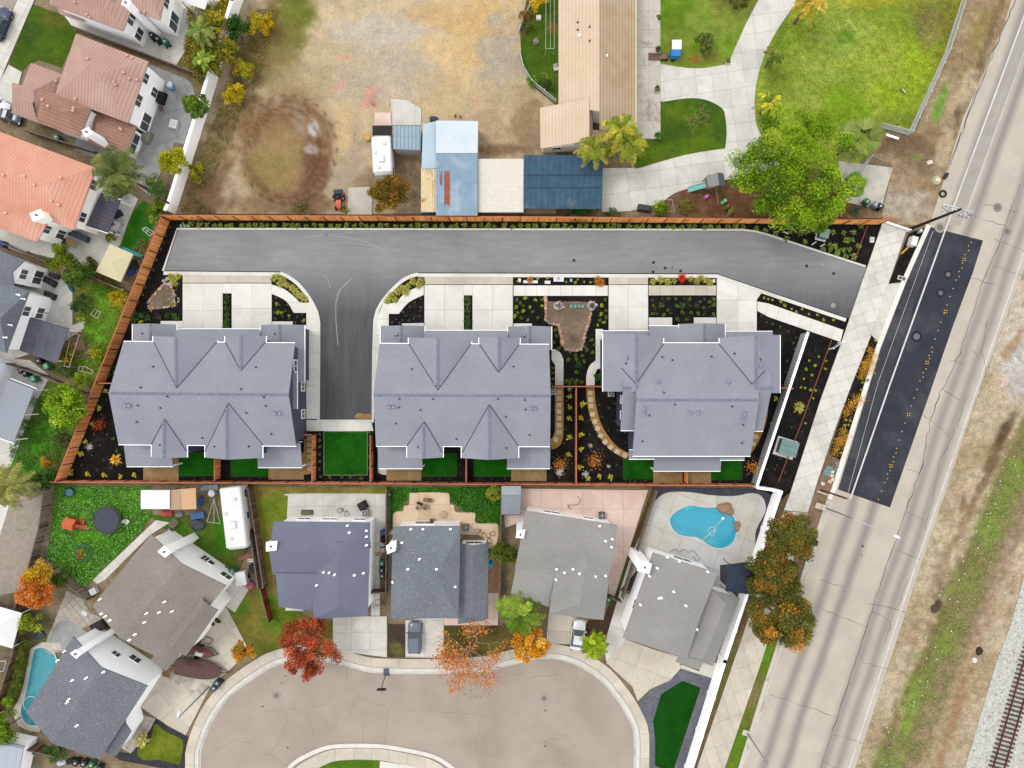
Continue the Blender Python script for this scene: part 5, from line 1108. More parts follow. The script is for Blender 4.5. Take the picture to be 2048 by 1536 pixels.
for lab,pts,c,hh in [
    ('old dark fence between the two brown tiled houses',[(160,66),(300,118),(420,165)],OLDB,1.8),
    ('dark brown side fence below the hipped brown roof',[(62,268),(205,312)],OLDB,1.8),
    ('grey fence between salmon house and speckled grey house',[(0,482),(90,520),(110,528)],OLDW,1.7),
    ('old fence behind the beige garden canopy',[(168,545),(262,585)],OLDW,1.7),
    ('weathered fence on the left edge below the dark patio cover',[(0,718),(60,738),(100,752),(178,786)],OLDW,1.7),
    ('weathered grey fence left of the trampoline yard',[(108,968),(96,1050),(72,1140)],OLDW,1.8),
    ('weathered fence running diagonally below the trampoline yard',[(90,1115),(190,1192)],OLDW,1.8),
    ('double weathered fence right of the long white trailer',[(494,972),(510,1060),(526,1170)],OLDW,1.8),
    ('old fence left of the slate roofed house lawn',[(506,972),(520,1060),(536,1168)],OLDB,1.8),
    ('reddish brown fence stub on the front lawn',[(530,1172),(546,1236)],((120,56,34),(104,46,28)),1.8),
    ('dark fence between the long patio and the peach patio',[(777,974),(776,1180)],OLDB,1.7),
    ('fence beside the narrow grey garden shed',[(1003,974),(1000,1190)],OLDW,1.7),
    ('grey fence between pink patio and pool yard',[(1309,978),(1242,1190)],OLDW,1.7),
    ('dark fence beside the hedge of the curved pool',[(50,1200),(46,1290),(5,1420)],OLDB,1.8),
    ('dark fence below the charcoal roofed house',[(30,1475),(90,1490),(130,1500)],OLDB,1.8),
    ('dark fence above the gravel yard',[(0,1206),(48,1222)],OLDB,1.6),
    ('dark gate between pink patio house and pool house',[(1218,1188),(1238,1196)],OLDB,1.8),
    ('dark gate beside the speckled roof house',[(747,1178),(773,1177)],OLDB,1.8)]:
    fence('old_fence',lab,pts,hh,cols=c,inner=1,cap=(120,106,92),post=(70,58,48))
STUC = M((246,246,246),.75,var=.03,g=1.05)
wall('block_wall','tall white wall running down beside the dirt lot',[(497,-30),(478,20),(354,415),(348,428)],2.3,.3,STUC,TRIM,.1,zb=0)
wall('site_wall','white capped block wall right of the right-hand duplex',[(1603,668),(1504,966)],1.9,.22,M((196,198,198),.85,var=.06),TRIM,.12,blocks=3.2)
wall('garden_wall','thick white wall between the pool yard and the pavement',[(1549,980),(1500,1130),(1440,1310),(1372,1530),(1364,1556)],2.0,.3,STUC,TRIM,.12,pil=4.4)
wall('garden_wall','short white wall above the pool yard',[(1504,971),(1549,978)],1.9,.22,STUC,TRIM,.1)
# white picket fence of the north-east lawn
def picket(name,label,pts,h=1.35,c=(236,238,238)):
    p0 = P(*pts[0]);f = thing(name,label,'fence',(p0.x,p0.y,0));m = M(c,.6,var=.05)
    for a,b in zip(pts,pts[1:]):
        A,B = P(*a).xy,P(*b).xy;L = (B - A).length;d = (B - A).normalized();rz = math.atan2(d.y,d.x);n = max(1,round(L / 2.4))
        for k in range(n):
            mb = MB()
            for i in range(18):
                c_ = A + d * (L * (k + (i + .5) / 18) / n);mb.box((c_.x,c_.y,h / 2),(.05,.03,h),rz)
            c_ = A + d * (L * (k + .5) / n)
            for z in (.25,h - .12): mb.box((c_.x,c_.y,z),(L / n,.05,.07),rz)
            mb.build('picket_panel',m,f,world=True);c_ = A + d * (L * k / n);MB().box((c_.x,c_.y,h / 2 + .05),(.12,.12,h + .1),rz).build('post',m,f,world=True)
    return f
picket('picket_fence','white picket fence around the north-east lawn corner',[(1926,-10),(1888,108),(1850,192),(1826,244),(1815,270),(1756,254)],1.5)
picket('picket_fence','short white picket fence beside the concrete pad',[(1734,318),(1716,350)],1.3)
picket('picket_fence','white picket fence curving along the side lawn of the ranch house',[(1040,108),(1046,138),(1064,168),(1112,206)],1.2)
o = picket('picket_fence','white rail fence leaning at the top of the side lawn',[(1062,8),(1036,68)],1.0)
# low brown landscape edging through the roadside beds
for lab,pts in [('thin brown edging board beside the corner mulch bed',[(1734,450),(1707,524)]),('long thin brown edging board in the roadside mulch bed',[(1662,680),(1600,850),(1556,962)])]:
    f = thing('edging_board',lab,'edging',P(*pts[0]));
    for a,b in zip(pts,pts[1:]):
        A,B = P(*a),P(*b);d = B - A;MB().box(((A.x + B.x) / 2,(A.y + B.y) / 2,.14),(d.length,.09,.22),math.atan2(d.y,d.x)).build('board',M((140,84,66),.8),f,world=True)
# ================================================================ planting
def leafmesh(name,C,size,cols,up=.5,asp=.55,rng=RNG):
    """C (n,3) leaf centres -> mesh of small pointed leaf blades; cols (n,3) own leaf colour"""
    n = len(C);d = rng.normal(size=(n,3));nr = d / np.linalg.norm(d,axis=1,keepdims=True);nr[:,2] = np.abs(nr[:,2]) + up;nr /= np.linalg.norm(nr,axis=1,keepdims=True)
    t = rng.normal(size=(n,3));t -= nr * (t * nr).sum(1,keepdims=True);t /= np.linalg.norm(t,axis=1,keepdims=True);b = np.cross(nr,t)
    s = (size * rng.uniform(.6,1.3,n))[:,None];V = np.empty((n,4,3));V[:,0] = C - t * s;V[:,1] = C + b * s * asp;V[:,2] = C + t * s;V[:,3] = C - b * s * asp
    return rawmesh(name,V.reshape(-1,3),np.arange(4 * n).reshape(n,4),np.repeat(cols,4,0))
def rawmesh(name,V,F,cols):
    me = bpy.data.meshes.new(name);n = len(V);m = len(F);k = F.shape[1]
    me.vertices.add(n);me.vertices.foreach_set('co',V.astype(np.float32).ravel());me.loops.add(m * k);me.loops.foreach_set('vertex_index',F.astype(np.int32).ravel())
    me.polygons.add(m);me.polygons.foreach_set('loop_start',np.arange(0,m * k,k,dtype=np.int32));me.update(calc_edges=True)
    a = me.attributes.new('Col','FLOAT_COLOR','POINT');arr = np.ones((n,4),np.float32);arr[:,:3] = cols;a.data.foreach_set('color',arr.ravel())
    me.materials.append(LEAF);return me
def pal(ps,n,rng=RNG,jit=.18):
    L = np.array([lin(p,1.35) for p in ps]);c = L[rng.integers(0,len(L),n)];return (c * rng.uniform(1 - jit,1 + jit,(n,1))).clip(.003,.8)
def clumps(R,Rz,m,rc,n,rng,flat=.15,shell=.55):
    """m leafy clumps spread through an ellipsoid crown; returns leaf centres, clump ids, clump centres"""
    cc = []
    while len(cc) < m:
        v = rng.normal(size=3);v /= np.linalg.norm(v);r = rng.uniform(shell,1) if rng.random() < .8 else rng.uniform(.1,shell)
        if v[2] < -flat - .3: continue
        cc.append(v * r * np.array([R - rc * .6,R - rc * .6,Rz - rc * .4]))
    cc = np.array(cc);per = max(3,n // m);ids = np.repeat(np.arange(m),per)
    q = rng.normal(size=(m * per,3));q /= np.linalg.norm(q,axis=1,keepdims=True);q *= (rng.uniform(0,1,(m * per,1)) ** .45) * rc;q[:,2] *= .75
    sz = rng.uniform(.65,1.25,m)[ids][:,None]
    return cc[ids] + q * sz,ids,cc
def limbs(mb,base,top,r,tips,rng,k=8):
    mb.tube([base,base.lerp(top,.5) + Vector((rng.uniform(-.1,.1),rng.uniform(-.1,.1),0)),top],[r,r * .8,r * .6],7)
    for t in tips[:k]:
        t = Vector(t);s = base.lerp(top,rng.uniform(.55,1));m = s.lerp(t,.5) + Vector((0,0,.25));mb.tube([s,m,t],[r * .45,r * .28,r * .1],5)
BARK = M((112,92,74),.9,var=.25,sc=4)
def tree(name,label,x,y,rpx,ht,cols,leaf=.2,n=4000,m=40,rc=None,cat='tree',group=None,bark=None,squash=.7,trunk=True,zc=None,sx=1.0,dens=1.0,up=.2,asp=.55,ang=0):
    """broad-leaf tree: tapered trunk with limbs and a crown of many small leaves gathered in clumps. (x, y) = crown centre in the photo"""
    rng = np.random.default_rng(int(x * 31 + y * 17));leaf *= .78;n = int(n * 1.5)
    R = rpx * K * (1 - ht * .6 / H);Rz = R * squash;zc = zc if zc is not None else max(ht - Rz * .9,Rz * .6);c = P(x,y,zc);rc = rc or R * .3
    t = thing(name,label,cat,(c.x,c.y,0),0,group)
    L,ids,cc = clumps(R,Rz,m,rc,n,rng);pc = pal(cols,m,rng,.12)
    col = pc[ids] * rng.uniform(.72,1.28,(len(ids),1));hi = rng.random(len(ids)) < .25;col[hi] = pal(cols,int(hi.sum()),rng)
    if sx != 1.0 or ang:
        a = math.radians(ang);X = L[:,0] * sx;Y = L[:,1].copy();L[:,0] = X * math.cos(a) - Y * math.sin(a);L[:,1] = X * math.sin(a) + Y * math.cos(a)
    L[:,2] += zc;L[:,2] = L[:,2].clip(.06,None)
    if trunk:
        mb = MB();tips = [(q[0],q[1],q[2] + zc) for q in cc if q[2] > -Rz * .5];limbs(mb,Vector((0,0,0)),Vector((0,0,zc)),max(.06,ht * .022),tips,random.Random(int(x)),14);mb.build('trunk',bark or BARK,t)
    link('crown',leafmesh('crown',L,leaf,col.clip(.003,.8),up,asp,rng),None,t)
    return t
def bare_tree(name,label,x,y,rpx,ht,leafcols,n=300,cat='tree',bark=None,spread=1.0,leaf=.16,offs=(0,0)):
    rng = random.Random(int(x * 3 + y));nr = np.random.default_rng(int(x + y));R = rpx * K;c = P(x,y,ht * .55);t = thing(name,label,cat,(c.x,c.y,0));mb = MB();tips = []
    def grow(p,d,l,r,k):
        q = p + d * l;mid = p.lerp(q,.5) + Vector((rng.uniform(-.1,.1) * l,rng.uniform(-.1,.1) * l,rng.uniform(0,.08) * l));mb.tube([p,mid,q],[r,r * .85,r * .65],4 if k > 1 else 6)
        if k >= 4: tips.append(q);return
        for i in range(3 if k < 3 else 2):
            e = Vector((rng.gauss(0,1),rng.gauss(0,1),rng.gauss(.15,.5))).normalized();grow(q,(d * .62 + e * .75).normalized(),l * rng.uniform(.6,.85),r * .6,k + 1)
    top = Vector((0,0,ht * .3));mb.cyl((0,0,0),top,ht * .022,ht * .016,7)
    for i in range(6):
        a = i * 1.047 + rng.uniform(-.3,.3);grow(top + Vector((0,0,rng.uniform(-.2,.1) * ht * .3)),Vector((math.cos(a),math.sin(a),rng.uniform(.35,.9))).normalized(),R * .42 * spread,ht * .011,1)
    mb.build('trunk',bark or M((176,150,120),.9,var=.2),t)
    if n and tips:
        T = np.array([tuple(v) for v in tips]);L = T[nr.integers(0,len(T),n)] + nr.normal(size=(n,3)) * R * .09;L[:,2] = L[:,2].clip(.1,None);link('crown',leafmesh('crown',L,leaf,pal(leafcols,n,nr),.4,.6,nr),None,t)
    return t
def palm(name,label,x,y,rpx,ht,cols,nf=22,fan=False,droop=.55,group=None,trunk_r=.2,seed=0,cat='palm tree',leaflets=18,lw=.075):
    rng = np.random.default_rng(int(x * 7 + y) + seed);R = rpx * K * (1 - ht / H);c = P(x,y,ht);t = thing(name,label,cat,(c.x,c.y,0),0,group);V,F,Cc = [],[],[]
    def blade(a,b,w,col):
        d = b - a;s = np.cross(d,[0,0,1.]);s = s / (np.linalg.norm(s) + 1e-9) * w;k = len(V);V.extend([a - s * .5,a + s * .5,a + d * .6 + s * .9,b,a + d * .6 - s * .9]);F.append((k,k + 1,k + 2,k + 3,k + 4));Cc.extend([col] * 5)
    P_ = np.array([lin(p,1.35) for p in cols])
    for i in range(nf):
        a = 2.4 * i + rng.uniform(-.2,.2);el = rng.uniform(-.1,1.1) * (1 if i > nf * .3 else .4);L = R * rng.uniform(.8,1.12) / max(.6,math.cos(el * .55));col = P_[rng.integers(len(P_))] * rng.uniform(.75,1.25)
        d = np.array([math.cos(a) * math.cos(el),math.sin(a) * math.cos(el),math.sin(el)]);h = np.array([math.cos(a),math.sin(a),0]);pts = []
        for s in np.linspace(0,1,leaflets + 1): pts.append(np.array([0,0,ht]) + d * L * s * (1 - .18 * s) + np.array([0,0,-droop * L * s * s]) + h * L * .08 * s)
        if fan:
            tip = pts[-6];hub = pts[leaflets // 2]
            for j in np.linspace(-1.1,1.1,13):
                rd = (tip - hub);rd = rd / np.linalg.norm(rd);pr = np.cross(rd,[0,0,1.]);e = hub + (rd * math.cos(j) + pr * math.sin(j)) * L * .55 + np.array([0,0,-.25 * L * abs(j) * .3]);blade(hub,e,.1,col * rng.uniform(.8,1.2))
            for k in range(leaflets // 2): blade(pts[k],pts[k + 1],.03,col * .8)
        else:
            for k in range(leaflets):
                blade(pts[k],pts[k + 1],.06,col * .9);rd = pts[k + 1] - pts[k];rd = rd / np.linalg.norm(rd);pr = np.cross(rd,[0,0,1.]);pr = pr / (np.linalg.norm(pr) + 1e-9)
                ll = L * .19 * math.sin(math.pi * (.12 + .85 * k / leaflets)) ** .7
                for sg in (-1,1): blade(pts[k],pts[k] + (pr * sg * .85 + rd * .6 + np.array([0,0,-.25])) * ll * rng.uniform(.8,1.15),lw * .6,col * rng.uniform(.45,1.4))
    link('fronds',rawmesh('fronds',np.array(V),np.array(F),np.array(Cc).clip(.003,.8)),None,t)
    mb = MB();n = max(3,int(ht / .35))
    for k in range(n): mb.cyl((0,0,ht * k / n),(0,0,ht * (k + 1) / n),trunk_r * (1.12 - .2 * k / n),trunk_r * (.95 - .2 * k / n),9)
    mb.build('trunk',M((128,104,80),.9,var=.25,sc=5),t);return t
AUT = [(114,110,46),(92,98,42),(134,114,44),(78,86,38),(112,112,50),(146,108,42)]
GRN = [(86,116,26),(64,96,20),(112,142,36),(52,82,20)]
# the big pine
tree('pine_tree','large bright green pine tree overhanging the north fence',1588,338,124,12.5,[(118,152,24),(142,172,34),(92,126,18),(64,96,16),(160,186,48)],.2,26000,120,1.15,squash=.55,asp=.35,ang=-25,sx=1.12)
tree('tree','low green limb cluster leaning over the corner of the north fence',1632,425,44,6,[(118,152,24),(142,172,34),(92,126,18),(150,172,40)],.17,6000,40,.75,squash=.5,asp=.35,cat='tree')
# street trees in autumn colour by the white garden wall
tree('street_tree','autumn street tree nearest the street lamp base',1583,1072,58,8,AUT,.2,9000,60,.85,group='autumn street trees');tree('street_tree','middle autumn street tree beside the white garden wall',1543,1158,62,8,AUT[1:] + [(86,92,26)],.2,10000,60,.9,group='autumn street trees');tree('street_tree','lowest and broadest autumn street tree over the kerb',1562,1236,70,8.5,AUT + [(200,140,50)],.2,12000,70,.9,group='autumn street trees')
tree('maple_tree','bright red maple at the edge of the cul-de-sac',617,1296,68,7.5,[(196,84,56),(206,100,66),(166,66,40),(190,116,76),(140,70,40),(150,100,46)],.17,9000,60,.8,squash=.65)
bare_tree('maple_tree','half bare orange tree shedding leaves over the kerb',936,1312,72,7,[(196,130,50),(184,96,60),(206,150,70),(166,90,66)],2600,leaf=.13)
tree('tree','golden yellow tree beside the white car driveway',1062,1288,40,5.5,[(226,160,40),(206,136,30),(236,180,70),(190,130,40)],.17,4200,34,.6)
palm('palm_tree','yellow-green palm in front of the pale grey roof',1044,1232,52,5.5,[(120,150,40),(150,170,60),(86,120,30)],30,droop=.45);palm('palm_tree','second smaller palm beside the speckled roof house',1010,1215,26,4,[(150,168,60),(120,142,44)],16,droop=.4,trunk_r=.12)
palm('spiky_tree','lime green spiky tree beside the parked white car',1190,1291,33,4.5,[(134,160,24),(110,142,20),(160,180,40)],60,droop=.25,leaflets=10,cat='tree',lw=.09)
tree('tree','small yellow-orange tree above the left bend of the cul-de-sac',488,1306,28,4,[(216,160,40),(190,120,36),(166,130,40)],.15,1800,22,.45)
tree('tree','brown-orange leafy tree between trailer and rusty shed',781,388,44,6,[(146,112,40),(122,104,36),(166,116,46),(104,96,34)],.18,5200,44,.7)
tree('tree','dark olive tree squeezed beside the grey garden fence',1008,1108,30,6,[(92,104,34),(74,90,28),(116,118,44)],.17,3600,34,.55,sx=.8,squash=.9,ang=90)
tree('shrub','loose yellow-green shrub by the low back fence',985,986,20,2.5,[(140,150,50),(116,136,40)],.13,900,16,.35,cat='shrub')
# north side
palm('palm_tree','yellowing feather palm leftmost of the three by the ranch house',1188,300,44,5.5,[(150,150,50),(126,138,40),(176,166,70)],26,group='ranch palms');palm('palm_tree','feather palm rightmost of the three by the ranch house',1262,288,46,5.8,[(146,150,46),(116,132,36),(170,160,70)],26,group='ranch palms');palm('palm_tree','tallest feather palm in the middle of the ranch house group',1240,258,44,6.8,[(140,150,40),(112,130,30),(186,176,60)],26,group='ranch palms')
palm('fan_palm','green fan palm beside the picket fence gate',1716,280,44,6,[(124,142,66),(104,126,50),(146,158,86)],34,fan=True,droop=.3);palm('fan_palm','small green fan palm under the big pine',1705,372,26,4,[(96,126,40),(76,108,34)],22,fan=True,droop=.3,trunk_r=.12)
palm('date_palm','broad date palm between the tiled roofs and the grey patio',234,346,64,7.5,[(96,108,50),(76,92,40),(120,126,64)],44,droop=.4,leaflets=20)
bare_tree('shrub','leafless brown shrub on the island lawn',1395,232,34,3.2,[(170,140,96)],0,cat='shrub',bark=M((176,146,104),.9));bare_tree('tree','leafless grey tree by the top of the picket fence',1856,48,46,4.5,[(150,130,100)],0,bark=M((152,134,112),.9))
tree('shrub','round olive shrub on the ranch lawn',1410,88,25,2.4,[(96,110,44),(78,96,36),(120,126,60)],.12,2200,30,.4,cat='shrub');tree('tree','dark shrub at the top edge beside the curved drive',1478,-6,26,3,[(84,80,36),(66,64,30)],.14,1200,18,.45)
palm('palm_tree','yellowing palm at the top of the curved drive',1622,4,44,5,[(190,160,50),(150,140,50),(206,180,80)],20,droop=.5);palm('palm_tree','short palm right of the curved drive near the island lawn',1540,205,34,3.5,[(150,160,44),(190,180,50),(110,130,40)],18,droop=.45,trunk_r=.15);palm('palm_tree','dark green palm beside the upper curve of the drive',1548,112,26,3,[(96,118,40),(130,136,60)],16,droop=.45,trunk_r=.14)
tree('shrub','clipped green bush at the corner of the ranch walkway',1316,272,9,1.2,[(58,112,30),(74,128,40)],.07,700,12,.25,cat='shrub',trunk=False)
for x,y,r in [(1532,262,10),(1319,33,7)]: tree('shrub','small leafy plant at the edge of the %s' % ('lower curved drive' if y > 100 else 'ranch house walkway'),x,y,r,1.2,GRN,.1,260,8,.2,cat='shrub',trunk=False)
# shrubs along the tall white wall and in the left gardens
YEL = [(196,170,30),(170,150,30),(150,142,34),(206,160,30)];OLV = [(112,116,34),(92,104,30),(136,132,44)];LIM = [(150,182,40),(126,164,30),(172,196,60),(96,130,26)]
for lab,x,y,r,ht,cs,n in [
    ('yellow shrub at the top of the tall white wall',522,45,30,3,YEL,1800),('olive and yellow shrub above the patio corner',430,55,38,4.5,OLV + YEL[:1],2800),('dark green bush against the white wall near the top',474,60,30,3.5,[(44,82,26),(60,98,30)],2200),
    ('tall olive shrub left of the white wall',420,120,44,5,OLV,3200),('yellow-olive shrub beside the white wall gap',455,100,28,4,YEL + OLV,1800),('bright yellow shrub on the lot side of the wall',468,188,26,2.8,YEL[:2] + [(216,186,30)],1500),('yellow-green shrub on the lot side above the bright one',488,138,26,2.8,YEL[1:] + LIM[:1],1500),
    ('round green tree in the corner of the grey patio',390,212,30,4.2,[(92,122,30),(66,98,24),(116,146,40)],3000),('yellow-lime tree at the lower grey patio corner',346,324,33,3.8,[(186,182,30),(166,170,26),(206,200,50)],3200),('ochre shrub below the lime tree, lot side of the wall',392,345,24,2.4,YEL[1:3] + OLV,1200),('leafy green shrub beside the date palm',312,372,24,2.8,[(64,110,36),(92,132,50)],1300),
    ('green shrub in the bright lawn corner by the wall',320,408,20,2,LIM + GRN,1000),('olive shrub by the orange fence',287,494,18,2,[(110,108,56),(130,120,70)],900),('spiky yellow-green plant in the garden corner',307,438,13,1.5,[(160,170,60),(130,150,50)],400),('olive shrub at the patio corner above the canopy',220,474,15,2,OLV,700),
    ('long green hedge tree below the salmon roof',122,516,32,4.5,[(112,130,26),(92,114,24),(136,150,40)],2800),('dark green tree left of the beige canopy',160,552,34,4.5,[(70,94,28),(52,78,24),(92,116,36)],2800),('brown-green shrub at the corner of the beige canopy',186,530,18,2.4,[(96,86,50),(84,92,40)],700),
    ('yellow shrub in the garden corner by the orange fence',236,592,20,2.2,YEL,900),('dark blue-green shrub beside the concrete path',160,608,22,2.2,[(56,82,56),(70,96,50)],1100),('orange-brown climbing plant below the canopy',206,562,14,1.5,[(150,104,50),(120,110,44)],400),
    ('yellow-green shrub below the dark patio cover',136,712,22,2,YEL[1:] + OLV,900),('yellow shrub on the bare garden patch',195,705,18,1.8,YEL[:2] + LIM,700),('yellow-green shrub above the lime tree',165,762,20,2.2,LIM + YEL[:1],900),('grey-green shrub near the white frame',130,745,18,1.8,[(86,104,62),(104,120,76)],700),('potted lime shrub at the end of the concrete path',162,640,9,1.2,LIM,260),
    ('large lime green tree right of the ribbed patio roof',128,814,46,5.5,LIM,6000),('dark shrub below the lime tree',122,880,22,2.2,[(74,84,46),(92,96,56)],900),('dark green bush in the fence corner',82,962,24,2.5,[(50,84,30),(70,112,44)],1100),('small orange flowering shrub in the left weed yard',93,922,13,1.2,[(206,150,40),(180,130,40)],350),
    ('orange autumn tree beside the gravel yard',72,1182,40,5,[(222,128,50),(206,108,40),(232,150,70)],4200),('golden tree behind the orange one',80,1150,30,4.5,[(222,180,40),(206,160,40)],2200),('green shrub right of the orange tree',118,1160,22,2.5,[(66,92,30),(92,116,40)],1000),('yellow-green shrub above the curved pool',60,1245,28,2.8,[(134,150,40),(104,126,34),(160,170,50)],1600),
    ('green tree in the lower left corner',12,1455,34,4,[(120,146,30),(92,120,26)],2600),('green shrub below the charcoal roof',112,1504,24,2.2,[(70,104,44),(92,124,56)],1200),('lime shrub at the lower end of the pool hedge',20,1400,16,1.6,LIM,600),('clipped round shrub beside the driveway',431,1244,11,1.4,[(52,84,26),(66,96,30)],600),('small shrub at the charcoal house porch',268,1434,8,1,GRN,240),('brown dry shrub by the paver strip',335,1344,14,1.2,[(166,130,96),(150,112,80)],350),
    ('green hedge clump left of the play slide',1322,420,20,1.6,LIM + GRN,1300),('olive shrub on the bare play patch',1372,412,20,1.2,[(110,110,50),(130,124,60)],700),('shrub beside the swing post',1455,420,12,1.4,[(140,150,70),(116,130,56)],350),('spiky blue-green agave beside the bins',1711,424,13,1,[(86,120,110),(70,104,96)],260),
    ('green creeper along the north fence base',1160,424,30,.8,[(50,92,36),(70,112,44)],900),('low green plants at the fence base by the drive',1225,429,16,.6,[(60,96,40),(86,116,50)],350),('yellow-orange shrub at the top of the side lawn',1082,4,22,2,YEL[:1] + [(216,170,40)],900),('brown-orange shrub left of the side lawn',1050,30,16,1.4,[(150,110,50),(130,110,50)],500),('green shrub on the white curved fence',1066,165,14,1.2,[(110,160,44),(86,130,36)],500),('dark shrub on the side lawn',1056,52,15,1.2,[(80,96,40),(96,110,50)],500),('dark shrub against the ranch wall',1098,172,16,1.2,[(60,84,30),(80,104,40)],500),('green bushes at the corner of the pale shed',690,415,12,.9,[(120,146,60),(150,170,90)],260),('dry grass tufts along the dirt lot fence',600,424,26,.6,[(130,116,70),(110,110,56)],500),
    ('olive weeds along the dirt lot fence corner',400,425,30,.7,[(120,104,60),(104,100,50)],500),('dark green bush beside the right duplex path',1198,753,11,1.3,[(52,92,32),(72,116,44)],700)]:
    tree('shrub' if ht < 3 else 'small_tree',lab,x,y,r,ht,cs,.1 + r * .0016,n,max(8,int(r * .9)),None,cat='shrub' if ht < 3 else 'tree',trunk=ht >= 2)
palm('palm_tree','pale olive palm at the left edge above the gravel yard',18,972,54,5,[(150,150,76),(126,134,60),(170,164,96)],40,droop=.4)
palm('palm_tree','slender palm behind the yellow shrubs at top left',398,60,34,5.5,[(96,116,50),(130,140,70)],20,droop=.45,trunk_r=.13);palm('palm_tree','lower slender palm behind the patio wall at top left',405,118,26,5,[(112,140,50),(150,160,70)],16,droop=.45,trunk_r=.12)
palm('yucca','pale striped yucca beside the oval front lawn',286,1480,17,1.2,[(196,186,110),(150,150,70)],40,droop=.2,leaflets=6,cat='plant',trunk_r=.1,lw=.1)
# pool hedge: one bush per plant
for i,(x,y) in enumerate([(48,1290),(45,1310),(41,1330),(37,1350),(32,1368),(27,1384)]): tree('hedge_bush','clipped olive hedge bush left of the curved pool',x,y,14,1.6,[(98,112,34),(80,98,30),(120,130,44)],.09,900,16,.3,cat='hedge',group='pool hedge bushes',trunk=False)
# ---------------- small bedding plants: one mesh per kind, every plant its own object
def proto_rosette(n,L,cols,seed,el0=.2,el1=1.2,w=.05,droop=.3):
    rng = np.random.default_rng(seed);V,F,Cc = [],[],[];P_ = np.array([lin(p,1.35) for p in cols])
    for i in range(n):
        a = 2.4 * i + rng.uniform(-.3,.3);el = rng.uniform(el0,el1);l = L * rng.uniform(.65,1.1);d = np.array([math.cos(a) * math.cos(el),math.sin(a) * math.cos(el),math.sin(el)]);s = np.array([-math.sin(a),math.cos(a),0]) * w
        m = d * l * .55 + np.array([0,0,.0]);e = d * l + np.array([0,0,-droop * l]);c = P_[rng.integers(len(P_))] * rng.uniform(.7,1.3);k = len(V)
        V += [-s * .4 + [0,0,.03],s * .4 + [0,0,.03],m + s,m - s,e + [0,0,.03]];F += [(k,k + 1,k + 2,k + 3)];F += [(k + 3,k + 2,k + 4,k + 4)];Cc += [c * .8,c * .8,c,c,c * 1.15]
    V = np.array(V);V[:,2] = V[:,2].clip(.01,None)
    F4 = [f for f in F if f[2] != f[3]];
    me = bpy.data.meshes.new('plant');me.from_pydata([tuple(v) for v in V],[],[f if f[2] != f[3] else f[:3] for f in F]);a = me.attributes.new('Col','FLOAT_COLOR','POINT');arr = np.ones((len(V),4),np.float32);arr[:,:3] = np.array(Cc).clip(.003,.8);a.data.foreach_set('color',arr.ravel());me.materials.append(LEAF);return me
def proto_bush(n,R,cols,seed,leaf=.06,hz=.7):
    rng = np.random.default_rng(seed);L,ids,cc = clumps(R,R * hz,7,R * .5,n,rng);L[:,2] += R * .5;L[:,2] = L[:,2].clip(.02,None);return leafmesh('plant',L,leaf,pal(cols,len(L),rng,.3),.5,.6,rng)
def proto_scatter(n,R,cols,seed):
    rng = np.random.default_rng(seed);q = rng.normal(size=(n,3));q[:,:2] *= R * .45;q[:,2] = np.abs(q[:,2]) * R * .6 + .02;return leafmesh('plant',q,.075,pal(cols,n,rng,.3),.6,.6,rng)
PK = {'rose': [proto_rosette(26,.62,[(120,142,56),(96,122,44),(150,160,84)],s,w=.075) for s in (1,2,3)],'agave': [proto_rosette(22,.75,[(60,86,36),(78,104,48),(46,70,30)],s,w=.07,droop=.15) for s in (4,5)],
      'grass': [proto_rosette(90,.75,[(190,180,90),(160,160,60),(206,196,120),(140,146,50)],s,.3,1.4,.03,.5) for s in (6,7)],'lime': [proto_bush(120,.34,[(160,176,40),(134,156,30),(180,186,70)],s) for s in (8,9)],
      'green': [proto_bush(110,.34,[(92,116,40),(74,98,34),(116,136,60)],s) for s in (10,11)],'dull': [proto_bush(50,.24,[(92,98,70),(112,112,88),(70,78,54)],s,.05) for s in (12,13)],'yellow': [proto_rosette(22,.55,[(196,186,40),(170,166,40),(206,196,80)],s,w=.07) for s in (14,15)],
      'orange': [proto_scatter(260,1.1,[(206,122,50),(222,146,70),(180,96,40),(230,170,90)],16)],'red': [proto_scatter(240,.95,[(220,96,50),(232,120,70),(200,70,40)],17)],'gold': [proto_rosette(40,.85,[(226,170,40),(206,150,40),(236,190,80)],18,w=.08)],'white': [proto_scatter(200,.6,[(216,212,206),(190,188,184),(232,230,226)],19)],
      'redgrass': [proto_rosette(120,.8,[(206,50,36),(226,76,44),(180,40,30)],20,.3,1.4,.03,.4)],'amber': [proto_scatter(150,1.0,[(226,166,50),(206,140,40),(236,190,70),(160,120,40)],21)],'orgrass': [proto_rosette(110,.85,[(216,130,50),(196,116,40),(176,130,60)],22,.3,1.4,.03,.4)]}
NM = {'rose': ('bedding_shrub','plant'),'agave': ('agave','plant'),'grass': ('grass_clump','ornamental grass'),'lime': ('dwarf_shrub','shrub'),'green': ('dwarf_shrub','shrub'),'dull': ('groundcover_plant','plant'),'yellow': ('bedding_shrub','plant'),'orange': ('autumn_shrub','shrub'),'red': ('autumn_shrub','shrub'),'gold': ('autumn_shrub','shrub'),'white': ('pale_shrub','shrub'),'redgrass': ('grass_clump','ornamental grass'),'amber': ('autumn_groundcover','plant'),'orgrass': ('grass_clump','ornamental grass')}
def plant(kind,x,y,label,group=None,s=1.0,z=.04):
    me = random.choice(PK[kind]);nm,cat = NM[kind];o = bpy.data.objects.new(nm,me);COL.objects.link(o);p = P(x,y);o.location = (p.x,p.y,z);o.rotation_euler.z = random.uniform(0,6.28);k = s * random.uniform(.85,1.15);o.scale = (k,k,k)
    return tag(o,label,cat,group)
def many(kind,pts,label,group,s=1.0,z=.04):
    for p in pts: plant(kind,p[0],p[1],label,group,s,z)
J = lambda a: random.uniform(-a,a)
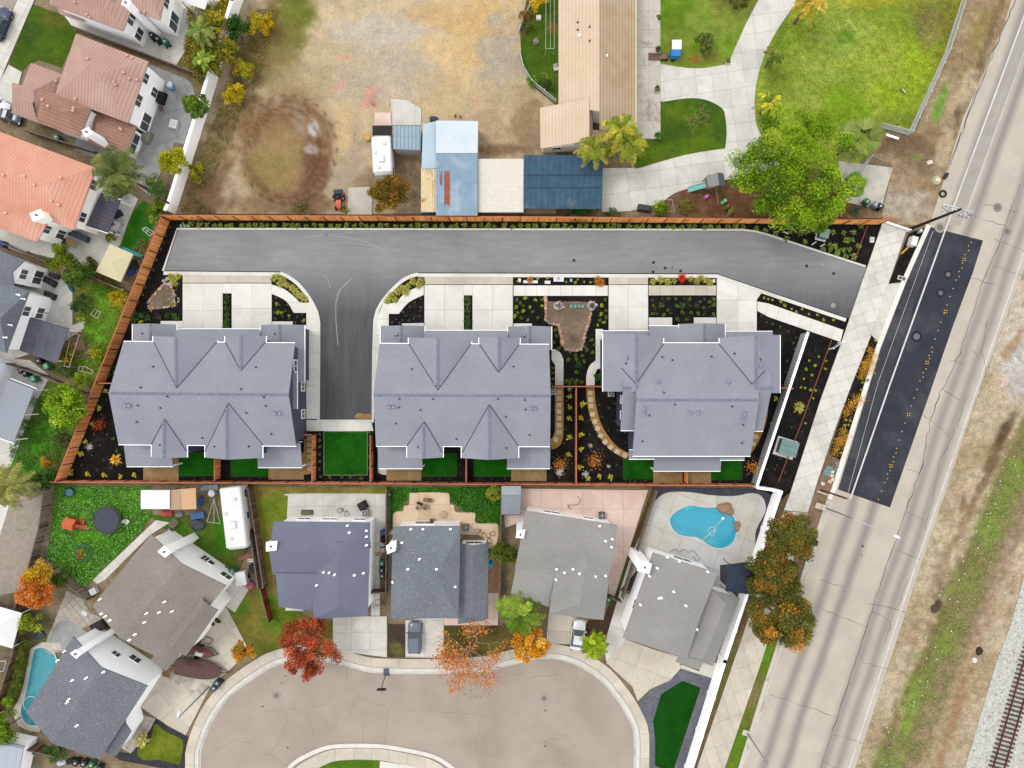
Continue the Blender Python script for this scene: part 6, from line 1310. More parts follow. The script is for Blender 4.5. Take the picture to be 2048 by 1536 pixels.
row = [];x = 366
while x < 1500: row.append((x + J(3),451 + (x - 366) * .003 + J(2)));x += random.uniform(12.5,17.5)
for x,y in row:
    w_ = next(t for lim,t in ((520,'left of the stub road junction'),(790,'opposite the stub road junction'),(1030,'opposite the middle driveways'),(1290,'between pale shed and concrete drive'),(9999,'between concrete drive and pine')) if x < lim)
    plant('rose',x,y,'small green shrub in the north fence strip, ' + w_,'shrubs along the north fence, ' + w_,.9)
many('rose',[(1550,468),(1571,478),(1600,468),(1609,484),(1664,465),(1686,466),(1706,465),(1660,491),(1668,493),(1691,481),(1703,480),(1636,465),(1645,500),(1660,500),(1672,508),(1686,500),(1698,499),(1706,513),(1690,514),(1675,502),(1720,452),(1530,462),(1512,456),(1580,462),(1716,493)],'yellow-green shrub in the corner mulch bed near the road','shrubs in the corner bed',.95)
many('grass',[(343,553),(350,560),(346,564),(356,552),(352,568)],'straw grass clump by the left end kerb','grass clumps at the left end',.9,.06);many('grass',[(549,556),(557,553),(566,560),(574,570),(585,576),(593,584),(601,592),(610,598),(562,568)],'yellow grass clump in the curved planter left of the stub road','grasses in left curved planter',1.0,.13)
many('grass',[(776,600),(784,592),(790,600),(797,584),(806,576),(816,574),(826,563),(842,563),(812,584),(838,570)],'yellow grass clump in the curved planter right of the stub road','grasses in right curved planter',1.0,.13)
many('agave',[(455,y) for y in (594,605,617,629,641,652)],'dark green agave in the narrow strip of the left driveway','agaves in left strip',.9,.09);many('agave',[(936,y) for y in (598,609,621,633,645,656)],'dark green agave in the narrow strip of the middle driveway','agaves in middle strip',.9,.09)
many('dull',[(553,596),(560,610),(572,622),(550,625),(565,632),(580,638),(552,638),(596,634),(606,630),(592,645),(575,610)],'dull low plant in the mulch triangle of the left duplex','plants in left triangle',1.1,.07);many('lime',[(555,608),(557,626),(564,626),(608,642),(580,632)],'lime dwarf shrub in the mulch triangle of the left duplex','lime shrubs in left triangle',1.0,.07)
many('dull',[(842,598),(830,605),(843,614),(820,614),(808,625),(840,632),(828,638),(818,640),(806,640),(792,640),(842,622),(800,646),(785,645),(812,632)],'dull low plant in the mulch triangle of the middle duplex','plants in middle triangle',1.0,.07)
many('orgrass',[(1060,560),(1195,560),(1200,566)],'orange grass clump in the planter beside the utility lids','orange grasses in planter',1.0,.13);many('lime',[(1035,563),(1075,558),(1094,557),(1132,565),(1155,560),(1168,564),(1180,565),(1150,566)],'small green plant in the planter with the utility lids','plants in utility planter',.7,.13)
plant('redgrass',1363,556,'bright red grass clump in the right planter',None,1.1,.13);many('grass',[(1305,564),(1320,560),(1334,564),(1347,562),(1380,558),(1393,564),(1410,560),(1420,565),(1400,556)],'yellow grass clump in the planter with the red one','grasses in right planter',.9,.13)
gx = [(1304,600),(1306,612),(1304,628),(1323,598),(1337,598),(1351,598),(1367,598),(1379,598),(1399,604),(1408,598),(1417,604),(1426,598),(1311,618),(1312,628),(1326,630),(1340,628),(1335,621),(1364,626),(1378,611),(1381,626),(1395,628),(1407,628),(1426,628),(1406,616),(1418,614),(1425,610),(1353,612)]
for i,p in enumerate(gx): plant('green' if i % 3 else 'dull',*p,'round green dwarf shrub in the mulch bed above the right duplex' if i % 3 else 'dull low plant in the mulch bed above the right duplex','green shrubs above right duplex' if i % 3 else 'dull plants above right duplex',1.0,.07)
many('agave',[(1322,611),(1364,612),(1393,612)],'spiky plant in the mulch bed above the right duplex','spiky plants above right duplex',.9,.07);many('green',[(1354,640),(1372,640)],'round green shrub in the mulch notch at the right duplex door','shrubs at right door',1.0,.07)
bd = [(1033,600),(1050,597),(1040,607),(1033,614),(1046,612),(1060,614),(1035,625),(1047,622),(1065,624),(1030,632),(1043,637),(1056,640),(1075,636),(1083,612),(1084,600),(1203,612),(1211,622),(1202,628),(1200,640),(1195,650),(1212,634),(1208,645),(1210,600),(1070,600)]
for i,p in enumerate(bd): plant('lime' if i % 2 else 'green',*p,'small %s shrub in the mulch around the rock-edged basin' % ('lime' if i % 2 else 'dull green'),'%s shrubs around the basin' % ('lime' if i % 2 else 'green'),.9)
many('green',[(1110,660),(1108,685),(1112,672),(1118,697),(1140,705),(1150,710),(1170,695),(1184,705),(1188,690),(1175,700),(1152,719),(1168,722),(1185,706),(1182,680),(1135,720),(1153,745),(1165,712)],'round shrub in the mulch south of the basin','shrubs south of the basin',1.0);plant('agave',1157,731,'single spiky agave between the two curved walks');many('green',[(1132,762),(1142,760),(1153,761),(1163,764),(1138,768),(1150,767)],'leafy green bush along the cross fence','bushes along the cross fence',1.3)
many('green',[(1105,735),(1105,745),(1106,758),(1104,768)],'green shrub squeezed between duplex and curved walk','shrubs beside the curved walk',.8)
many('yellow',[(1139,793),(1139,814),(1139,837),(1138,875),(1138,909)],'yellow-green shrub left of the cross-mulch fence','yellow shrubs left of the fence',1.0);many('yellow',[(1165,808),(1162,836),(1162,869),(1162,898),(1160,934),(1199,953),(1221,955),(1175,955)],'yellow-green shrub right of the cross-mulch fence','yellow shrubs right of the fence',1.0)
many('dull',[(1132,802),(1130,858),(1128,885),(1197,810),(1206,833),(1228,807),(1230,842),(1216,860),(1234,860),(1250,864),(1250,884),(1218,815),(1203,850),(1233,930),(1204,905),(1180,840),(1180,870),(1175,888),(1215,930),(1251,958),(1270,962)],'dull low plant in the side garden mulch','dull plants in the side garden',.9)
for x,y,l in [(1118,928,'orange autumn shrub behind the middle duplex corner'),(1188,921,'orange autumn shrub right of the cross-mulch fence'),(1503,932,'orange autumn shrub by the white site wall')]: plant('orange',x,y,l,None,1.0)
for x,y,l in [(1119,943,'pale whitish shrub below the orange shrub'),(1170,948,'pale whitish shrub right of the fence foot'),(1139,778,'small white stone-like plant at the fence corner'),(1181,891,'tiny pale shrub beside the curved stepping stones'),(1217,932,'tiny pale shrub near the right turf')]: plant('white',x,y,l,None,.8 if y > 940 else .45)
many('yellow',[(1545,847),(1541,872),(1534,890),(1527,916),(1515,948),(1551,797),(1510,958)],'yellow-green shrub along the inside of the white site wall','shrubs inside site wall',.9)
plant('red',203,850,'bright orange-red shrub in the left mulch corner',None,1.1);plant('gold',233,918,'golden star-shaped shrub in the left mulch corner',None,1.0);plant('white',181,893,'white round stone-like shrub in the left mulch corner',None,.7)
many('yellow',[(213,782),(200,816),(186,848),(172,883),(162,907),(143,945),(177,948),(210,950),(242,953),(270,950)],'yellow-green shrub in the left mulch corner along the fence','shrubs in left corner',.95);many('green',[(229,877),(236,901),(220,750),(232,745)],'green shrub against the left duplex wall','shrubs against left duplex',1.0)
many('dull',[(215,800),(205,830),(190,870),(200,890),(185,910),(210,920),(225,935),(165,930),(195,940),(215,868)],'dull low plant in the left mulch corner','dull plants in left corner',.9)
fl = [(332,470),(328,485),(322,500),(315,520),(308,540),(300,555),(292,575),(285,590),(278,605),(340,456),(250,690),(240,715),(232,735)]
many('dull',fl,'dull plant in the mulch strip along the left fence','plants along the left fence',1.2);many('agave',[(272,628),(285,632),(270,640),(337,632),(350,632),(320,634),(356,636),(297,636)],'spiky green plant in front of the left duplex','spiky plants at left duplex',.9);many('lime',[(304,620),(345,609),(283,645)],'lime dwarf shrub beside the small rock-edged patch','lime shrubs at small patch',1.0);many('dull',[(352,595),(356,610),(354,580),(360,600)],'dull plant right of the small rock-edged patch','plants right of small patch',.9)
many('green',[(640,868),(640,880),(641,893),(640,908),(641,922),(640,937),(642,953),(660,954),(684,953),(703,953),(724,957),(740,865),(740,890),(740,912),(739,935)],'green shrub around the large central turf square','shrubs around central turf',.9)
many('dull',[(370,956),(390,957),(410,957),(427,957),(475,957),(500,958),(520,957),(540,957),(860,958),(880,957),(900,958),(960,957),(985,958),(1010,957),(920,930),(921,945),(1440,964),(1470,964),(1260,962),(1290,962)],'tiny low plant along the back garden fence','tiny plants along back fence',.8)
rs_ = [(1587,697),(1588,716),(1574,722),(1575,760),(1570,745),(1585,686),(1560,690),(1545,650),(1560,655),(1575,662),(1532,645),(1522,632),(1590,676),(1548,670)]
many('dull',rs_,'dull plant in the mulch right of the right duplex','plants right of right duplex',1.1)
rb = [(1617,722),(1636,713),(1611,739),(1628,731),(1651,722),(1606,758),(1622,750),(1650,738),(1609,776),(1630,781),(1600,775),(1619,780),(1625,797),(1609,846),(1582,855),(1603,862),(1575,880),(1592,908),(1560,918),(1575,915),(1553,930),(1548,938),(1570,945),(1590,890),(1620,760),(1608,700),(1630,700)]
many('lime',rb[:14],'small yellow-green plant in the upper roadside mulch bed','plants in upper roadside bed',.75);many('dull',rb[14:],'small dull plant in the lower roadside mulch bed','plants in lower roadside bed',.8);plant('grass',1597,815,'large yellow grass clump on the edging board',None,1.4)
many('lime',[(1535,599),(1543,601),(1560,604),(1581,618),(1602,619),(1616,629),(1632,630),(1645,641),(1665,641),(1568,612),(1526,596),(1590,624)],'yellow-green shrub in the planter along the sloping walk','shrubs along sloping walk',.8,.13)
am = [(1738,700),(1745,712),(1735,720),(1728,728),(1740,728),(1725,738),(1732,742),(1720,752),(1712,795),(1704,806),(1697,812),(1690,826),(1716,800),(1683,862),(1676,880),(1684,884),(1672,892),(1688,872),(1665,905)]
many('amber',am,'golden leafy groundcover in the kerbside planter','golden kerbside groundcover',.8,.12);many('lime',[(1748,680),(1722,765),(1720,780),(1690,840),(1695,850),(1698,842),(1670,900),(1733,760),(1680,905),(1688,850)],'green plant among the kerbside groundcover','green kerbside plants',.8,.12)
# small trees in the big garden pots of weeds ---- loose weed tufts give the rough yards depth
def tufts(name,label,poly,n,cols,size=.09,h=.18,seed=0,cat='weeds',excl=None):
    rng = np.random.default_rng(seed);xs = [p[0] for p in poly];ys = [p[1] for p in poly];out = []
    m_ = n * 6;X,Y = rng.uniform(min(xs),max(xs),m_),rng.uniform(min(ys),max(ys),m_);ok = inpoly(X,Y,poly) & (nz(X,Y,.07,3,seed) > rng.uniform(.25,.75,m_)) & (~inpoly(X,Y,excl) if excl else True);X,Y = X[ok][:n],Y[ok][:n];n = len(X)
    out = np.stack([(X - 1024) * K,(768 - Y) * K,rng.uniform(.03,h,n)],1)
    o = link(name,leafmesh(name,np.array(out),size,pal(cols,n,rng,.3),.5,.7,rng));o['kind'] = 'stuff';o['label'] = label;o['category'] = cat
tufts('weeds','bright green leafy weeds filling the trampoline yard',[(116,974),(298,974),(303,1030),(285,1060),(165,1180),(96,1125),(106,1040)],12000,[(104,164,60),(80,140,44),(140,190,96),(70,116,40)],.1,.25,1)
tufts('weeds','rough green weeds between the road shoulder and the railway',[(2048,880),(2048,980),(1960,1200),(1880,1440),(1850,1545),(1752,1545),(1800,1420),(1880,1250),(1960,1050),(2010,920)],16000,[(122,138,66),(104,120,58),(146,138,92),(128,158,62),(150,130,96),(170,156,116)],.07,.16,2)
tufts('weeds','leafy weeds around the peach coloured patio',[(781,976),(1001,976),(1001,1060),(958,1044),(905,1005),(820,984),(795,1020),(783,1060)],5000,[(60,120,34),(90,156,56),(48,98,26)],.09,.25,3,excl=sc)
tufts('weeds','weeds growing over the left edge garden',[(20,880),(70,790),(150,790),(110,960),(24,960)],5000,[(82,150,40),(96,116,46),(70,110,36)],.09,.25,4)
tufts('weeds','green weeds in the vegetable garden by the left fence',[(150,560),(250,570),(245,640),(205,745),(110,745),(170,660)],5000,[(104,170,40),(120,130,50),(86,150,36),(136,120,60)],.09,.22,5)
tufts('weeds','sparse grass tufts on the north-east lawn',[(1535,100),(1590,10),(1920,10),(1850,190),(1815,255),(1700,290),(1560,300),(1515,230)],16000,[(120,150,30),(150,170,40),(100,134,28),(176,184,70)],.06,.08,6,'grass')
tufts('leaf_litter','fallen red and orange leaves below the half bare tree',[(870,1330),(1000,1330),(1000,1380),(950,1400),(880,1370)],260,[(176,90,70),(190,120,70),(160,80,60)],.08,.05,7,'leaves')
tufts('leaf_litter','fallen red leaves on the driveway beside the red maple',[(660,1240),(720,1250),(700,1330),(560,1370),(570,1320),(650,1310)],300,[(166,80,60),(150,90,70)],.06,.05,8,'leaves')
tufts('weeds','olive undergrowth beside the tall white wall',[(380,20),(460,0),(480,40),(440,150),(400,170),(370,130)],6000,OLV + YEL[1:],.12,.9,9)
tufts('weeds','dry weeds on the lot side of the white wall',[(500,20),(560,20),(520,160),(450,300),(400,420),(360,425),(430,240)],7000,[(120,110,50),(140,120,60),(110,120,44),(150,140,70)],.09,.3,10)
# ================================================================ pools, track, vehicles, street furniture, yard things
# ---- pools: real basins sunk below the deck
def water_mat(deep):
    m,nt,bs = newmat('pool_water');bs.inputs['Base Color'].default_value = (*deep,1);bs.inputs['Roughness'].default_value = .06;bs.inputs['IOR'].default_value = 1.33;bs.inputs['Transmission Weight'].default_value = .7
    tc = N(nt,'TexCoord').outputs['Object'];bump(nt,bs,noi(nt,tc,1.6,3,.5,.6),.06,.1);return m
def pool(name,label,pts,zt,cop,plaster,deep,steps=None):
    w = ccw([P(*p).xy for p in clean(pts,.5)]);c = sum(w,Vector((0,0))) / len(w);t = thing(name,label,'swimming pool',(c.x,c.y,0));n = len(w)
    inn = inset(w,.35);bot = inset(w,.9);V = [(v.x,v.y,zt) for v in w] + [(v.x,v.y,zt - .75) for v in inn] + [(v.x,v.y,zt - 1.5 - .9 * max(-.6,min(1,(c.x - v.x) / 4))) for v in bot]
    F = [(i,(i + 1) % n,n + (i + 1) % n,n + i) for i in range(n)] + [(n + i,n + (i + 1) % n,2 * n + (i + 1) % n,2 * n + i) for i in range(n)] + [tuple(range(2 * n,3 * n))]
    obj('basin',V,F,plaster,t,smooth=False)
    ou = inset(w,-.16);V = [(v.x,v.y,zt + .012) for v in ou] + [(v.x,v.y,zt + .012) for v in w] + [(v.x,v.y,zt - .2) for v in w]
    F = [(i,(i + 1) % n,n + (i + 1) % n,n + i) for i in range(n)] + [(n + i,n + (i + 1) % n,2 * n + (i + 1) % n,2 * n + i) for i in range(n)]
    obj('coping',V,F,cop,t)
    wi = inset(w,.01);obj('water',[(v.x,v.y,zt - .1) for v in wi],[tuple(range(n))],water_mat(deep),t)
    for k,sp in enumerate(steps or []):
        q = ccw([P(*p).xy for p in sp]);MB().prism(q,zt - 1.2,zt - .16 - .14 * k).build('step',M((214,232,238),.6),t,world=True)
    return t
COPE = M((226,224,214),.7);PLA = G('pool_plaster',(120,214,236),(104,204,230),.4,None,.3,6,.06,.6,0)
pool('swimming_pool','kidney-shaped blue swimming pool in the concrete deck',POOL1,.05,COPE,PLA,(.10,.62,.80),[[(1365,1017),(1378,1012),(1390,1012),(1383,1018),(1372,1022)],[(1345,1060),(1357,1068),(1372,1072),(1368,1066),(1354,1061)],[(1406,1084),(1418,1080),(1436,1086),(1440,1096),(1424,1095)],[(1414,1080),(1426,1078),(1442,1086),(1446,1095),(1440,1096),(1432,1086)]])
pool('swimming_pool','long curved turquoise pool beside the charcoal roofed house',POOL2,.05,COPE,G('pool_plaster_green',(96,196,210),(86,184,200),.4,None,.3,6,.08,.6,0),(.12,.52,.60))
o = thing('pool_hose','white pool cleaner hose floating in the kidney pool','hose',P(1420,1060));pts = smooth([(1405,1082),(1416,1070),(1428,1060),(1424,1054),(1417,1062),(1424,1072),(1430,1062),(1432,1052),(1442,1042),(1446,1037)],6);MB().tube([P(*p) + Vector((0,0,.0)) for p in pts],.05,5).build('hose',M((222,236,240),.5),o,world=True)
p = P(1446,1037);MB().box((p.x,p.y,.0),(.35,.3,.12),.6,None,.7).build('cleaner_head',TRIM,o,world=True)
o = thing('pool_hose','white hose ring floating in the curved pool','hose',P(60,1415));MB().ring(P(62,1408),1.0,.05,0,24,None,.4,5.6).build('hose',M((210,236,240),.5),o,world=True)
def rock(x,y,r,label=None,c=(150,118,92),parent=None,z=0,seed=0,name='boulder'):
    rg = random.Random(seed + int(x * 7 + y));bm = bmesh.new();bmesh.ops.create_icosphere(bm,subdivisions=2,radius=1)
    for v in bm.verts: v.co *= 1 + .35 * (mnoise.noise(v.co * 1.6 + Vector((x,y,seed))))
    p = P(x,y);sx,sy = rg.uniform(.8,1.2),rg.uniform(.7,1.1);a = rg.uniform(0,3)
    for v in bm.verts: q = Vector((v.co.x * r * sx,v.co.y * r * sy,max(-.1,v.co.z) * r * .6));q.rotate(Matrix.Rotation(a,3,'Z'));v.co = q
    me = bpy.data.meshes.new(name);bm.to_mesh(me);bm.free();o = link(name,me,M(c,.9,var=.25,sc=4),parent);o.location = (p.x,p.y,z)
    if label: tag(o,label,'rock')
    return o
for x,y,r,l in [(1450,1016,.9,'largest brown boulder on the pool edge'),(1459,1023,.6,'brown boulder beside the largest one on the pool edge'),(1441,1014,.5,'small brown boulder left of the largest on the pool edge'),(1474,1049,.45,'small boulder at the right end of the pool'),(1473,1058,.35,'smallest boulder at the right end of the pool')]: rock(x,y,r,l,(172,136,108),z=.1)
# rock borders of the dry basins: small stones, one row each
def stone_row(pts,label,size=.2,step=4.2,z=.08,cols=((206,164,140),(186,150,122),(220,186,160),(168,150,136))):
    mb = MB();d = 0;bm = bmesh.new();bmesh.ops.create_icosphere(bm,subdivisions=1,radius=1);bv = [v.co.copy() for v in bm.verts];bf = [tuple(v.index for v in f.verts) for f in bm.faces];bm.free()
    pl = []
    for a,b in zip(pts,pts[1:]):
        L = math.hypot(b[0] - a[0],b[1] - a[1]);n = max(1,int(L / step));pl += [(a[0] + (b[0] - a[0]) * k / n,a[1] + (b[1] - a[1]) * k / n) for k in range(n)]
    for x,y in pl:
        p = P(x + J(1),y + J(1));s = size * random.uniform(.7,1.25);a = random.uniform(0,3);sx = random.uniform(.8,1.3)
        vs = []
        for v in bv: q = Vector((v.x * s * sx,v.y * s,v.z * s * .7)) * (1 + .2 * mnoise.noise(v * 2 + p));q.rotate(Matrix.Rotation(a,3,'Z'));vs.append(q + Vector((p.x,p.y,z)))
        mb.add(vs,bf,tuple(c * random.uniform(.8,1.15) for c in lin(random.choice(cols))))
    o = mb.build('border_stones',attr_mat('stones',finev=.2,fine=8),None,usecol=True);tag(o,label,'rocks',None,'stuff')
stone_row([(1091,596),(1091,640),(1098,646),(1117,650),(1121,665),(1125,690),(1130,698),(1150,702),(1162,698),(1167,685),(1172,660),(1178,640),(1184,622)],'row of pinkish stones edging the large dry basin',.24);stone_row([(330,568),(310,588),(296,606),(298,617),(330,615),(350,612),(350,592),(342,568)],'row of pinkish stones edging the small dry patch',.2)
for cx,cy,n,l in [(1117,612,24,'ring of grey stones around the left basin drain'),(1184,611,30,'heap of grey stones around the right basin drain'),(338,562,30,'heap of pale stones at the left end kerb'),(350,600,10,'cluster of pale stones in the small dry patch')]:
    stone_row([(cx + (4 + 6 * random.random()) * math.cos(i * 2.4),cy + (4 + 5 * random.random()) * math.sin(i * 2.4)) for i in range(n)],l,.17,100,.07,((186,180,176),(206,200,196),(160,154,150)))
# ---- railway
tr = thing('railway_track','rusty railway track on pale ballast in the lower right corner','railway',P(2010,1420));sheet('ballast',[(2062,1100),(2020,1250),(1990,1330),(1922,1560),(2180,1560),(2180,1060)],G('ballast_stone',(222,222,214),(186,186,178),4,(150,146,136),2.2,7,.4,.95,.9,lo3=.55,hi3=.7),.09)
ra,rb = P(2064,1250),P(1968,1582);d = (rb - ra).normalized();nn = Vector((-d.y,d.x,0));L = (rb - ra).length;RU = M((104,62,48),.8,var=.2);TI = M((92,72,62),.9,var=.25,sc=2,rnd=.15)
ctr = ra + nn * .75 * (1 if nn.x > 0 else -1);ctr = P(2064,1250) + Vector((.9,.27,0));sl = MB().box((0,0,.1),(2.55,.22,.16)).build('sleeper',TI,tr);n = int(L / .6);a = math.atan2(nn.y,nn.x)
for k in range(n):
    o = sl if k == 0 else sl.copy()
    if k: COL.objects.link(o)
    q = ctr + d * (k * .6) - Vector(tr.location);o.location = (q.x,q.y,.06);o.rotation_euler.z = a + random.uniform(-.02,.02)
for s in (-1,1):
    q0 = ctr + nn * .72 * s;q1 = q0 + d * L;m = (q0 + q1) / 2;mb = MB();mb.box((m.x,m.y,.25),(L,.14,.03),math.atan2(d.y,d.x));mb.box((m.x,m.y,.31),(L,.03,.12),math.atan2(d.y,d.x));mb.box((m.x,m.y,.38),(L,.075,.04),math.atan2(d.y,d.x));mb.build('rail',RU,tr,world=True)
# bits of litter on the verge
LIT = M((236,236,232),.7);k = 0
mb = MB()
for i in range(70):
    t = random.random();x = 2040 - 290 * t + J(34);y = 880 + 660 * t + J(10);p = P(x,y);mb.box((p.x,p.y,.1),(random.uniform(.06,.22),random.uniform(.06,.16),.04),random.uniform(0,3))
tag(mb.build('litter',LIT),'scattered white litter in the weeds beside the railway','litter',None,'stuff')
rock(1868,1217,.55,'dark brown soil clod on the road shoulder',(84,68,54));rock(1877,1206,.4,'smaller dark soil clod on the road shoulder',(84,68,54));rock(1958,1302,.6,'black scrap heap beside the railway',(52,44,42));rock(1948,1320,.4,'white bag beside the black scrap heap',(232,232,230))
# ---- cars
def car(label,x,y,ang,body,L=4.5,Wd=1.82,suv=False,name='parked_car',roofc=None,group='parked cars'):
    p = P(x,y);t = thing(name,label,'car',(p.x,p.y,.0),ang,group);bm_ = M(body,.25,.1,.03,1,.6);h = Wd / 2;zb = .95 if suv else .82;zr = 1.62 if suv else 1.42
    def ring(xx,hw,z0,z1,r=.12): return [Vector((xx,-hw,z0 + r)),Vector((xx,-hw + r * .3,z0)),Vector((xx,hw - r * .3,z0)),Vector((xx,hw,z0 + r)),Vector((xx,hw,z1 - r)),Vector((xx,hw - r,z1)),Vector((xx,hw * .4,z1 + .03)),Vector((xx,-hw * .4,z1 + .03)),Vector((xx,-hw + r,z1)),Vector((xx,-hw,z1 - r))]
    prof = [(-.5,.72,.42,.62),(-.485,.86,.32,.78),(-.44,.95,.26,zb - .02),(-.3,1.0,.24,zb),(0,1.0,.24,zb),(.18,1.0,.24,zb),(.3,.98,.24,zb - .04),(.42,.93,.26,zb - .12),(.48,.82,.32,zb - .22),(.5,.66,.42,.58)]
    MB().loft([ring(a * L,b * h,c,d) for a,b,c,d in prof]).build('body',bm_,t,smooth=True)
    cr = [(-.44 if suv else -.38,.88,.0),(-.36 if suv else -.24,.76,1),(-.1,.78,1.04),(.04,.76,1.0),(.2,.86,.0)]
    def cring(a,b,k): zt = zb + (zr - zb) * k;return [Vector((a * L,-h * .93,zb - .05)),Vector((a * L,h * .93,zb - .05)),Vector((a * L,h * b,max(zt - .05,zb))),Vector((a * L,h * b * .8,max(zt,zb + .01))),Vector((a * L,-h * b * .8,max(zt,zb + .01))),Vector((a * L,-h * b,max(zt - .05,zb)))]
    MB().loft([cring(*c) for c in cr]).build('cabin',glass(),t,smooth=False)
    x0,x1 = cr[1][0] * L,cr[3][0] * L;rf = M(roofc,.3,.1,.03) if roofc else bm_
    MB().loft([[Vector((xx,-h * .7,zr - .03)),Vector((xx,h * .7,zr - .03)),Vector((xx,h * .66,zr + .045 * k)),Vector((xx,-h * .66,zr + .045 * k))] for xx,k in ((x0 - .02,.5),((x0 + x1) / 2,1.3),(x1 + .02,.5))]).build('roof',rf,t)
    for sy in (-1,1):
        MB().loft([[Vector((cr[4][0] * L + .02,sy * h * .86,zb)),Vector((cr[4][0] * L - .06,sy * h * .78,zb + .02)),Vector((x1 - .02,sy * h * .68,zr)),Vector((x1 + .05,sy * h * .76,zr - .04))],[Vector((cr[4][0] * L + .05,sy * h * .9,zb - .02)),Vector((cr[4][0] * L,sy * h * .84,zb)),Vector((x1 + .02,sy * h * .7,zr)),Vector((x1 + .08,sy * h * .78,zr - .04))]]).build('pillar',bm_,t)
        MB().box((.16 * L,sy * (h + .1),zb + .06),(.16,.22,.14),0,None,.8).build('mirror',bm_,t)
        MB().box((.475 * L,sy * h * .64,.66),(.12,.36,.13),0,None,.8).build('headlight',M((226,230,234),.15),t);MB().box((-.488 * L,sy * h * .66,.74),(.08,.34,.14),0,None,.8).build('taillight',M((150,24,24),.3),t)
        for wx in (-.3,.31):
            wl = MB().cyl((wx * L,sy * (h - .2),.33),(wx * L,sy * (h + .01),.33),.33,None,20).build('wheel',M((24,24,26),.8),t);MB().cyl((wx * L,sy * (h - .02),.33),(wx * L,sy * (h + .025),.33),.21,.18,12).build('rim',M((170,172,176),.3,.8),wl)
    return t
R_ = math.radians
car('dark blue-grey car parked on the narrow driveway below the speckled roof',831,1271,R_(88),(104,116,136),4.25,1.78,True)
car('white car parked on the driveway beside the lime spiky tree',1155,1267,R_(82),(244,245,247),3.95,1.75)
car('dark navy car at the kerb in the top left corner',8,52,R_(68),(36,52,96),4.4,1.8)
car('white car on the driveway at the left edge',-2,212,R_(-24),(240,242,244),4.0,1.75);car('dark car half hidden under the hipped brown roof',26,236,R_(-18),(44,52,70),3.2,1.6)
# ---- trailers and boats
def trailer(label,x,y,L,Wd,ang,ht=2.9,wins=4,side=1,name='camper_trailer'):
    p = P(x,y,ht);t = thing(name,label,'trailer',(p.x,p.y,0),ang);wm = M((246,246,244),.45,var=.03);hw = Wd / 2
    rs = []
    for xx,sh,zz in ((-L / 2,.9,.1),(-L / 2 + .12,1,0),(L / 2 - .35,1,0),(L / 2,.82,.35)): rs.append([Vector((xx,-hw * sh,.55)),Vector((xx,hw * sh,.55)),Vector((xx,hw * sh,ht - .22 - zz)),Vector((xx,hw * sh - .14,ht - zz - .02)),Vector((xx,0,ht - zz + .05)),Vector((xx,-hw * sh + .14,ht - zz - .02)),Vector((xx,-hw * sh,ht - .22 - zz))])
    MB().loft(rs).build('body',wm,t)
    for k in range(wins):
        u = -L * .36 + L * .72 * k / max(1,wins - 1)
        for sy in (-1,1):
            w = MB().box((u,sy * (hw + .01),1.75),(.85,.05,.55)).build('window',M((70,74,80),.4),t);MB().box((u,sy * (hw + .04),1.75),(.75,.02,.45)).build('pane',glass(),w)
    MB().box((L * .1,0,ht + .15),(.9,.7,.26),0,None,.85).build('air_conditioner',wm,t)
    for u,v in ((-.3,.2),(.32,-.15),(-.08,-.3)): MB().box((L * u,Wd * v,ht + .06),(.4,.4,.12),0,None,.9).build('roof_hatch',M((228,228,226),.5),t)
    for xx in (-.5,.4):
        for sy in (-1,1): MB().cyl((xx,sy * (hw - .25),.34),(xx,sy * (hw - .02),.34),.34,None,14).build('wheel',M((36,36,38),.8),t)
    MB().tube([(L / 2,.4,.5),(L / 2 + 1.1,0,.5),(L / 2,-.4,.5)],.05).build('hitch',M((60,60,62),.6),t)
    return t
trailer('long white camper trailer beside the weathered fence',466,1037,8.0,2.75,R_(-83.5),3.1,3);trailer('short white camper trailer beside the small light blue shed',763,310,4.9,2.5,R_(-87),2.8,2)
def boat(label,x,y,L,Wd,ang,cover,name='covered_boat'):
    p = P(x,y,.9);t = thing(name,label,'boat',(p.x,p.y,0),ang);rs = [];rs2 = []
    for f,w,z0,zc in ((-.5,.78,.5,1.15),(-.46,.92,.45,1.3),(-.2,1,.4,1.55),(.0,1,.4,1.75),(.15,.98,.42,1.45),(.32,.8,.5,1.3),(.44,.45,.7,1.2),(.5,.06,1.0,1.12)):
        h = Wd / 2 * w;xx = f * L;rs.append([Vector((xx,-h * .45,z0)),Vector((xx,h * .45,z0)),Vector((xx,h,1.0)),Vector((xx,-h,1.0))]);rs2.append([Vector((xx,-h * 1.03,.92)),Vector((xx,h * 1.03,.92)),Vector((xx,h * 1.02,1.04)),Vector((xx,h * .45,zc - .08)),Vector((xx,0,zc)),Vector((xx,-h * .45,zc - .08)),Vector((xx,-h * 1.02,1.04))])
    MB().loft(rs).build('hull',M((220,220,216),.4),t);MB().loft(rs2).build('cover',cover,t,smooth=False)
    mb = MB();mb.tube([(-L * .45,-.7,.45),(L * .3,-.6,.45),(L * .62,0,.45),(L * .3,.6,.45),(-L * .45,.7,.45)],.05);mb.build('trailer_frame',M((60,60,62),.6),t)
    for sy in (-1,1): MB().cyl((-L * .12,sy * Wd * .42,.3),(-L * .12,sy * Wd * .52,.3),.3,None,14).build('wheel',M((30,30,32),.8),t)
    return t
boat('boat under a dark brown cover at the kerb of the cul-de-sac',397,1338,6.2,2.4,R_(-9),M((98,70,66),.75,var=.12,sc=1.5));b = boat('small maroon and white boat on a trailer behind the covered one',404,1304,3.2,1.2,R_(-14),M((120,62,58),.5));MB().box((-.1,0,1.66),(1.1,.5,.3),0,None,.8).build('seat',M((214,214,210),.5),b)
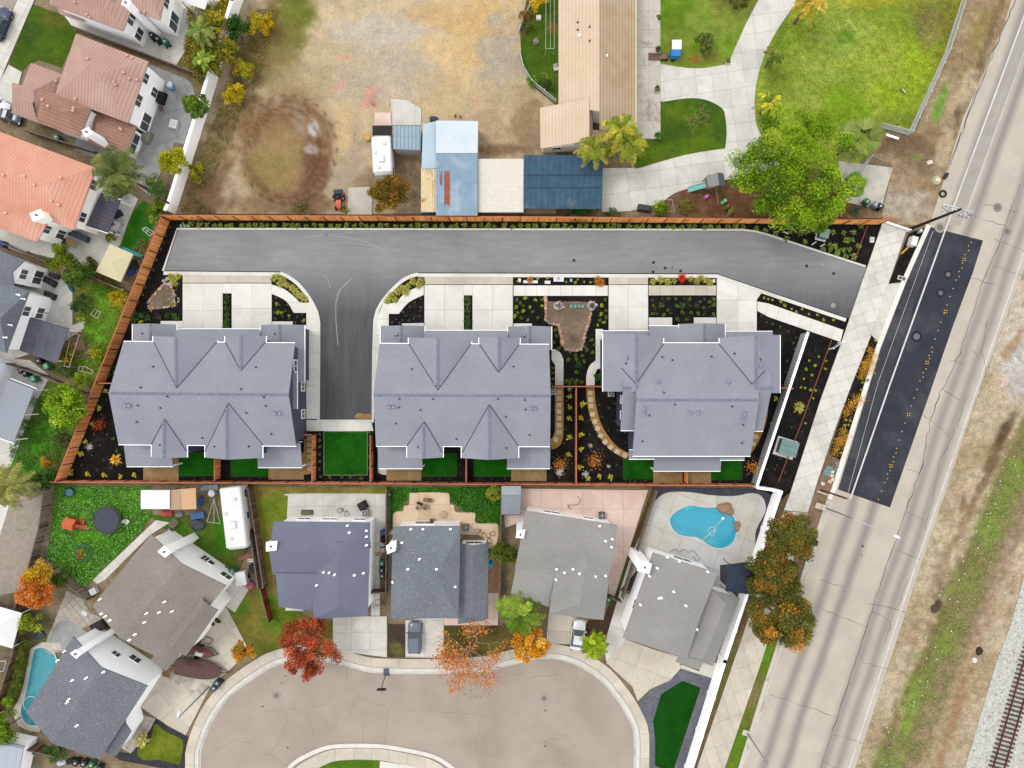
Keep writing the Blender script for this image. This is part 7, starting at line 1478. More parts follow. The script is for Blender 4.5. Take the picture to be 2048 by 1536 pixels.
# tractor, utility cart
p = P(680,404);t = thing('garden_tractor','red garden tractor parked at the edge of the dirt lot','tractor',p,R_(-86));red = M((220,84,66),.45)
MB().loft([[Vector((x,-w,.5)),Vector((x,w,.5)),Vector((x,w * .9,z)),Vector((x,-w * .9,z))] for x,w,z in ((0,.34,1.0),(.5,.34,1.02),(1.0,.28,.95),(1.2,.2,.8))]).build('hood',red,t);MB().box((-.35,0,.62),(.8,.8,.2)).build('chassis',M((60,56,56),.7),t);MB().box((-.45,0,.85),(.45,.5,.3),0,None,.85).build('seat',M((36,34,36),.7),t);MB().box((-.45,.62,.8),(.75,.16,.08)).build('fender',red,t);MB().box((-.45,-.62,.8),(.75,.16,.08)).build('fender',red,t);MB().box((-1.15,0,.6),(.55,1.1,.5)).build('rear_bagger',M((52,62,78),.7),t)
for x,r,y in ((-.5,.45,.6),(-.5,.45,-.6),(.85,.28,.48),(.85,.28,-.48)): MB().cyl((x,y - .13,r),(x,y + .13,r),r,None,16).build('wheel',M((34,32,32),.85),t)
p = P(1345,110);t = thing('utility_trailer','blue and white topped utility trailer at the lawn edge','trailer',p,0);MB().box((.1,-.35,1.0),(1.25,.95,.9),0,None,.95).build('blue_bed',M((28,132,206),.5),t);MB().box((.22,.65,1.45),(1.25,1.25,.06)).build('white_top',M((246,246,248),.5),t)
for sx,sy in ((-.35,.1),(.8,.1),(-.35,1.2),(.8,1.2)): MB().cyl((sx,sy,0),(sx,sy,1.43),.03).build('leg',M((120,122,126),.5),t)
for sy in (-.85,.2): MB().cyl((.0,sy,.3),(.0,sy + .14,.3),.3,None,14).build('wheel',M((36,36,40),.8),t)
p = P(1308,114);t = thing('loading_ramp','brown timber ramp lying on the ranch walkway','ramp',p,R_(-3))
for k in range(6): MB().box((0,-.42 + .165 * k,.1),(1.5,.13,.05)).build('plank',M((124,98,84),.85,rnd=.15),t)
for k in (-.7,0,.7): MB().box((k,0,.06),(.1,1.0,.06)).build('cross_beam',M((96,70,60),.85),t)
p = P(1327,116);t = thing('wooden_cart','small brown wooden cart between ramp and blue trailer','cart',p,0);MB().box((0,0,.35),(.75,.6,.3),0,None,1.05).build('tray',M((150,106,92),.85),t)
for sx in (-.3,.3):
    for sy in (-.38,.38): MB().cyl((sx,sy - .05,.18),(sx,sy + .05,.18),.18,None,12).build('wheel',M((50,34,30),.8),t)
# ---- street furniture
def tube_thing(name,label,cat,segs,base):
    t = thing(name,label,cat,base)
    for nm,pts,r,m in segs: MB().tube([Vector(q) for q in pts],r,10).build(nm,m,t,world=True)
    return t
PW = M((34,28,26),.85,var=.2);GAL = M((206,212,218),.4,.3)
b0 = P(1820,458);top = P(1916,413,10.0);top = Vector((b0.x + .0,b0.y + .0,10.0));t = tube_thing('utility_pole','dark wooden utility pole with white crossarm at the driveway entrance','utility pole',[('pole',[b0,Vector((b0.x,b0.y,10.2))],[.2,.14],PW)],b0)
axd = Vector((.965,-.262,0))
for off,z in ((0,9.7),(.22,9.75)):
    m = Vector((b0.x,b0.y,z)) + Vector((.0,off,0));MB().box(m,(3.6,.11,.13),math.atan2(axd.y,axd.x)).build('crossarm',M((226,228,230),.6),t,world=True)
for k in (-1.6,-1.1,.5,1.0,1.6):
    q = Vector((b0.x,b0.y,9.82)) + axd * k;MB().cyl(q,q + Vector((0,0,.28)),.06,.09,8).build('insulator',M((150,160,170),.3),t,world=True)
for k in (.5,.95,1.4):
    q = Vector((b0.x,b0.y,9.0)) + axd * k - Vector((0,.35,0));MB().cyl(q,q + Vector((0,0,.55)),.13,None,10).build('transformer',M((196,200,206),.5),t,world=True)
q = Vector((b0.x,b0.y,8.2));MB().tube([q,q + Vector((-1.1,.55,.4)),q + Vector((-1.3,.75,.5))],.035).build('bracket',M((60,60,62),.6),t,world=True);q2 = Vector((b0.x,b0.y,9.5)) + axd * -1.7;MB().cyl(q2 - Vector((0,.5,.2)),q2 - Vector((0,.5,-.1)),.1,.14,8).build('fuse_cutout',M((180,196,200),.4),t,world=True)
d = Vector((.33,.944,0))
for k in (-1.6,.5,1.6):
    a = Vector((b0.x,b0.y,10.1)) + axd * k;o = thing('power_line','overhead cable running up the road from the %s of the utility pole' % {-1.6: 'left end',.5: 'middle',1.6: 'right end'}[k],'cable',a);MB().tube([a,a + d * 12 + Vector((0,0,-.35)),a + d * 24 + Vector((0,0,-.5)),a + d * 45 + Vector((0,0,.2))],.014,4).build('wire',M((200,200,200),.5),o,world=True)
def lamp(label,bx,by,z,ex,ey,name='street_lamp',pad=None,r=.09):
    b = P(bx,by);e = P(ex,ey,z + .4);t = thing(name,label,'street lamp',b);top = Vector((b.x,b.y,z));MB().tube([b,top],[r * 1.5,r * .8],10).build('pole',M((190,194,198),.45,.4),t,world=True)
    MB().tube([top - Vector((0,0,.1)),top.lerp(e,.4) + Vector((0,0,.15)),e],[r * .7,r * .55,r * .45],8).build('arm',M((214,218,222),.4,.4),t,world=True);dd = (e - top);a = math.atan2(dd.y,dd.x)
    MB().loft([[e + Matrix.Rotation(a,3,'Z') @ Vector((x,y * w,zz)) for y,zz in ((-1,0),(1,0),(.7,.12),(-.7,.12))] for x,w in ((-.1,.1),(.15,.2),(.5,.22),(.75,.1))]).build('lamp_head',M((236,238,240),.4),t,world=True)
    if pad: MB().box((b.x,b.y,.1),(1.3,.7,.2),-.3).build('footing',MAT['conc_warm'],t,world=True)
    return t
lamp('grey street lamp reaching over the road below the asphalt patch',1652,1016,7.2,1788,1071,pad=1);lamp('grey street lamp at the bottom edge of the verge',1494,1466,7.6,1622,1560,pad=1);lamp('street lamp at the left bend of the cul-de-sac',418,1374,8.2,356,1432)
t = thing('concrete_pad','small concrete pad with utility lid at the street lamp foot','pad',P(1641,1013));MB().box((P(1641,1013).x,P(1641,1013).y,.05),(1.4,.75,.12),-.3).build('slab',MAT['conc_warm'],t,world=True)
b = P(1643,980);t = thing('steel_post','tall rust-brown square post beside the pavement','post',b);MB().box((b.x,b.y,3.35),(.28,.22,6.7),-.3).build('shaft',M((112,62,40),.8),t,world=True)
b = P(1646,986);t = thing('white_rail','low pale concrete rail beside the rust-brown post','rail',b);MB().box((b.x - .1,b.y,.15),(1.6,.18,.2),-.33).build('bar',MAT['conc_warm'],t,world=True)
# white barricade rail at the end of the pavement
a,c = P(1763,446),P(1814,463);t = thing('barricade','white barricade rail closing the top of the pavement','barricade',a);dd = c - a;an = math.atan2(dd.y,dd.x)
for z in (.55,.95): m = (a + c) / 2;MB().box((m.x,m.y,z),(dd.length,.06,.2),an).build('rail',TRIM,t,world=True)
for f in (.02,.5,.98): m = a.lerp(c,f);MB().box((m.x,m.y,.52),(.12,.12,1.05),an).build('post',TRIM,t,world=True)
# the sign board at the walkway
b = P(1666,692);t = thing('site_sign','blue and white sign board standing at the end of the sloping walk','sign',b);an = R_(34)
for s in (-.75,.75): q = b + Vector((math.cos(an) * s,math.sin(an) * s,0));MB().box((q.x,q.y,.8),(.1,.1,1.6),an).build('post',TRIM,t,world=True)
bd_ = MB().box((b.x,b.y,1.05),(1.6,.06,.95),an).build('board',M((232,234,246),.5),t,world=True);nrm = Vector((math.sin(an),-math.cos(an),0)) * -1
for u,z,w_,h_ in ((-.15,1.28,.9,.12),(.05,1.05,1.0,.1),(-.35,.82,.5,.14),(.35,.85,.4,.05)):
    q = b + Vector((math.cos(an) * u,math.sin(an) * u,0)) + nrm * .034;MB().box((q.x,q.y,z),(w_,.012,h_),an).build('lettering_band',M((70,84,150),.5),bd_,world=True)
def box_thing(name,label,cat,x,y,dims,ang,c,z=0,top=1.0,lid=None,group=None,rough=.6,partname='body'):
    p = P(x,y);t = thing(name,label,cat,(p.x,p.y,z),ang,group);MB().box((0,0,dims[2] / 2),dims,0,None,top).build(partname,M(c,rough),t)
    if lid: MB().box((0,0,dims[2] + .03),(dims[0] * 1.06,dims[1] * 1.06,.06)).build('lid',M(lid,rough),t)
    return t
GB = (120,150,146);A = R_(-18)
t = box_thing('transformer_box','large green transformer box on its pad beside the pavement','utility box',1570,894,(2.2,1.9,1.2),R_(-17),(70,104,100),.1,.98,GB);MB().box((0,-.1,.02),(2.7,2.5,.1)).build('pad',MAT['conc'],t)
for k in (-.5,.2): MB().box((.02,k,1.275),(2.2,.03,.03)).build('seam',M((96,126,122),.6),t)
t = box_thing('transformer_box','green transformer box on a white pad in the corner mulch bed','utility box',1642,470,(1.1,1.15,1.0),R_(-15),(86,108,100),.1,.98,(150,172,166));MB().box((0,-.05,.02),(1.4,1.5,.1)).build('pad',MAT['conc_new'],t)
for i,(x,y,an) in enumerate([(1627,487,.6),(1644,491,.55),(1606,461,.0),(1544,454,.6),(1571,466,-.4)]): box_thing('concrete_marker','short white concrete stub lying in the corner mulch bed','marker',x,y,(.7,.14,.14),an,(236,236,232),.06,group='white stubs in corner bed')
t = box_thing('meter_cabinet','rounded white cabinet in the upper kerbside planter','cabinet',1820,485,(.8,1.25,1.0),R_(-16),(244,244,242),.1,.94);MB().tube([(-.2,-.6,.25),(-.9,-1.9,.1)],.06).build('conduit',M((226,180,40),.6),t);MB().tube([(-.05,-.6,.25),(-.7,-1.8,.1)],.06).build('conduit',M((226,180,40),.6),t)
t = box_thing('backflow_valve','white framed valve pit with two round covers in the kerbside planter','valve box',1802,557,(1.1,.55,.12),R_(-17),(226,220,214),.11)
for s in (-.24,.24): MB().cyl((s,0,.12),(s,0,.2),.2,None,14).build('valve_cover',M((120,86,76),.6),t)
t = box_thing('junction_post','small white cylinder meter beside the utility pole','meter',1835,465,(.3,.3,.5),0,(200,206,214),.1);MB().cyl((0,.1,.5),(0,.1,.75),.2,None,12).build('dome',M((236,238,240),.4),t)
box_thing('utility_box','pale square utility lid beside the top of the pavement','utility box',1743,480,(.6,.75,.08),R_(-5),(206,206,202),.08)
for x in (363,370,377): box_thing('valve_box','small mint green valve box in the corner by the north fence','valve box',x,452,(.3,.35,.12),0,(150,196,184),.05,group='mint valve boxes at the fence')
for x in (1142,1150,1158,1165): box_thing('valve_box','small green valve box lined up in the dry basin','valve box',x,613,(.38,.42,.14),0,(110,164,146),.06,group='green valve boxes in the basin')
for x,y in ((1419,453),(1578,455),(1584,457),(1142,561)): box_thing('valve_box','single pale green valve box in a mulch strip','valve box',x,y,(.3,.4,.12),0,(156,196,188),.08 if y > 500 else .05,group='single valve boxes')
for i,(x,y,w_,h_) in enumerate([(1039,561,.35,.5),(1061,564,1.9,.36),(1095,565,.75,.4),(1312,557,.3,.35),(1427,562,.3,.45)]): box_thing('utility_box','white concrete utility lid in a kerb planter, %s' % ['leftmost by the driveway','long one under the orange grass','short one beside the raised vault','at the left end of the right planter','at the right end of the right planter'][i],'utility box',x,y,(w_,h_,.1),0,(238,238,234),.13)
t = box_thing('utility_vault','white raised vault with a round lid breaking the planter','utility vault',1117,558,(1.35,.75,.14),0,(238,236,230),.13);MB().cyl((0,0,.14),(0,0,.17),.24,None,16).build('lid',M((190,188,182),.6),t)
t = box_thing('drain_grate','square dark drain grate among the grey stones','drain',1184,611,(.5,.5,.2),0,(60,58,56),.05)
for k in (-.15,0,.15): MB().box((k,0,.21),(.03,.44,.02)).build('bar',M((96,94,92),.5),t)
for i,(x,y,w_,h_) in enumerate([(1653,945,.9,.8),(1658,936,.9,.5),(1672,926,.4,.3),(1674,932,.4,.3),(1671,938,.4,.32)]): box_thing('meter_box','grey-green meter lid beside the pavement, %s' % ['large lower one','large upper one','top of the small column','middle of the small column','bottom of the small column'][i],'utility box',x,y,(w_,h_,.08),R_(-17),(116,148,146),.05)
for i,(x,y,c) in enumerate([(1664,943,(206,222,228)),(1663,951,(226,204,180)),(1665,959,(230,214,196)),(1659,963,(224,196,172)),(1645,967,(236,216,190))]): box_thing('paving_offcut','loose pale %s beside the meter lids' % ['bluish block','tan flagstone nearest the lids','cream flagstone in the middle','tan flagstone at the bottom','round stone'][i],'stone',x,y,(.5,.4,.08),R_(-20),c,.05)
p = P(1870,362);t = thing('concrete_collar','round concrete utility collar on the shoulder above the utility pole','utility collar',p);MB().cyl((0,0,0),(0,0,.45),.62,.55,20).build('collar',M((206,190,166),.85),t);MB().cyl((0,0,.45),(0,0,.6),.32,.3,16).build('lid',M((232,224,190),.7),t)
def tyre(label,x,y,r=.33,c=(36,36,38),group=None,z=.1):
    p = P(x,y);t = thing('tyre',label,'tyre',p,0,group);MB().ring((0,0,z),r,r * .32,0,22).build('rubber',M(c,.85),t);return t
tyre('loose black hoop on the shoulder above the utility pole',1885,388,.4)
# portable basketball hoop
p = P(773,1345);t = thing('basketball_hoop','portable basketball hoop standing at the cul-de-sac kerb','basketball hoop',p);MB().box((0,.1,.12),(.8,1.1,.24),0,None,.8).build('base',M((84,94,110),.6),t);MB().tube([(0,-.1,.2),(0,-.2,2.6),(-.05,-.75,3.1)],.06).build('pole',M((60,60,64),.5),t);MB().box((-.05,-.8,3.2),(1.15,.05,.75)).build('backboard',M((40,40,44),.5),t);MB().ring((-.05,-1.05,3.05),.23,.018,0,16).build('rim',M((200,80,40),.5),t)
# ---- wheelie bins, air conditioners, small yard things
def wheelie(label,x,y,ang,c,lid=None,group=None):
    p = P(x,y);t = thing('wheelie_bin',label,'bin',p,ang,group);MB().box((0,0,.52),(.6,.7,.95),0,None,1.0).build('body',M(c,.55),t);MB().box((0,.03,1.03),(.64,.78,.08),0,None,.94).build('lid',M(lid or c,.5),t);MB().box((0,.0,1.085),(.22,.2,.02)).build('sticker',M((226,228,228),.6),t)
    for s in (-.3,.3): MB().cyl((s - .04,-.34,.13),(s + .04,-.34,.13),.13,None,10).build('wheel',M((26,26,26),.8),t)
    MB().tube([(-.25,-.42,.98),(.25,-.42,.98)],.025).build('handle',M((30,30,30),.6),t);return t
GRN_,BLK,GRY = (36,116,72),(40,42,48),(66,76,92)
for l,x,y,a,c in [('green bin at the end of the row behind the top house',337,90,.4,GRN_),('dark navy bin in the middle of the row behind the top house',322,85,.4,(34,44,66)),('black bin nearest the wall behind the top house',311,78,.4,BLK),('green bin in the dark side passage',122,280,.4,GRN_),('pale green bin below the dark patio cover',102,733,.4,(70,160,120)),('navy bin beside the dark patio cover',87,722,.4,(30,36,60)),('pale green bin on the left edge path',76,758,.4,(80,160,128)),('dark grey bin on the left edge path',60,747,.4,BLK),('grey bin with white lid on the left edge path',52,741,.4,(70,74,84)),
                     ('green bin nearest the pine at the concrete pad',1727,407,.9,GRN_),('light grey bin between the green and black ones at the pad',1744,413,.9,(130,140,156)),('black bin at the concrete pad corner',1753,416,.9,BLK),('green bin in the side yard of the slate roofed house',766,1123,0,GRN_),('black bin below the green one in the side yard',766,1137,0,BLK),('dark bin at the bottom of the side yard row',767,1148,0,(44,46,50)),
                     ('green bin beside the diagonal weathered roof house',470,1140,.6,(70,150,112)),('grey bin at the foot of the lamp by the covered boat',434,1370,.9,GRY),('second grey bin at the foot of the lamp',440,1360,.9,GRY),('green bin beside the white car driveway house',1215,1195,.1,GRN_),('green bin at the bottom edge left',191,1522,-.3,GRN_),('black bin at the bottom edge left of the green one',176,1520,-.3,BLK),('dark navy bin at the bottom edge right of the green one',206,1530,-.3,(40,46,66)),('black bin leftmost at the bottom edge',160,1518,-.3,BLK)]: wheelie(l,x,y,a,c)
def ac(label,x,y,c=(150,150,146)):
    p = P(x,y);t = thing('air_conditioner',label,'air conditioner',p,.05);MB().box((0,0,.42),(.78,.78,.8)).build('case',M(c,.6),t);MB().cyl((0,0,.82),(0,0,.86),.33,None,20).build('fan_well',M((20,20,22),.6),t)
    for k in range(4): MB().box((.15 * math.cos(k * 1.57),.15 * math.sin(k * 1.57),.87),(.26,.12,.02),k * 1.57).build('blade',M((200,204,208),.4),t)
    MB().ring((0,0,.88),.34,.02,0,18).build('guard',M((180,180,178),.5),t);return t
ac('air conditioner on the long concrete patio',733,1024,(186,186,184));ac('air conditioner on the peach patio',932,1053,(128,124,112));ac('air conditioner on the pink patio',1203,1029,(90,90,92));ac('white air conditioner beside the right duplex',1221,787,(232,232,230));ac('white air conditioner right of the middle duplex',1105,783,(232,232,230))
def chair(label,x,y,ang,c,group=None,name='garden_chair'):
    p = P(x,y);t = thing(name,label,'chair',p,ang,group);m = M(c,.7);MB().box((0,0,.42),(.5,.5,.06)).build('seat',m,t);MB().box((0,.27,.72),(.5,.06,.6),0,None,1,(-.2,0)).build('backrest',m,t)
    for s in (-.22,.22):
        for q in (-.22,.22): MB().cyl((s,q,.08),(s,q,.42),.025).build('leg',m,t)
        MB().box((s * 1.15,0,.62),(.06,.5,.04)).build('armrest',m,t)
    return t
for l,x,y,a,c in [('tan chair at the top of the peach patio, left of the pair',852,999,0,(170,136,110)),('tan chair at the top of the peach patio, right of the pair',861,1000,0,(150,116,92)),('tan chair angled below the pair on the peach patio',853,1012,2.6,(166,136,108)),('smaller angled chair beside the black pots',839,1012,2.4,(190,160,132)),('brown chair against the speckled roof house wall',865,1040,0,(150,110,84)),('brown armchair beside the covered barbecue',325,220,-1.2,(120,96,80)),('white chair beside the trampoline',258,1042,1.0,(236,236,232)),('small white chair against the ranch house wall',1111,140,.3,(236,238,240))]: chair(l,x,y,a,c)
for i,(x,y) in enumerate([(837,1005),(843,1007)]): p = P(x,y);t = thing('plant_pot','small black pot on the peach patio, %s of two' % ['left','right'][i],'pot',p);MB().cyl((0,0,.04),(0,0,.4),.14,.2,12).build('pot',M((22,20,20),.6),t);MB().cyl((0,0,.36),(0,0,.405),.17,None,12).build('soil',M((40,32,28),.9),t)
p = P(888,1028);t = thing('wire_table','round wire garden table on the peach patio','table',p);MB().ring((0,0,.7),.5,.02,0,26).build('top_ring',M((70,62,52),.5),t);MB().ring((0,0,.7),.22,.02,0,18).build('inner_ring',M((70,62,52),.5),t)
for k in range(4): MB().tube([(.5 * math.cos(k * 1.57),.5 * math.sin(k * 1.57),.7),(.3 * math.cos(k * 1.57 + .4),.3 * math.sin(k * 1.57 + .4),.04)],.02).build('leg',M((70,62,52),.5),t)
def bicycle(label,x,y,ang,c):
    p = P(x,y);t = thing('bicycle',label,'bicycle',p,ang);m = M(c,.4);rb_ = M((40,38,38),.8)
    for xx in (-.5,.5): MB().ring((xx,0,.12),.32,.025,0,22).build('wheel',rb_,t)
    MB().tube([(-.5,0,.14),(-.05,.1,.16),(.35,.25,.18),(.5,0,.14)],.025).build('frame',m,t);MB().tube([(-.05,.1,.16),(-.15,.35,.2)],.025).build('seat_post',m,t);MB().box((-.17,.4,.2),(.25,.1,.06)).build('saddle',M((30,28,28),.7),t);MB().tube([(.35,.25,.18),(.4,.42,.2),(.25,.5,.2)],.02).build('handlebar',m,t);return t
bicycle('red bicycle lying on the corner of the peach patio',961,1066,-.5,(206,50,50));bicycle('second red bicycle propped by the dark olive tree',982,1074,1.2,(190,60,56));bicycle('bicycle leaning on the long concrete patio wall',687,1024,-.4,(120,110,100))
# covers, grills, tables, boxes
def covered(label,x,y,dims,ang,c,cat='barbecue',name='covered_barbecue'):
    p = P(x,y);t = thing(name,label,cat,p,ang);a,b,h = dims
    MB().loft([[Vector((s * a / 2 * k,u * b / 2 * k,z)) for s,u in ((-1,-1),(1,-1),(1,1),(-1,1))] for z,k in ((.02,1.05),(h * .6,1.0),(h * .9,.9),(h,.6))]).build('cover',M(c,.8,var=.2,sc=3),t)
    MB().box((0,0,h * .4),(a * .8,b * .8,h * .7)).build('frame',M((30,30,32),.6),t);return t
covered('black covered barbecue against the white wall of the grey patio',327,199,(.8,1.5,1.1),-.3,(26,28,30));covered('beige covered furniture on the grey patio',296,276,(1.2,1.4,.8),-.4,(150,144,134),'furniture','covered_furniture');covered('black covered barbecue on the long concrete patio',727,1010,(1.1,1.0,1.1),.5,(44,44,48));covered('dark grey covered cart at the fence by the concrete drive',1287,418,(1.6,.8,.9),-.15,(70,72,80),'cart','covered_cart');covered('dark covered barbecue beside the salmon house fence',237,430,(1.2,.7,1.1),.5,(50,52,58))
covered('black covered hot tub between the two diagonal houses',202,1250,(1.9,1.3,.9),.5,(44,42,42),'hot tub','covered_tub')
t = box_thing('patio_ottoman','white square ottoman on the grey patio','ottoman',350,250,(1.1,1.2,.5),R_(-15),(240,242,246),.03,.9)
MB().box((0,0,.57),(.5,.5,.04)).build('tray',M((226,228,232),.6),t)
p = P(342,172);t = thing('toy_table','white and blue toy table on the grey patio','toy',p);MB().cyl((0,0,.4),(0,0,.46),.4,None,16).build('top',M((232,236,240),.5),t);MB().cyl((0,0,.03),(0,0,.4),.1).build('stem',M((60,120,190),.5),t);MB().box((.3,-.4,.25),(.5,.4,.4)).build('seat',M((60,170,210),.5),t)
p = P(723,1018)
p = P(615,1024);t = thing('firewood_box','brown planter box on the long concrete patio','planter',p);MB().box((0,0,.2),(1.45,.6,.4)).build('box',M((96,86,66),.85),t);MB().box((0,0,.41),(1.3,.48,.04)).build('soil',M((120,116,80),.9),t)
p = P(1468,1147);t = thing('gazebo','dark blue square canopy beside the pool house','canopy',P(1468,1147,2.6),R_(-8));V = [(-1.7,-1.75,2.5),(1.7,-1.75,2.5),(1.7,1.75,2.5),(-1.7,1.75,2.5),(-.45,-.45,3.0),(.45,-.45,3.0),(.45,.45,3.0),(-.45,.45,3.0)]
obj('canopy',V,[(0,1,5,4),(1,2,6,5),(2,3,7,6),(3,0,4,7)],M((38,46,66),.8),t,False);MB().box((0,0,3.05),(.95,.95,.06)).build('vent_cap',M((44,52,74),.8),t)
for s in (-1.6,1.6):
    for q in (-1.65,1.65): MB().cyl((s,q,0),(s,q,2.5),.05).build('pole',M((40,42,48),.6),t)
c4 = [P(220,488,2.5),P(266,508,2.5),P(241,564,2.5),P(191,543,2.5)];cc_ = (c4[0] + c4[1] + c4[2] + c4[3]) / 4;t = thing('gazebo','beige square garden canopy beside the orange fence','canopy',(cc_.x,cc_.y,0));pk_ = cc_ + Vector((0,0,.75));obj('canopy',c4 + [pk_] + [q - Vector((0,0,.22)) for q in c4],[(1,0,4),(2,1,4),(3,2,4),(0,3,4),(0,1,6,5),(1,2,7,6),(2,3,8,7),(3,0,5,8)],M((226,216,176),.8,var=.04),t)
for q in c4: q = q.lerp(cc_,.05);MB().cyl((q.x,q.y,0),(q.x,q.y,2.5),.05).build('pole',M((220,216,200),.6),t,world=True)
c4 = [P(-30,1205,2.5),P(44,1226,2.5),P(25,1297,2.5),P(-50,1276,2.5)];cc_ = (c4[0] + c4[2]) / 2;t = thing('gazebo','white canopy roof on the left edge above the curved pool','canopy',(cc_.x,cc_.y,0));pk_ = cc_ + Vector((0,0,.7));obj('canopy',c4 + [pk_],[(1,0,4),(2,1,4),(3,2,4),(0,3,4)],M((244,244,244),.7,var=.03),t)
for q in c4: q = q.lerp(cc_,.05);MB().cyl((q.x,q.y,0),(q.x,q.y,2.5),.05).build('pole',TRIM,t,world=True)
# trampoline yard
p = P(221,1038);t = thing('trampoline','large round dark trampoline in the weedy yard','trampoline',p);MB().cyl((0,0,.86),(0,0,.88),1.62,None,40).build('jumping_mat',M((62,66,84),.7),t);MB().ring((0,0,.88),1.8,.05,0,44).build('frame',M((90,96,92),.5,.4),t)
for k in range(44): a = k * 6.2832 / 44;MB().tube([(1.6 * math.cos(a),1.6 * math.sin(a),.87),(1.8 * math.cos(a),1.8 * math.sin(a),.88)],.022,4).build('spring',M((50,56,50),.6),t)
for k in range(6): a = k * 1.047;MB().cyl((1.8 * math.cos(a),1.8 * math.sin(a),0),(1.8 * math.cos(a),1.8 * math.sin(a),.88),.035).build('leg',M((90,96,92),.5),t)
p = P(155,1046);t = thing('playhouse','orange plastic play structure with a slide in the weedy yard','playhouse',p,R_(-15));OR = M((224,112,66),.55);OR2 = M((206,92,52),.55)
MB().box((-.35,0,.6),(1.2,1.2,1.2)).build('house',OR2,t);obj('roof',[(-1.05,-.75,1.2),(.35,-.75,1.2),(.35,.75,1.2),(-1.05,.75,1.2),(-1.05,0,1.75),(.35,0,1.75)],[(0,1,5,4),(2,3,4,5),(1,2,5),(3,0,4)],OR,t,False)
obj('slide',[(.3,-.35,.9),(1.5,-.5,.1),(1.5,.05,.1),(.3,.1,.9),(.3,-.4,1.02),(1.5,-.55,.22),(1.5,.1,.22),(.3,.15,1.02)],[(0,1,2,3),(0,4,5,1),(3,2,6,7)],OR2,t,False)
for k in range(4): MB().box((.4 + .2 * k,.45,.2 + .05 * k),(.1,.6,.3)).build('step',OR,t)
p = P(171,1104);t = thing('climbing_dome','geodesic climbing dome of coloured bars in the weeds','climbing dome',p);R0 = 1.25;lv = [(R0,.0,10,0),(R0 * .85,.55,10,.314),(R0 * .5,.95,5,0),(0.001,1.1,1,0)];pts = [[Vector((r * math.cos(6.2832 * k / n + o_),r * math.sin(6.2832 * k / n + o_),z + .05)) for k in range(n)] for r,z,n,o_ in lv];cols_ = [M((210,100,50),.5),M((60,120,130),.5),M((70,130,70),.5)]
for i in range(10): 
    for a_,b_,m in ((pts[0][i],pts[0][(i + 1) % 10],0),(pts[0][i],pts[1][i],1),(pts[0][(i + 1) % 10],pts[1][i],2),(pts[1][i],pts[1][(i + 1) % 10],1),(pts[1][i],pts[2][(i // 2 + i % 2) % 5],2)): MB().cyl(a_,b_,.03,None,5).build('bar',cols_[m],t)
for i in range(5): MB().cyl(pts[2][i],pts[2][(i + 1) % 5],.03,None,5).build('bar',cols_[0],t);MB().cyl(pts[2][i],pts[3][0],.03,None,5).build('bar',cols_[0],t)
p = P(142,984);t = thing('paddling_pool','small round blue tub in the corner of the weedy yard','tub',p);MB().cyl((0,0,.02),(0,0,.5),.48,.58,20,None,False).build('wall',M((56,120,190),.5),t);MB().cyl((0,0,.05),(0,0,.38),.5,None,20).build('contents',M((96,130,140),.6),t)
def flat_roof(name,label,cat,q,z,c,posts=True,m=None):
    w_ = ccw([P(x,y,z) for x,y in q]);cx = sum(w_,Vector((0,0,0))) / 4;t = thing(name,label,cat,(cx.x,cx.y,0));MB().prism([v.xy for v in w_],z,z + .06).build('top',m or M(c,.7,var=.04),t,world=True)
    for v in w_: v = v.lerp(cx,.08);MB().cyl((v.x,v.y,0),(v.x,v.y,z),.05).build('leg',M((150,140,126),.6),t,world=True)
    return t
flat_roof('canopy','plain white flat canopy at the top of the junk yard','canopy',[(282,980),(340,980),(340,1018),(282,1018)],2.2,(248,248,248));flat_roof('plywood_roof','tan plywood roof at the top of the junk yard, left sheet','shelter',[(340,980),(362,978),(362,1019),(340,1020)],2.0,(196,164,134));flat_roof('plywood_roof','tan plywood roof at the top of the junk yard, right sheet','shelter',[(362,978),(392,976),(393,1018),(363,1019)],2.05,(222,180,140));flat_roof('white_pergola','white slatted pergola at the top edge behind the top house','pergola',[(352,-30),(420,-12),(410,20),(360,2)],2.5,(240,240,238))
t = flat_roof('work_table','white table on the path beside the salmon house','table',[(230,442),(242,446),(234,464),(222,460)],.75,(236,236,234));MB().box((P(232,452).x,P(232,452).y,.86),(.5,.3,.14),.4).build('box',M((170,60,60),.7),t,world=True)
flat_roof('shade_cloth','black shade cloth above the short white camper trailer','shade cloth',[(745,252),(784,251),(784,270),(745,271)],1.6,(26,20,18))
def slat_table(label,x,y,a,c,L=1.3,Wd=1.0):
    p = P(x,y);t = thing('slatted_table',label,'table',p,a);n = 8
    for k in range(n): MB().box((-L / 2 + L * (k + .5) / n,0,.72),(L / n * .7,Wd,.04)).build('slat',M(c,.8,rnd=.1),t)
    for s in (-.5,.5):
        for q in (-.38,.38): MB().box((s * L * .85,q * Wd,.36),(.07,.07,.7)).build('leg',M(c,.8),t)
    return t
slat_table('wooden slatted table on the patio below the salmon house',148,488,-.35,(196,164,116));slat_table('grey lattice table among the junk',352,1045,.9,(130,118,100),1.2,.9)
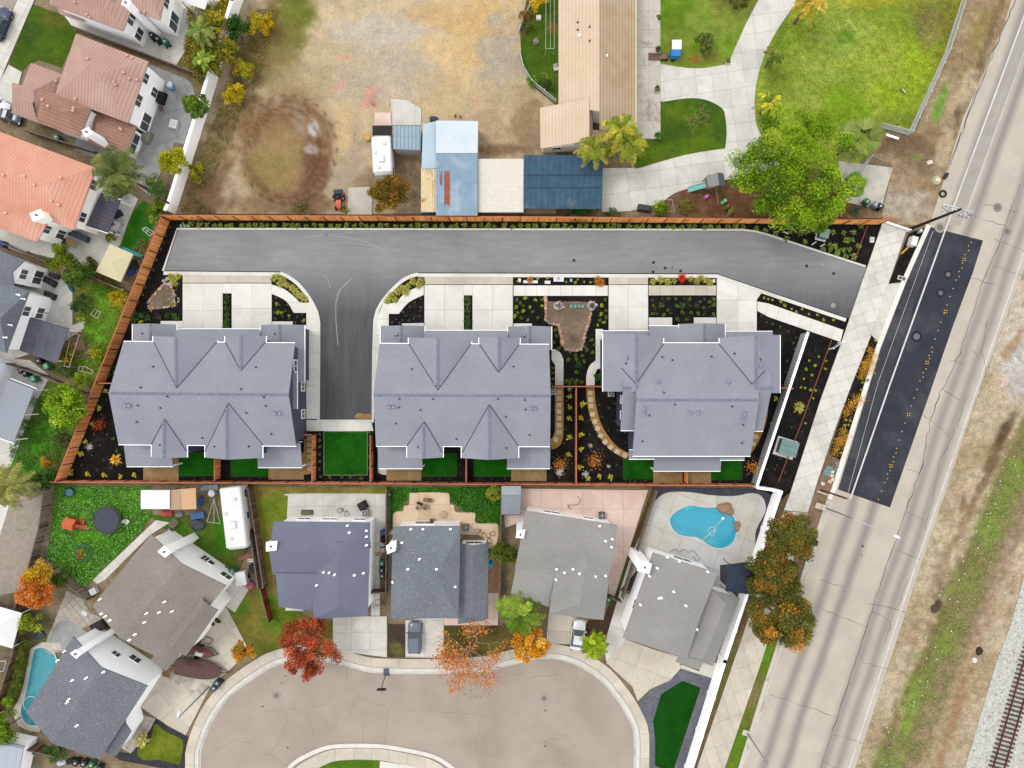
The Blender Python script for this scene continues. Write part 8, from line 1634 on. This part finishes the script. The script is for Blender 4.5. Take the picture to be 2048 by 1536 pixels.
for l,x,y,a,c,L in [('dark grey sofa along the salmon house wall',162,474,-.4,(72,84,100),2.6),('dark armchair left of the slatted table',132,488,-1.2,(70,68,72),1.0),('black outdoor sofa on the left edge patio',104,565,-.5,(58,54,54),1.6),('dark covered bench below the black sofa',104,592,-.4,(62,62,66),1.4)]:
    p = P(x,y);t = thing('outdoor_sofa',l,'sofa',p,a);m = M(c,.85);MB().box((0,0,.22),(L,.75,.4)).build('base',m,t);MB().box((0,.33,.6),(L,.18,.45)).build('backrest',m,t)
    for s in (-1,1): MB().box((s * (L / 2 - .08),0,.5),(.16,.75,.25)).build('armrest',m,t)
    for k in range(max(1,int(L / .8))): n_ = max(1,int(L / .8));MB().box((-L / 2 + L * (k + .5) / n_,-.03,.46),(L / n_ - .12,.6,.12)).build('cushion',M(tuple(min(255,v + 18) for v in c),.9),t)
# swing frame and junk behind the long trailer
p = P(430,1030);t = thing('swing_frame','pale metal A-frame lying among the junk beside the trailer','swing frame',p);fm = M((200,206,190),.5)
for a_,b_ in (((0,2.2,.3),(-1.0,-.9,.1)),((0,2.2,.3),(.75,-1.1,.1)),((-.9,-.9,.12),(.8,-1.1,.12)),((0,2.2,.3),(0,-.95,.3))): MB().cyl(a_,b_,.045).build('tube',fm,t)
for l,x,y,a,dims,c in [('red tarpaulin bundle in front of the white canopy',335,1026,.1,(1.6,.9,.5),(206,80,76)),('grey tarpaulin bundle beside the red one',360,1029,.2,(1.0,.8,.5),(150,144,140)),('blue garden cart among the junk',398,1030,.2,(1.7,.8,.5),(70,110,160)),('dark tarpaulin heap among the junk',396,1048,-.3,(2.0,1.3,.5),(76,80,90)),('grey box on the side path',341,1063,.7,(.9,.7,.6),(140,144,152)),('blue tarpaulin at the plywood roof',402,1003,1.2,(1.2,.6,.5),(36,106,186)),('orange kayak leaning on the diagonal house',403,1106,-.9,(2.2,.55,.35),(236,140,50)),('stack of lumber at the junk yard gate',495,1112,.35,(2.4,.6,.4),(176,120,90)),('white crate beside the lumber',503,1120,0,(.9,.5,.5),(232,232,228)),('black rubbish heap beside the white utility trailer',512,1140,-.8,(1.6,1.0,.6),(40,40,44)),('pink bundle behind the white utility trailer',501,1170,.1,(1.3,.9,.6),(206,112,130)),('white tank at the top of the junk yard',428,985,0,(.9,.8,.8),(216,218,222)),('grey metal sheets at the top of the junk yard',420,975,.1,(2.2,.7,.2),(140,150,158)),('grey planter with soil on the side path',455,1136,.6,(.9,.7,.4),(140,132,116)),('black crate by the diagonal house',445,1146,.6,(.9,.8,.7),(34,34,36)),('brown heap of dry branches on the garden patch',148,690,.3,(3.0,2.0,.3),(150,118,90)),('blue tarpaulin bundle beside the beige canopy',263,545,.4,(1.2,.7,.5),(50,80,170)),('red cooler box on the left edge patio',90,626,.4,(.8,.5,.5),(186,46,56)),('black folded chairs on the pool side',82,1270,.5,(1.2,1.0,.4),(70,76,84)),('white utility lid on the paver patio',170,1226,-.5,(.7,.5,.1),(238,238,236)),('white heat pump behind the diagonal house',192,1180,.5,(.8,.8,.7),(222,224,228)),('blue-grey rubbish bags at the bottom left path',70,1500,.2,(1.2,.9,.5),(70,90,104)),('white and blue bag at the bottom edge',125,1524,.2,(1.3,.7,.4),(206,214,224)),('dark rubbish bags at the bottom edge',145,1520,.4,(1.4,.8,.5),(36,36,40)),('blue barrel behind the fence on the left edge',12,490,0,(.9,.9,.9),(40,90,180)),('row of pale crates on the left edge path',40,500,-.35,(2.4,.5,.4),(200,196,188)),('dark storage chest beside the black sofa',112,552,-.4,(1.3,.6,.5),(60,56,54)),('teal folded umbrella on the left patio',143,577,.6,(.5,1.1,.3),(30,110,120)),('turquoise tarpaulin edge beside the beige canopy',266,505,-.4,(3.2,.5,.3),(60,170,180)),('dark junk beside the beige canopy',268,530,.3,(1.2,1.4,.6),(48,48,56)),('yellow round tank left of the short trailer',736,278,0,(.8,1.0,.5),(236,178,80)),('small dark heap right of the pale shed pad',868,240,0,(1.1,.9,.5),(60,70,96)),('grey toolbox on the ranch path',767,1208,0,(.3,.3,.3),(120,110,96)),('blue table in the narrow side yard',982,1122,0,(.8,1.5,.7),(90,176,196)),('dark green tank in the narrow side yard',980,1102,0,(.7,.7,.8),(30,60,56)),('white cooler on the side lawn',1077,38,0,(.6,.55,.45),(236,236,232)),('grey rounded stone seat on the side lawn',1072,84,.3,(.8,.8,.5),(150,136,128)),('pale block on the shoulder soil',1857,326,.3,(.7,.5,.3),(230,214,186)),('dark cover heap beside the round collar',1891,352,1.0,(1.0,.5,.3),(50,50,54)),('white square planter with shrub on the ranch walkway',1313,182,0,(.6,.5,.5),(232,230,222)),('white planter block at the drive bend',1454,125,0,(.55,.5,.5),(236,232,220)),('tan sandbag pile at the pool house gate',1408,1200,0,(.2,.2,.2),(180,170,150)),('blue barrel in the side yard row',769,1062,0,(.7,.7,.9),(40,96,170)),('black bag heap in the side yard row',768,1078,0,(.8,.9,.6),(36,34,34)),('white wheel-like tub in the side yard row',765,1088,0,(.7,.6,.3),(226,224,220)),('white dish tub at the bottom of the side yard row',766,1100,0,(.7,.7,.3),(220,220,216)),('tan cardboard sheet on the side yard ground',758,1108,.1,(.9,.5,.06),(196,160,124))]:
    p = P(x,y);box_like = any(k in l for k in ('box','crate','lid','pump','chest','table','block','planter','cooler','sheet','lumber'));nm = 'storage_box' if box_like else 'yard_bundle';nm = {'kayak': 'kayak','table': 'small_table','barrel': 'barrel','tank': 'tank','planter': 'planter','lumber': 'lumber_stack','cart': 'garden_cart'}.get(next((k for k in ('kayak','table','barrel','tank','planter','lumber','cart') if k in l.split()),''),nm)
    a_,b_,h_ = dims;t = thing(nm,l,nm.replace('_',' '),(p.x,p.y,.03),a);m = M(c,.75,var=.18,sc=2.5)
    if nm in ('barrel','tank'):
        MB().cyl((0,0,0),(0,0,h_),a_ / 2 * .95,a_ / 2,16).build('drum',m,t);MB().ring((0,0,h_),a_ / 2 * .92,.03,0,16).build('rim',m,t)
    elif nm == 'kayak': MB().loft([[Vector((f * a_,b_ / 2 * w_ * cx_,h_ * cz)) for cx_,cz in ((-.5,.1),(.5,.1),(1,.6),(.6,1),(-.6,1),(-1,.6))] for f,w_ in ((-.5,.08),(-.3,.8),(0,1),(.3,.8),(.5,.08))]).build('hull',m,t);MB().box((0,0,h_),(.6,b_ * .5,.06)).build('cockpit',M((40,40,44),.7),t)
    elif nm == 'lumber_stack':
        for k in range(6): MB().box((J(.1),-b_ / 2 + b_ * (k + .5) / 6,.1 + .08 * (k % 3)),(a_ * random.uniform(.8,1),b_ / 7,.08),J(.1)).build('plank',m,t)
    elif nm == 'small_table':
        MB().box((0,0,h_),(a_,b_,.06)).build('top',m,t);MB().box((0,.1,h_ + .05),(a_ * .5,b_ * .3,.05)).build('tray',M((36,80,100),.6),t)
        for s in (-.42,.42):
            for q in (-.42,.42): MB().cyl((a_ * s,b_ * q,0),(a_ * s,b_ * q,h_),.03).build('leg',m,t)
    elif box_like or nm in ('planter','garden_cart'):
        MB().box((0,0,h_ * .45),(a_,b_,h_ * .9),0,None,.96).build('body',m,t);MB().box((0,0,h_ * .95),(a_ * 1.04,b_ * 1.04,h_ * .12 + .01)).build('lid',m if nm != 'planter' else M((90,96,56),.9),t)
    else:
        bm = bmesh.new();bmesh.ops.create_icosphere(bm,subdivisions=3,radius=1)
        for v in bm.verts:
            d_ = 1 + .3 * mnoise.noise(v.co * 1.8 + Vector((x,y,0))) + .12 * mnoise.noise(v.co * 5 + Vector((y,x,0)));q = v.co * d_;v.co = Vector((max(-.95,min(.95,q.x * 1.15)) * a_ / 2,max(-.95,min(.95,q.y * 1.15)) * b_ / 2,max(0,q.z) * h_))
        me = bpy.data.meshes.new('cloth');bm.to_mesh(me);bm.free();link('cloth',me,m,t)
trl = thing('utility_trailer','white box top utility trailer beside the weathered fence','trailer',P(489,1152),R_(100));MB().box((0,0,.8),(1.7,1.3,1.0),0,None,.97).build('box',M((242,242,240),.5),trl);MB().box((0,0,1.32),(1.75,1.35,.05)).build('lid',M((246,246,244),.5),trl)
for s in (-.65,.65): MB().cyl((0,s - .08,.3),(0,s + .08,.3),.3,None,14).build('wheel',M((34,34,36),.8),trl)
for i,(x,y) in enumerate([(505,1132),(511,1128),(517,1150)]): tyre('black tyre in the heap beside the white utility trailer',x,y,.3,group='tyres beside the utility trailer',z=.3)
for i,(x,y) in enumerate([(384,1050),(390,1056),(402,1052)]): tyre('grey tyre lying in the grass among the junk',x,y,.3,(70,72,80),'tyres among the junk')
# play area under the pine
p = P(1420,372);t = thing('play_tower','play tower with grey pitched roof and a turquoise slide','play set',p,R_(8));rf_ = M((150,150,148),.7);
obj('roof',[(-1.0,-.75,2.3),(.7,-.75,2.3),(.7,.85,2.3),(-1.0,.85,2.3),(.25,-.75,2.9),(.25,.85,2.9)],[(0,4,5,3),(1,2,5,4)],rf_,t,False)
obj('roof_slope',[(.25,-.78,2.92),(1.3,-.78,2.0),(1.3,.88,2.0),(.25,.88,2.92)],[(0,1,2,3)],M((104,106,108),.7),t,False)
for s in (-.9,.7):
    for q in (-.65,.75): MB().cyl((s,q,0),(s,q,2.4),.05).build('post',M((110,86,66),.8),t)
MB().box((-.1,.05,1.1),(1.7,1.4,.08)).build('deck',M((140,110,84),.8),t);obj('slide',[(-.9,-.35,1.15),(-3.0,-.45,.12),(-3.0,.1,.12),(-.9,.2,1.15),(-.9,-.42,1.3),(-3.0,-.52,.27),(-3.0,.17,.27),(-.9,.27,1.3)],[(0,3,2,1),(0,1,5,4),(3,7,6,2)],M((110,196,190),.5),t,False)
MB().tube([(.1,-.7,2.0),(.1,-3.0,2.0)],.05).build('swing_beam',M((150,116,90),.8),t);MB().tube([(.1,-3.0,2.0),(.4,-3.2,0)],.05).build('beam_leg',M((150,116,90),.8),t);MB().tube([(.1,-3.0,2.0),(-.2,-3.2,0)],.05).build('beam_leg',M((150,116,90),.8),t)
for l,x,y,c,c2 in [('pink ride-on toy below the play tower',1412,394,(206,96,170),(226,150,200)),('red and blue ride-on toy beside the swing post',1453,414,(190,40,60),(50,80,150)),('mint green toy slide beside the red toy',1447,404,(150,220,160),(120,200,150))]:
    p = P(x,y);t = thing('toy',l,'toy',p,.6);MB().box((0,0,.28),(.9,.5,.3),0,None,.75).build('body',M(c,.5),t);MB().box((-.15,0,.5),(.3,.4,.25),0,None,.8).build('seat',M(c2,.5),t)
    for s in (-.3,.3):
        for q in (-.25,.25): MB().cyl((s,q - .04,.12),(s,q + .04,.12),.12,None,10).build('wheel',M((40,40,44),.7),t)
p = P(1385,45)
# trellis, clothes line, garden frames
def frame(label,pts,z,c,name='trellis',cat='trellis',r=.04,rungs=()):
    a = P(*pts[0]);t = thing(name,label,cat,a);q = [P(*p) + Vector((0,0,z)) for p in pts]
    for u,v in zip(q,q[1:] + q[:1]): MB().cyl(u,v,r).build('bar',M(c,.6),t,world=True)
    for u in q: MB().cyl((u.x,u.y,0),u,r).build('leg',M(c,.6),t,world=True)
    for (a_,b_) in rungs: MB().cyl(P(*a_) + Vector((0,0,z)),P(*b_) + Vector((0,0,z)),r * .8).build('rung',M(c,.6),t,world=True)
    return t
frame('white metal bed frame near the orange fence',[(162,733),(175,734),(190,741),(188,748),(173,744),(161,742)],.4,(226,222,206),rungs=[((170,734),(168,744))]);frame('white pallet rack leaning at the orange fence',[(288,460),(296,456),(312,466),(304,474)],.5,(240,240,236),rungs=[((292,458),(308,470)),((300,460),(296,468))]);frame('pale wooden arbor frame over the bare garden patch',[(160,668),(176,672),(156,735),(146,733)],1.8,(176,160,140),'arbor','arbor',.06,[((165,690),(172,688)),((158,712),(164,710))])
frame('white clothes line frame on the side lawn',[(1091,-20),(1107,-20),(1107,110),(1090,111)],1.8,(220,224,216),'clothes_line','clothes line',.025,[((1099,-20),(1099,111))]);frame('pale hedge frame at the north fence',[(1308,404),(1341,402),(1346,425),(1306,430)],.8,(196,190,150),r=.03);frame('brown wire pergola beside the rusty shed',[(822,352),(842,352),(842,398),(822,398)],2.0,(120,116,96),'pergola','pergola',.04,[((822,367),(842,367)),((822,382),(842,382)),((832,352),(832,398))]);frame('green vegetable crate frame in the garden',[(192,618),(204,625),(197,637),(184,630)],.3,(226,230,206),'cold_frame','cold frame',.03,[((198,621),(190,634))])
frame('white goal frame in the lower left garden',[(0,1318),(22,1316),(18,1336),(2,1340)],.9,(236,238,236),r=.04)
t = thing('sawhorse','white sawhorse table on the bare soil below the picket fence','sawhorse',P(1779,277));MB().box((P(1779,277).x,P(1779,277).y,.7),(1.7,.25,.08),-.32).build('top',TRIM,t,world=True)
for s in (-.6,.6): q = P(1779,277) + Vector((s,-s * .33,0));MB().cyl((q.x - .05,q.y - .35,0),(q.x,q.y,.7),.03).build('leg',M((200,150,100),.7),t,world=True);MB().cyl((q.x + .05,q.y + .35,0),(q.x,q.y,.7),.03).build('leg',M((200,150,100),.7),t,world=True)
# loose hoses on the patios
for l,pts,c in [('grey hose coiled on the pool deck',[(1340,1103),(1350,1098),(1358,1104),(1366,1098),(1376,1104),(1386,1100),(1392,1108),(1400,1116),(1392,1120),(1384,1112)],(120,130,110)),('thin hose looped on the pink patio',[(1135,1012),(1142,1018),(1136,1010),(1148,1010),(1158,1006),(1160,998),(1154,992)],(150,120,100)),('green hose coiled on the diagonal driveway',[(400,1282),(410,1272),(424,1276),(420,1286),(408,1284),(414,1274),(428,1280),(416,1290)],(96,110,80)),('yellow hose on the side lawn',[(1083,148),(1092,148),(1094,160),(1088,170),(1092,174)],(196,180,70)),('brown hose by the slate house driveway',[(750,1202),(758,1198),(762,1204),(756,1212),(750,1208),(746,1216)],(150,120,96))]:
    o = thing('garden_hose',l,'hose',P(*pts[0]));MB().tube([P(*q) + Vector((0,0,.14)) for q in smooth(pts,5)],.03,5).build('hose',M(c,.6),o,world=True)
# potted plants on the ranch walkway
for x,y,r,l in [(1316,101,.42,'round dark shrub in a pot on the ranch walkway'),(1314,178,.3,'spiky plant in a white pot on the ranch walkway')]:
    p = P(x,y);t = thing('potted_plant',l,'potted plant',p);MB().cyl((0,0,.05),(0,0,.45),r * .7,r * .85,14).build('pot',M((96,88,76),.8),t);o = link('foliage',proto_bush(160,r * 1.1,[(50,76,30),(70,96,40)],31),None,t);o.location = (0,0,.3)
# small animals: dog on the lawn, two hens at the lot
def critter(name,label,cat,x,y,ang,L,body,head,extra):
    p = P(x,y);t = thing(name,label,cat,p,ang);me = bpy.data.meshes.new('body');bmv = [(-.5,0,.55),(-.25,0,.6),(.1,0,.6),(.32,0,.66),(.48,0,.85),(.66,0,.82),(-.38,.16,.3),(-.36,.17,.04),(-.38,-.16,.3),(-.36,-.17,.04),(.25,.15,.3),(.27,.15,.04),(.25,-.15,.3),(.27,-.15,.04),(-.72,0,.7)] if cat == 'dog' else [(-.35,0,.5),(-.1,0,.45),(.2,0,.5),(.36,0,.75),(.5,0,.8),(-.02,.1,.25),(0,.1,.03),(-.02,-.1,.25),(0,-.1,.03),(-.6,0,.75)]
    E = [(0,1),(1,2),(2,3),(3,4),(4,5),(0,6),(6,7),(0,8),(8,9),(3,10),(10,11),(3,12),(12,13),(0,14)] if cat == 'dog' else [(0,1),(1,2),(2,3),(3,4),(1,5),(5,6),(1,7),(7,8),(0,9)]
    rad = [.16,.19,.18,.19,.14,.08,.08,.05,.08,.05,.07,.05,.07,.05,.03] if cat == 'dog' else [.16,.24,.2,.1,.07,.04,.03,.04,.03,.1]
    me.from_pydata([tuple(c * L for c in v) for v in bmv],E,[]);o = link('body',me,body,t);o.modifiers.new('skin','SKIN');sv = me.skin_vertices[0].data
    for i,r in enumerate(rad): sv[i].radius = (r * L,r * L);sv[i].use_root = i == 1
    o.modifiers.new('sub','SUBSURF').levels = 2;o.modifiers['sub'].render_levels = 2
    return t
def patch_mat(a,b,sc):
    m,nt,bs = newmat('coat');tc = N(nt,'TexCoord').outputs['Object'];nt.links.new(mixc(nt,rmp(nt,noi(nt,tc,sc,1),.5,.56),lin(a),lin(b)),bs.inputs['Base Color']);bs.inputs['Roughness'].default_value = .8;return m
critter('dog','small black and white dog on the north-east lawn','dog',1803,183,R_(-60),.62,patch_mat((24,22,24),(240,240,236),4.5),None,None)
critter('hen','brown hen above the pale blue shed, left of two','hen',911,233,1.2,.5,M((120,60,36),.85),None,None);critter('hen','brown hen above the pale blue shed, right of two','hen',921,235,2.0,.5,M((110,56,36),.85),None,None)
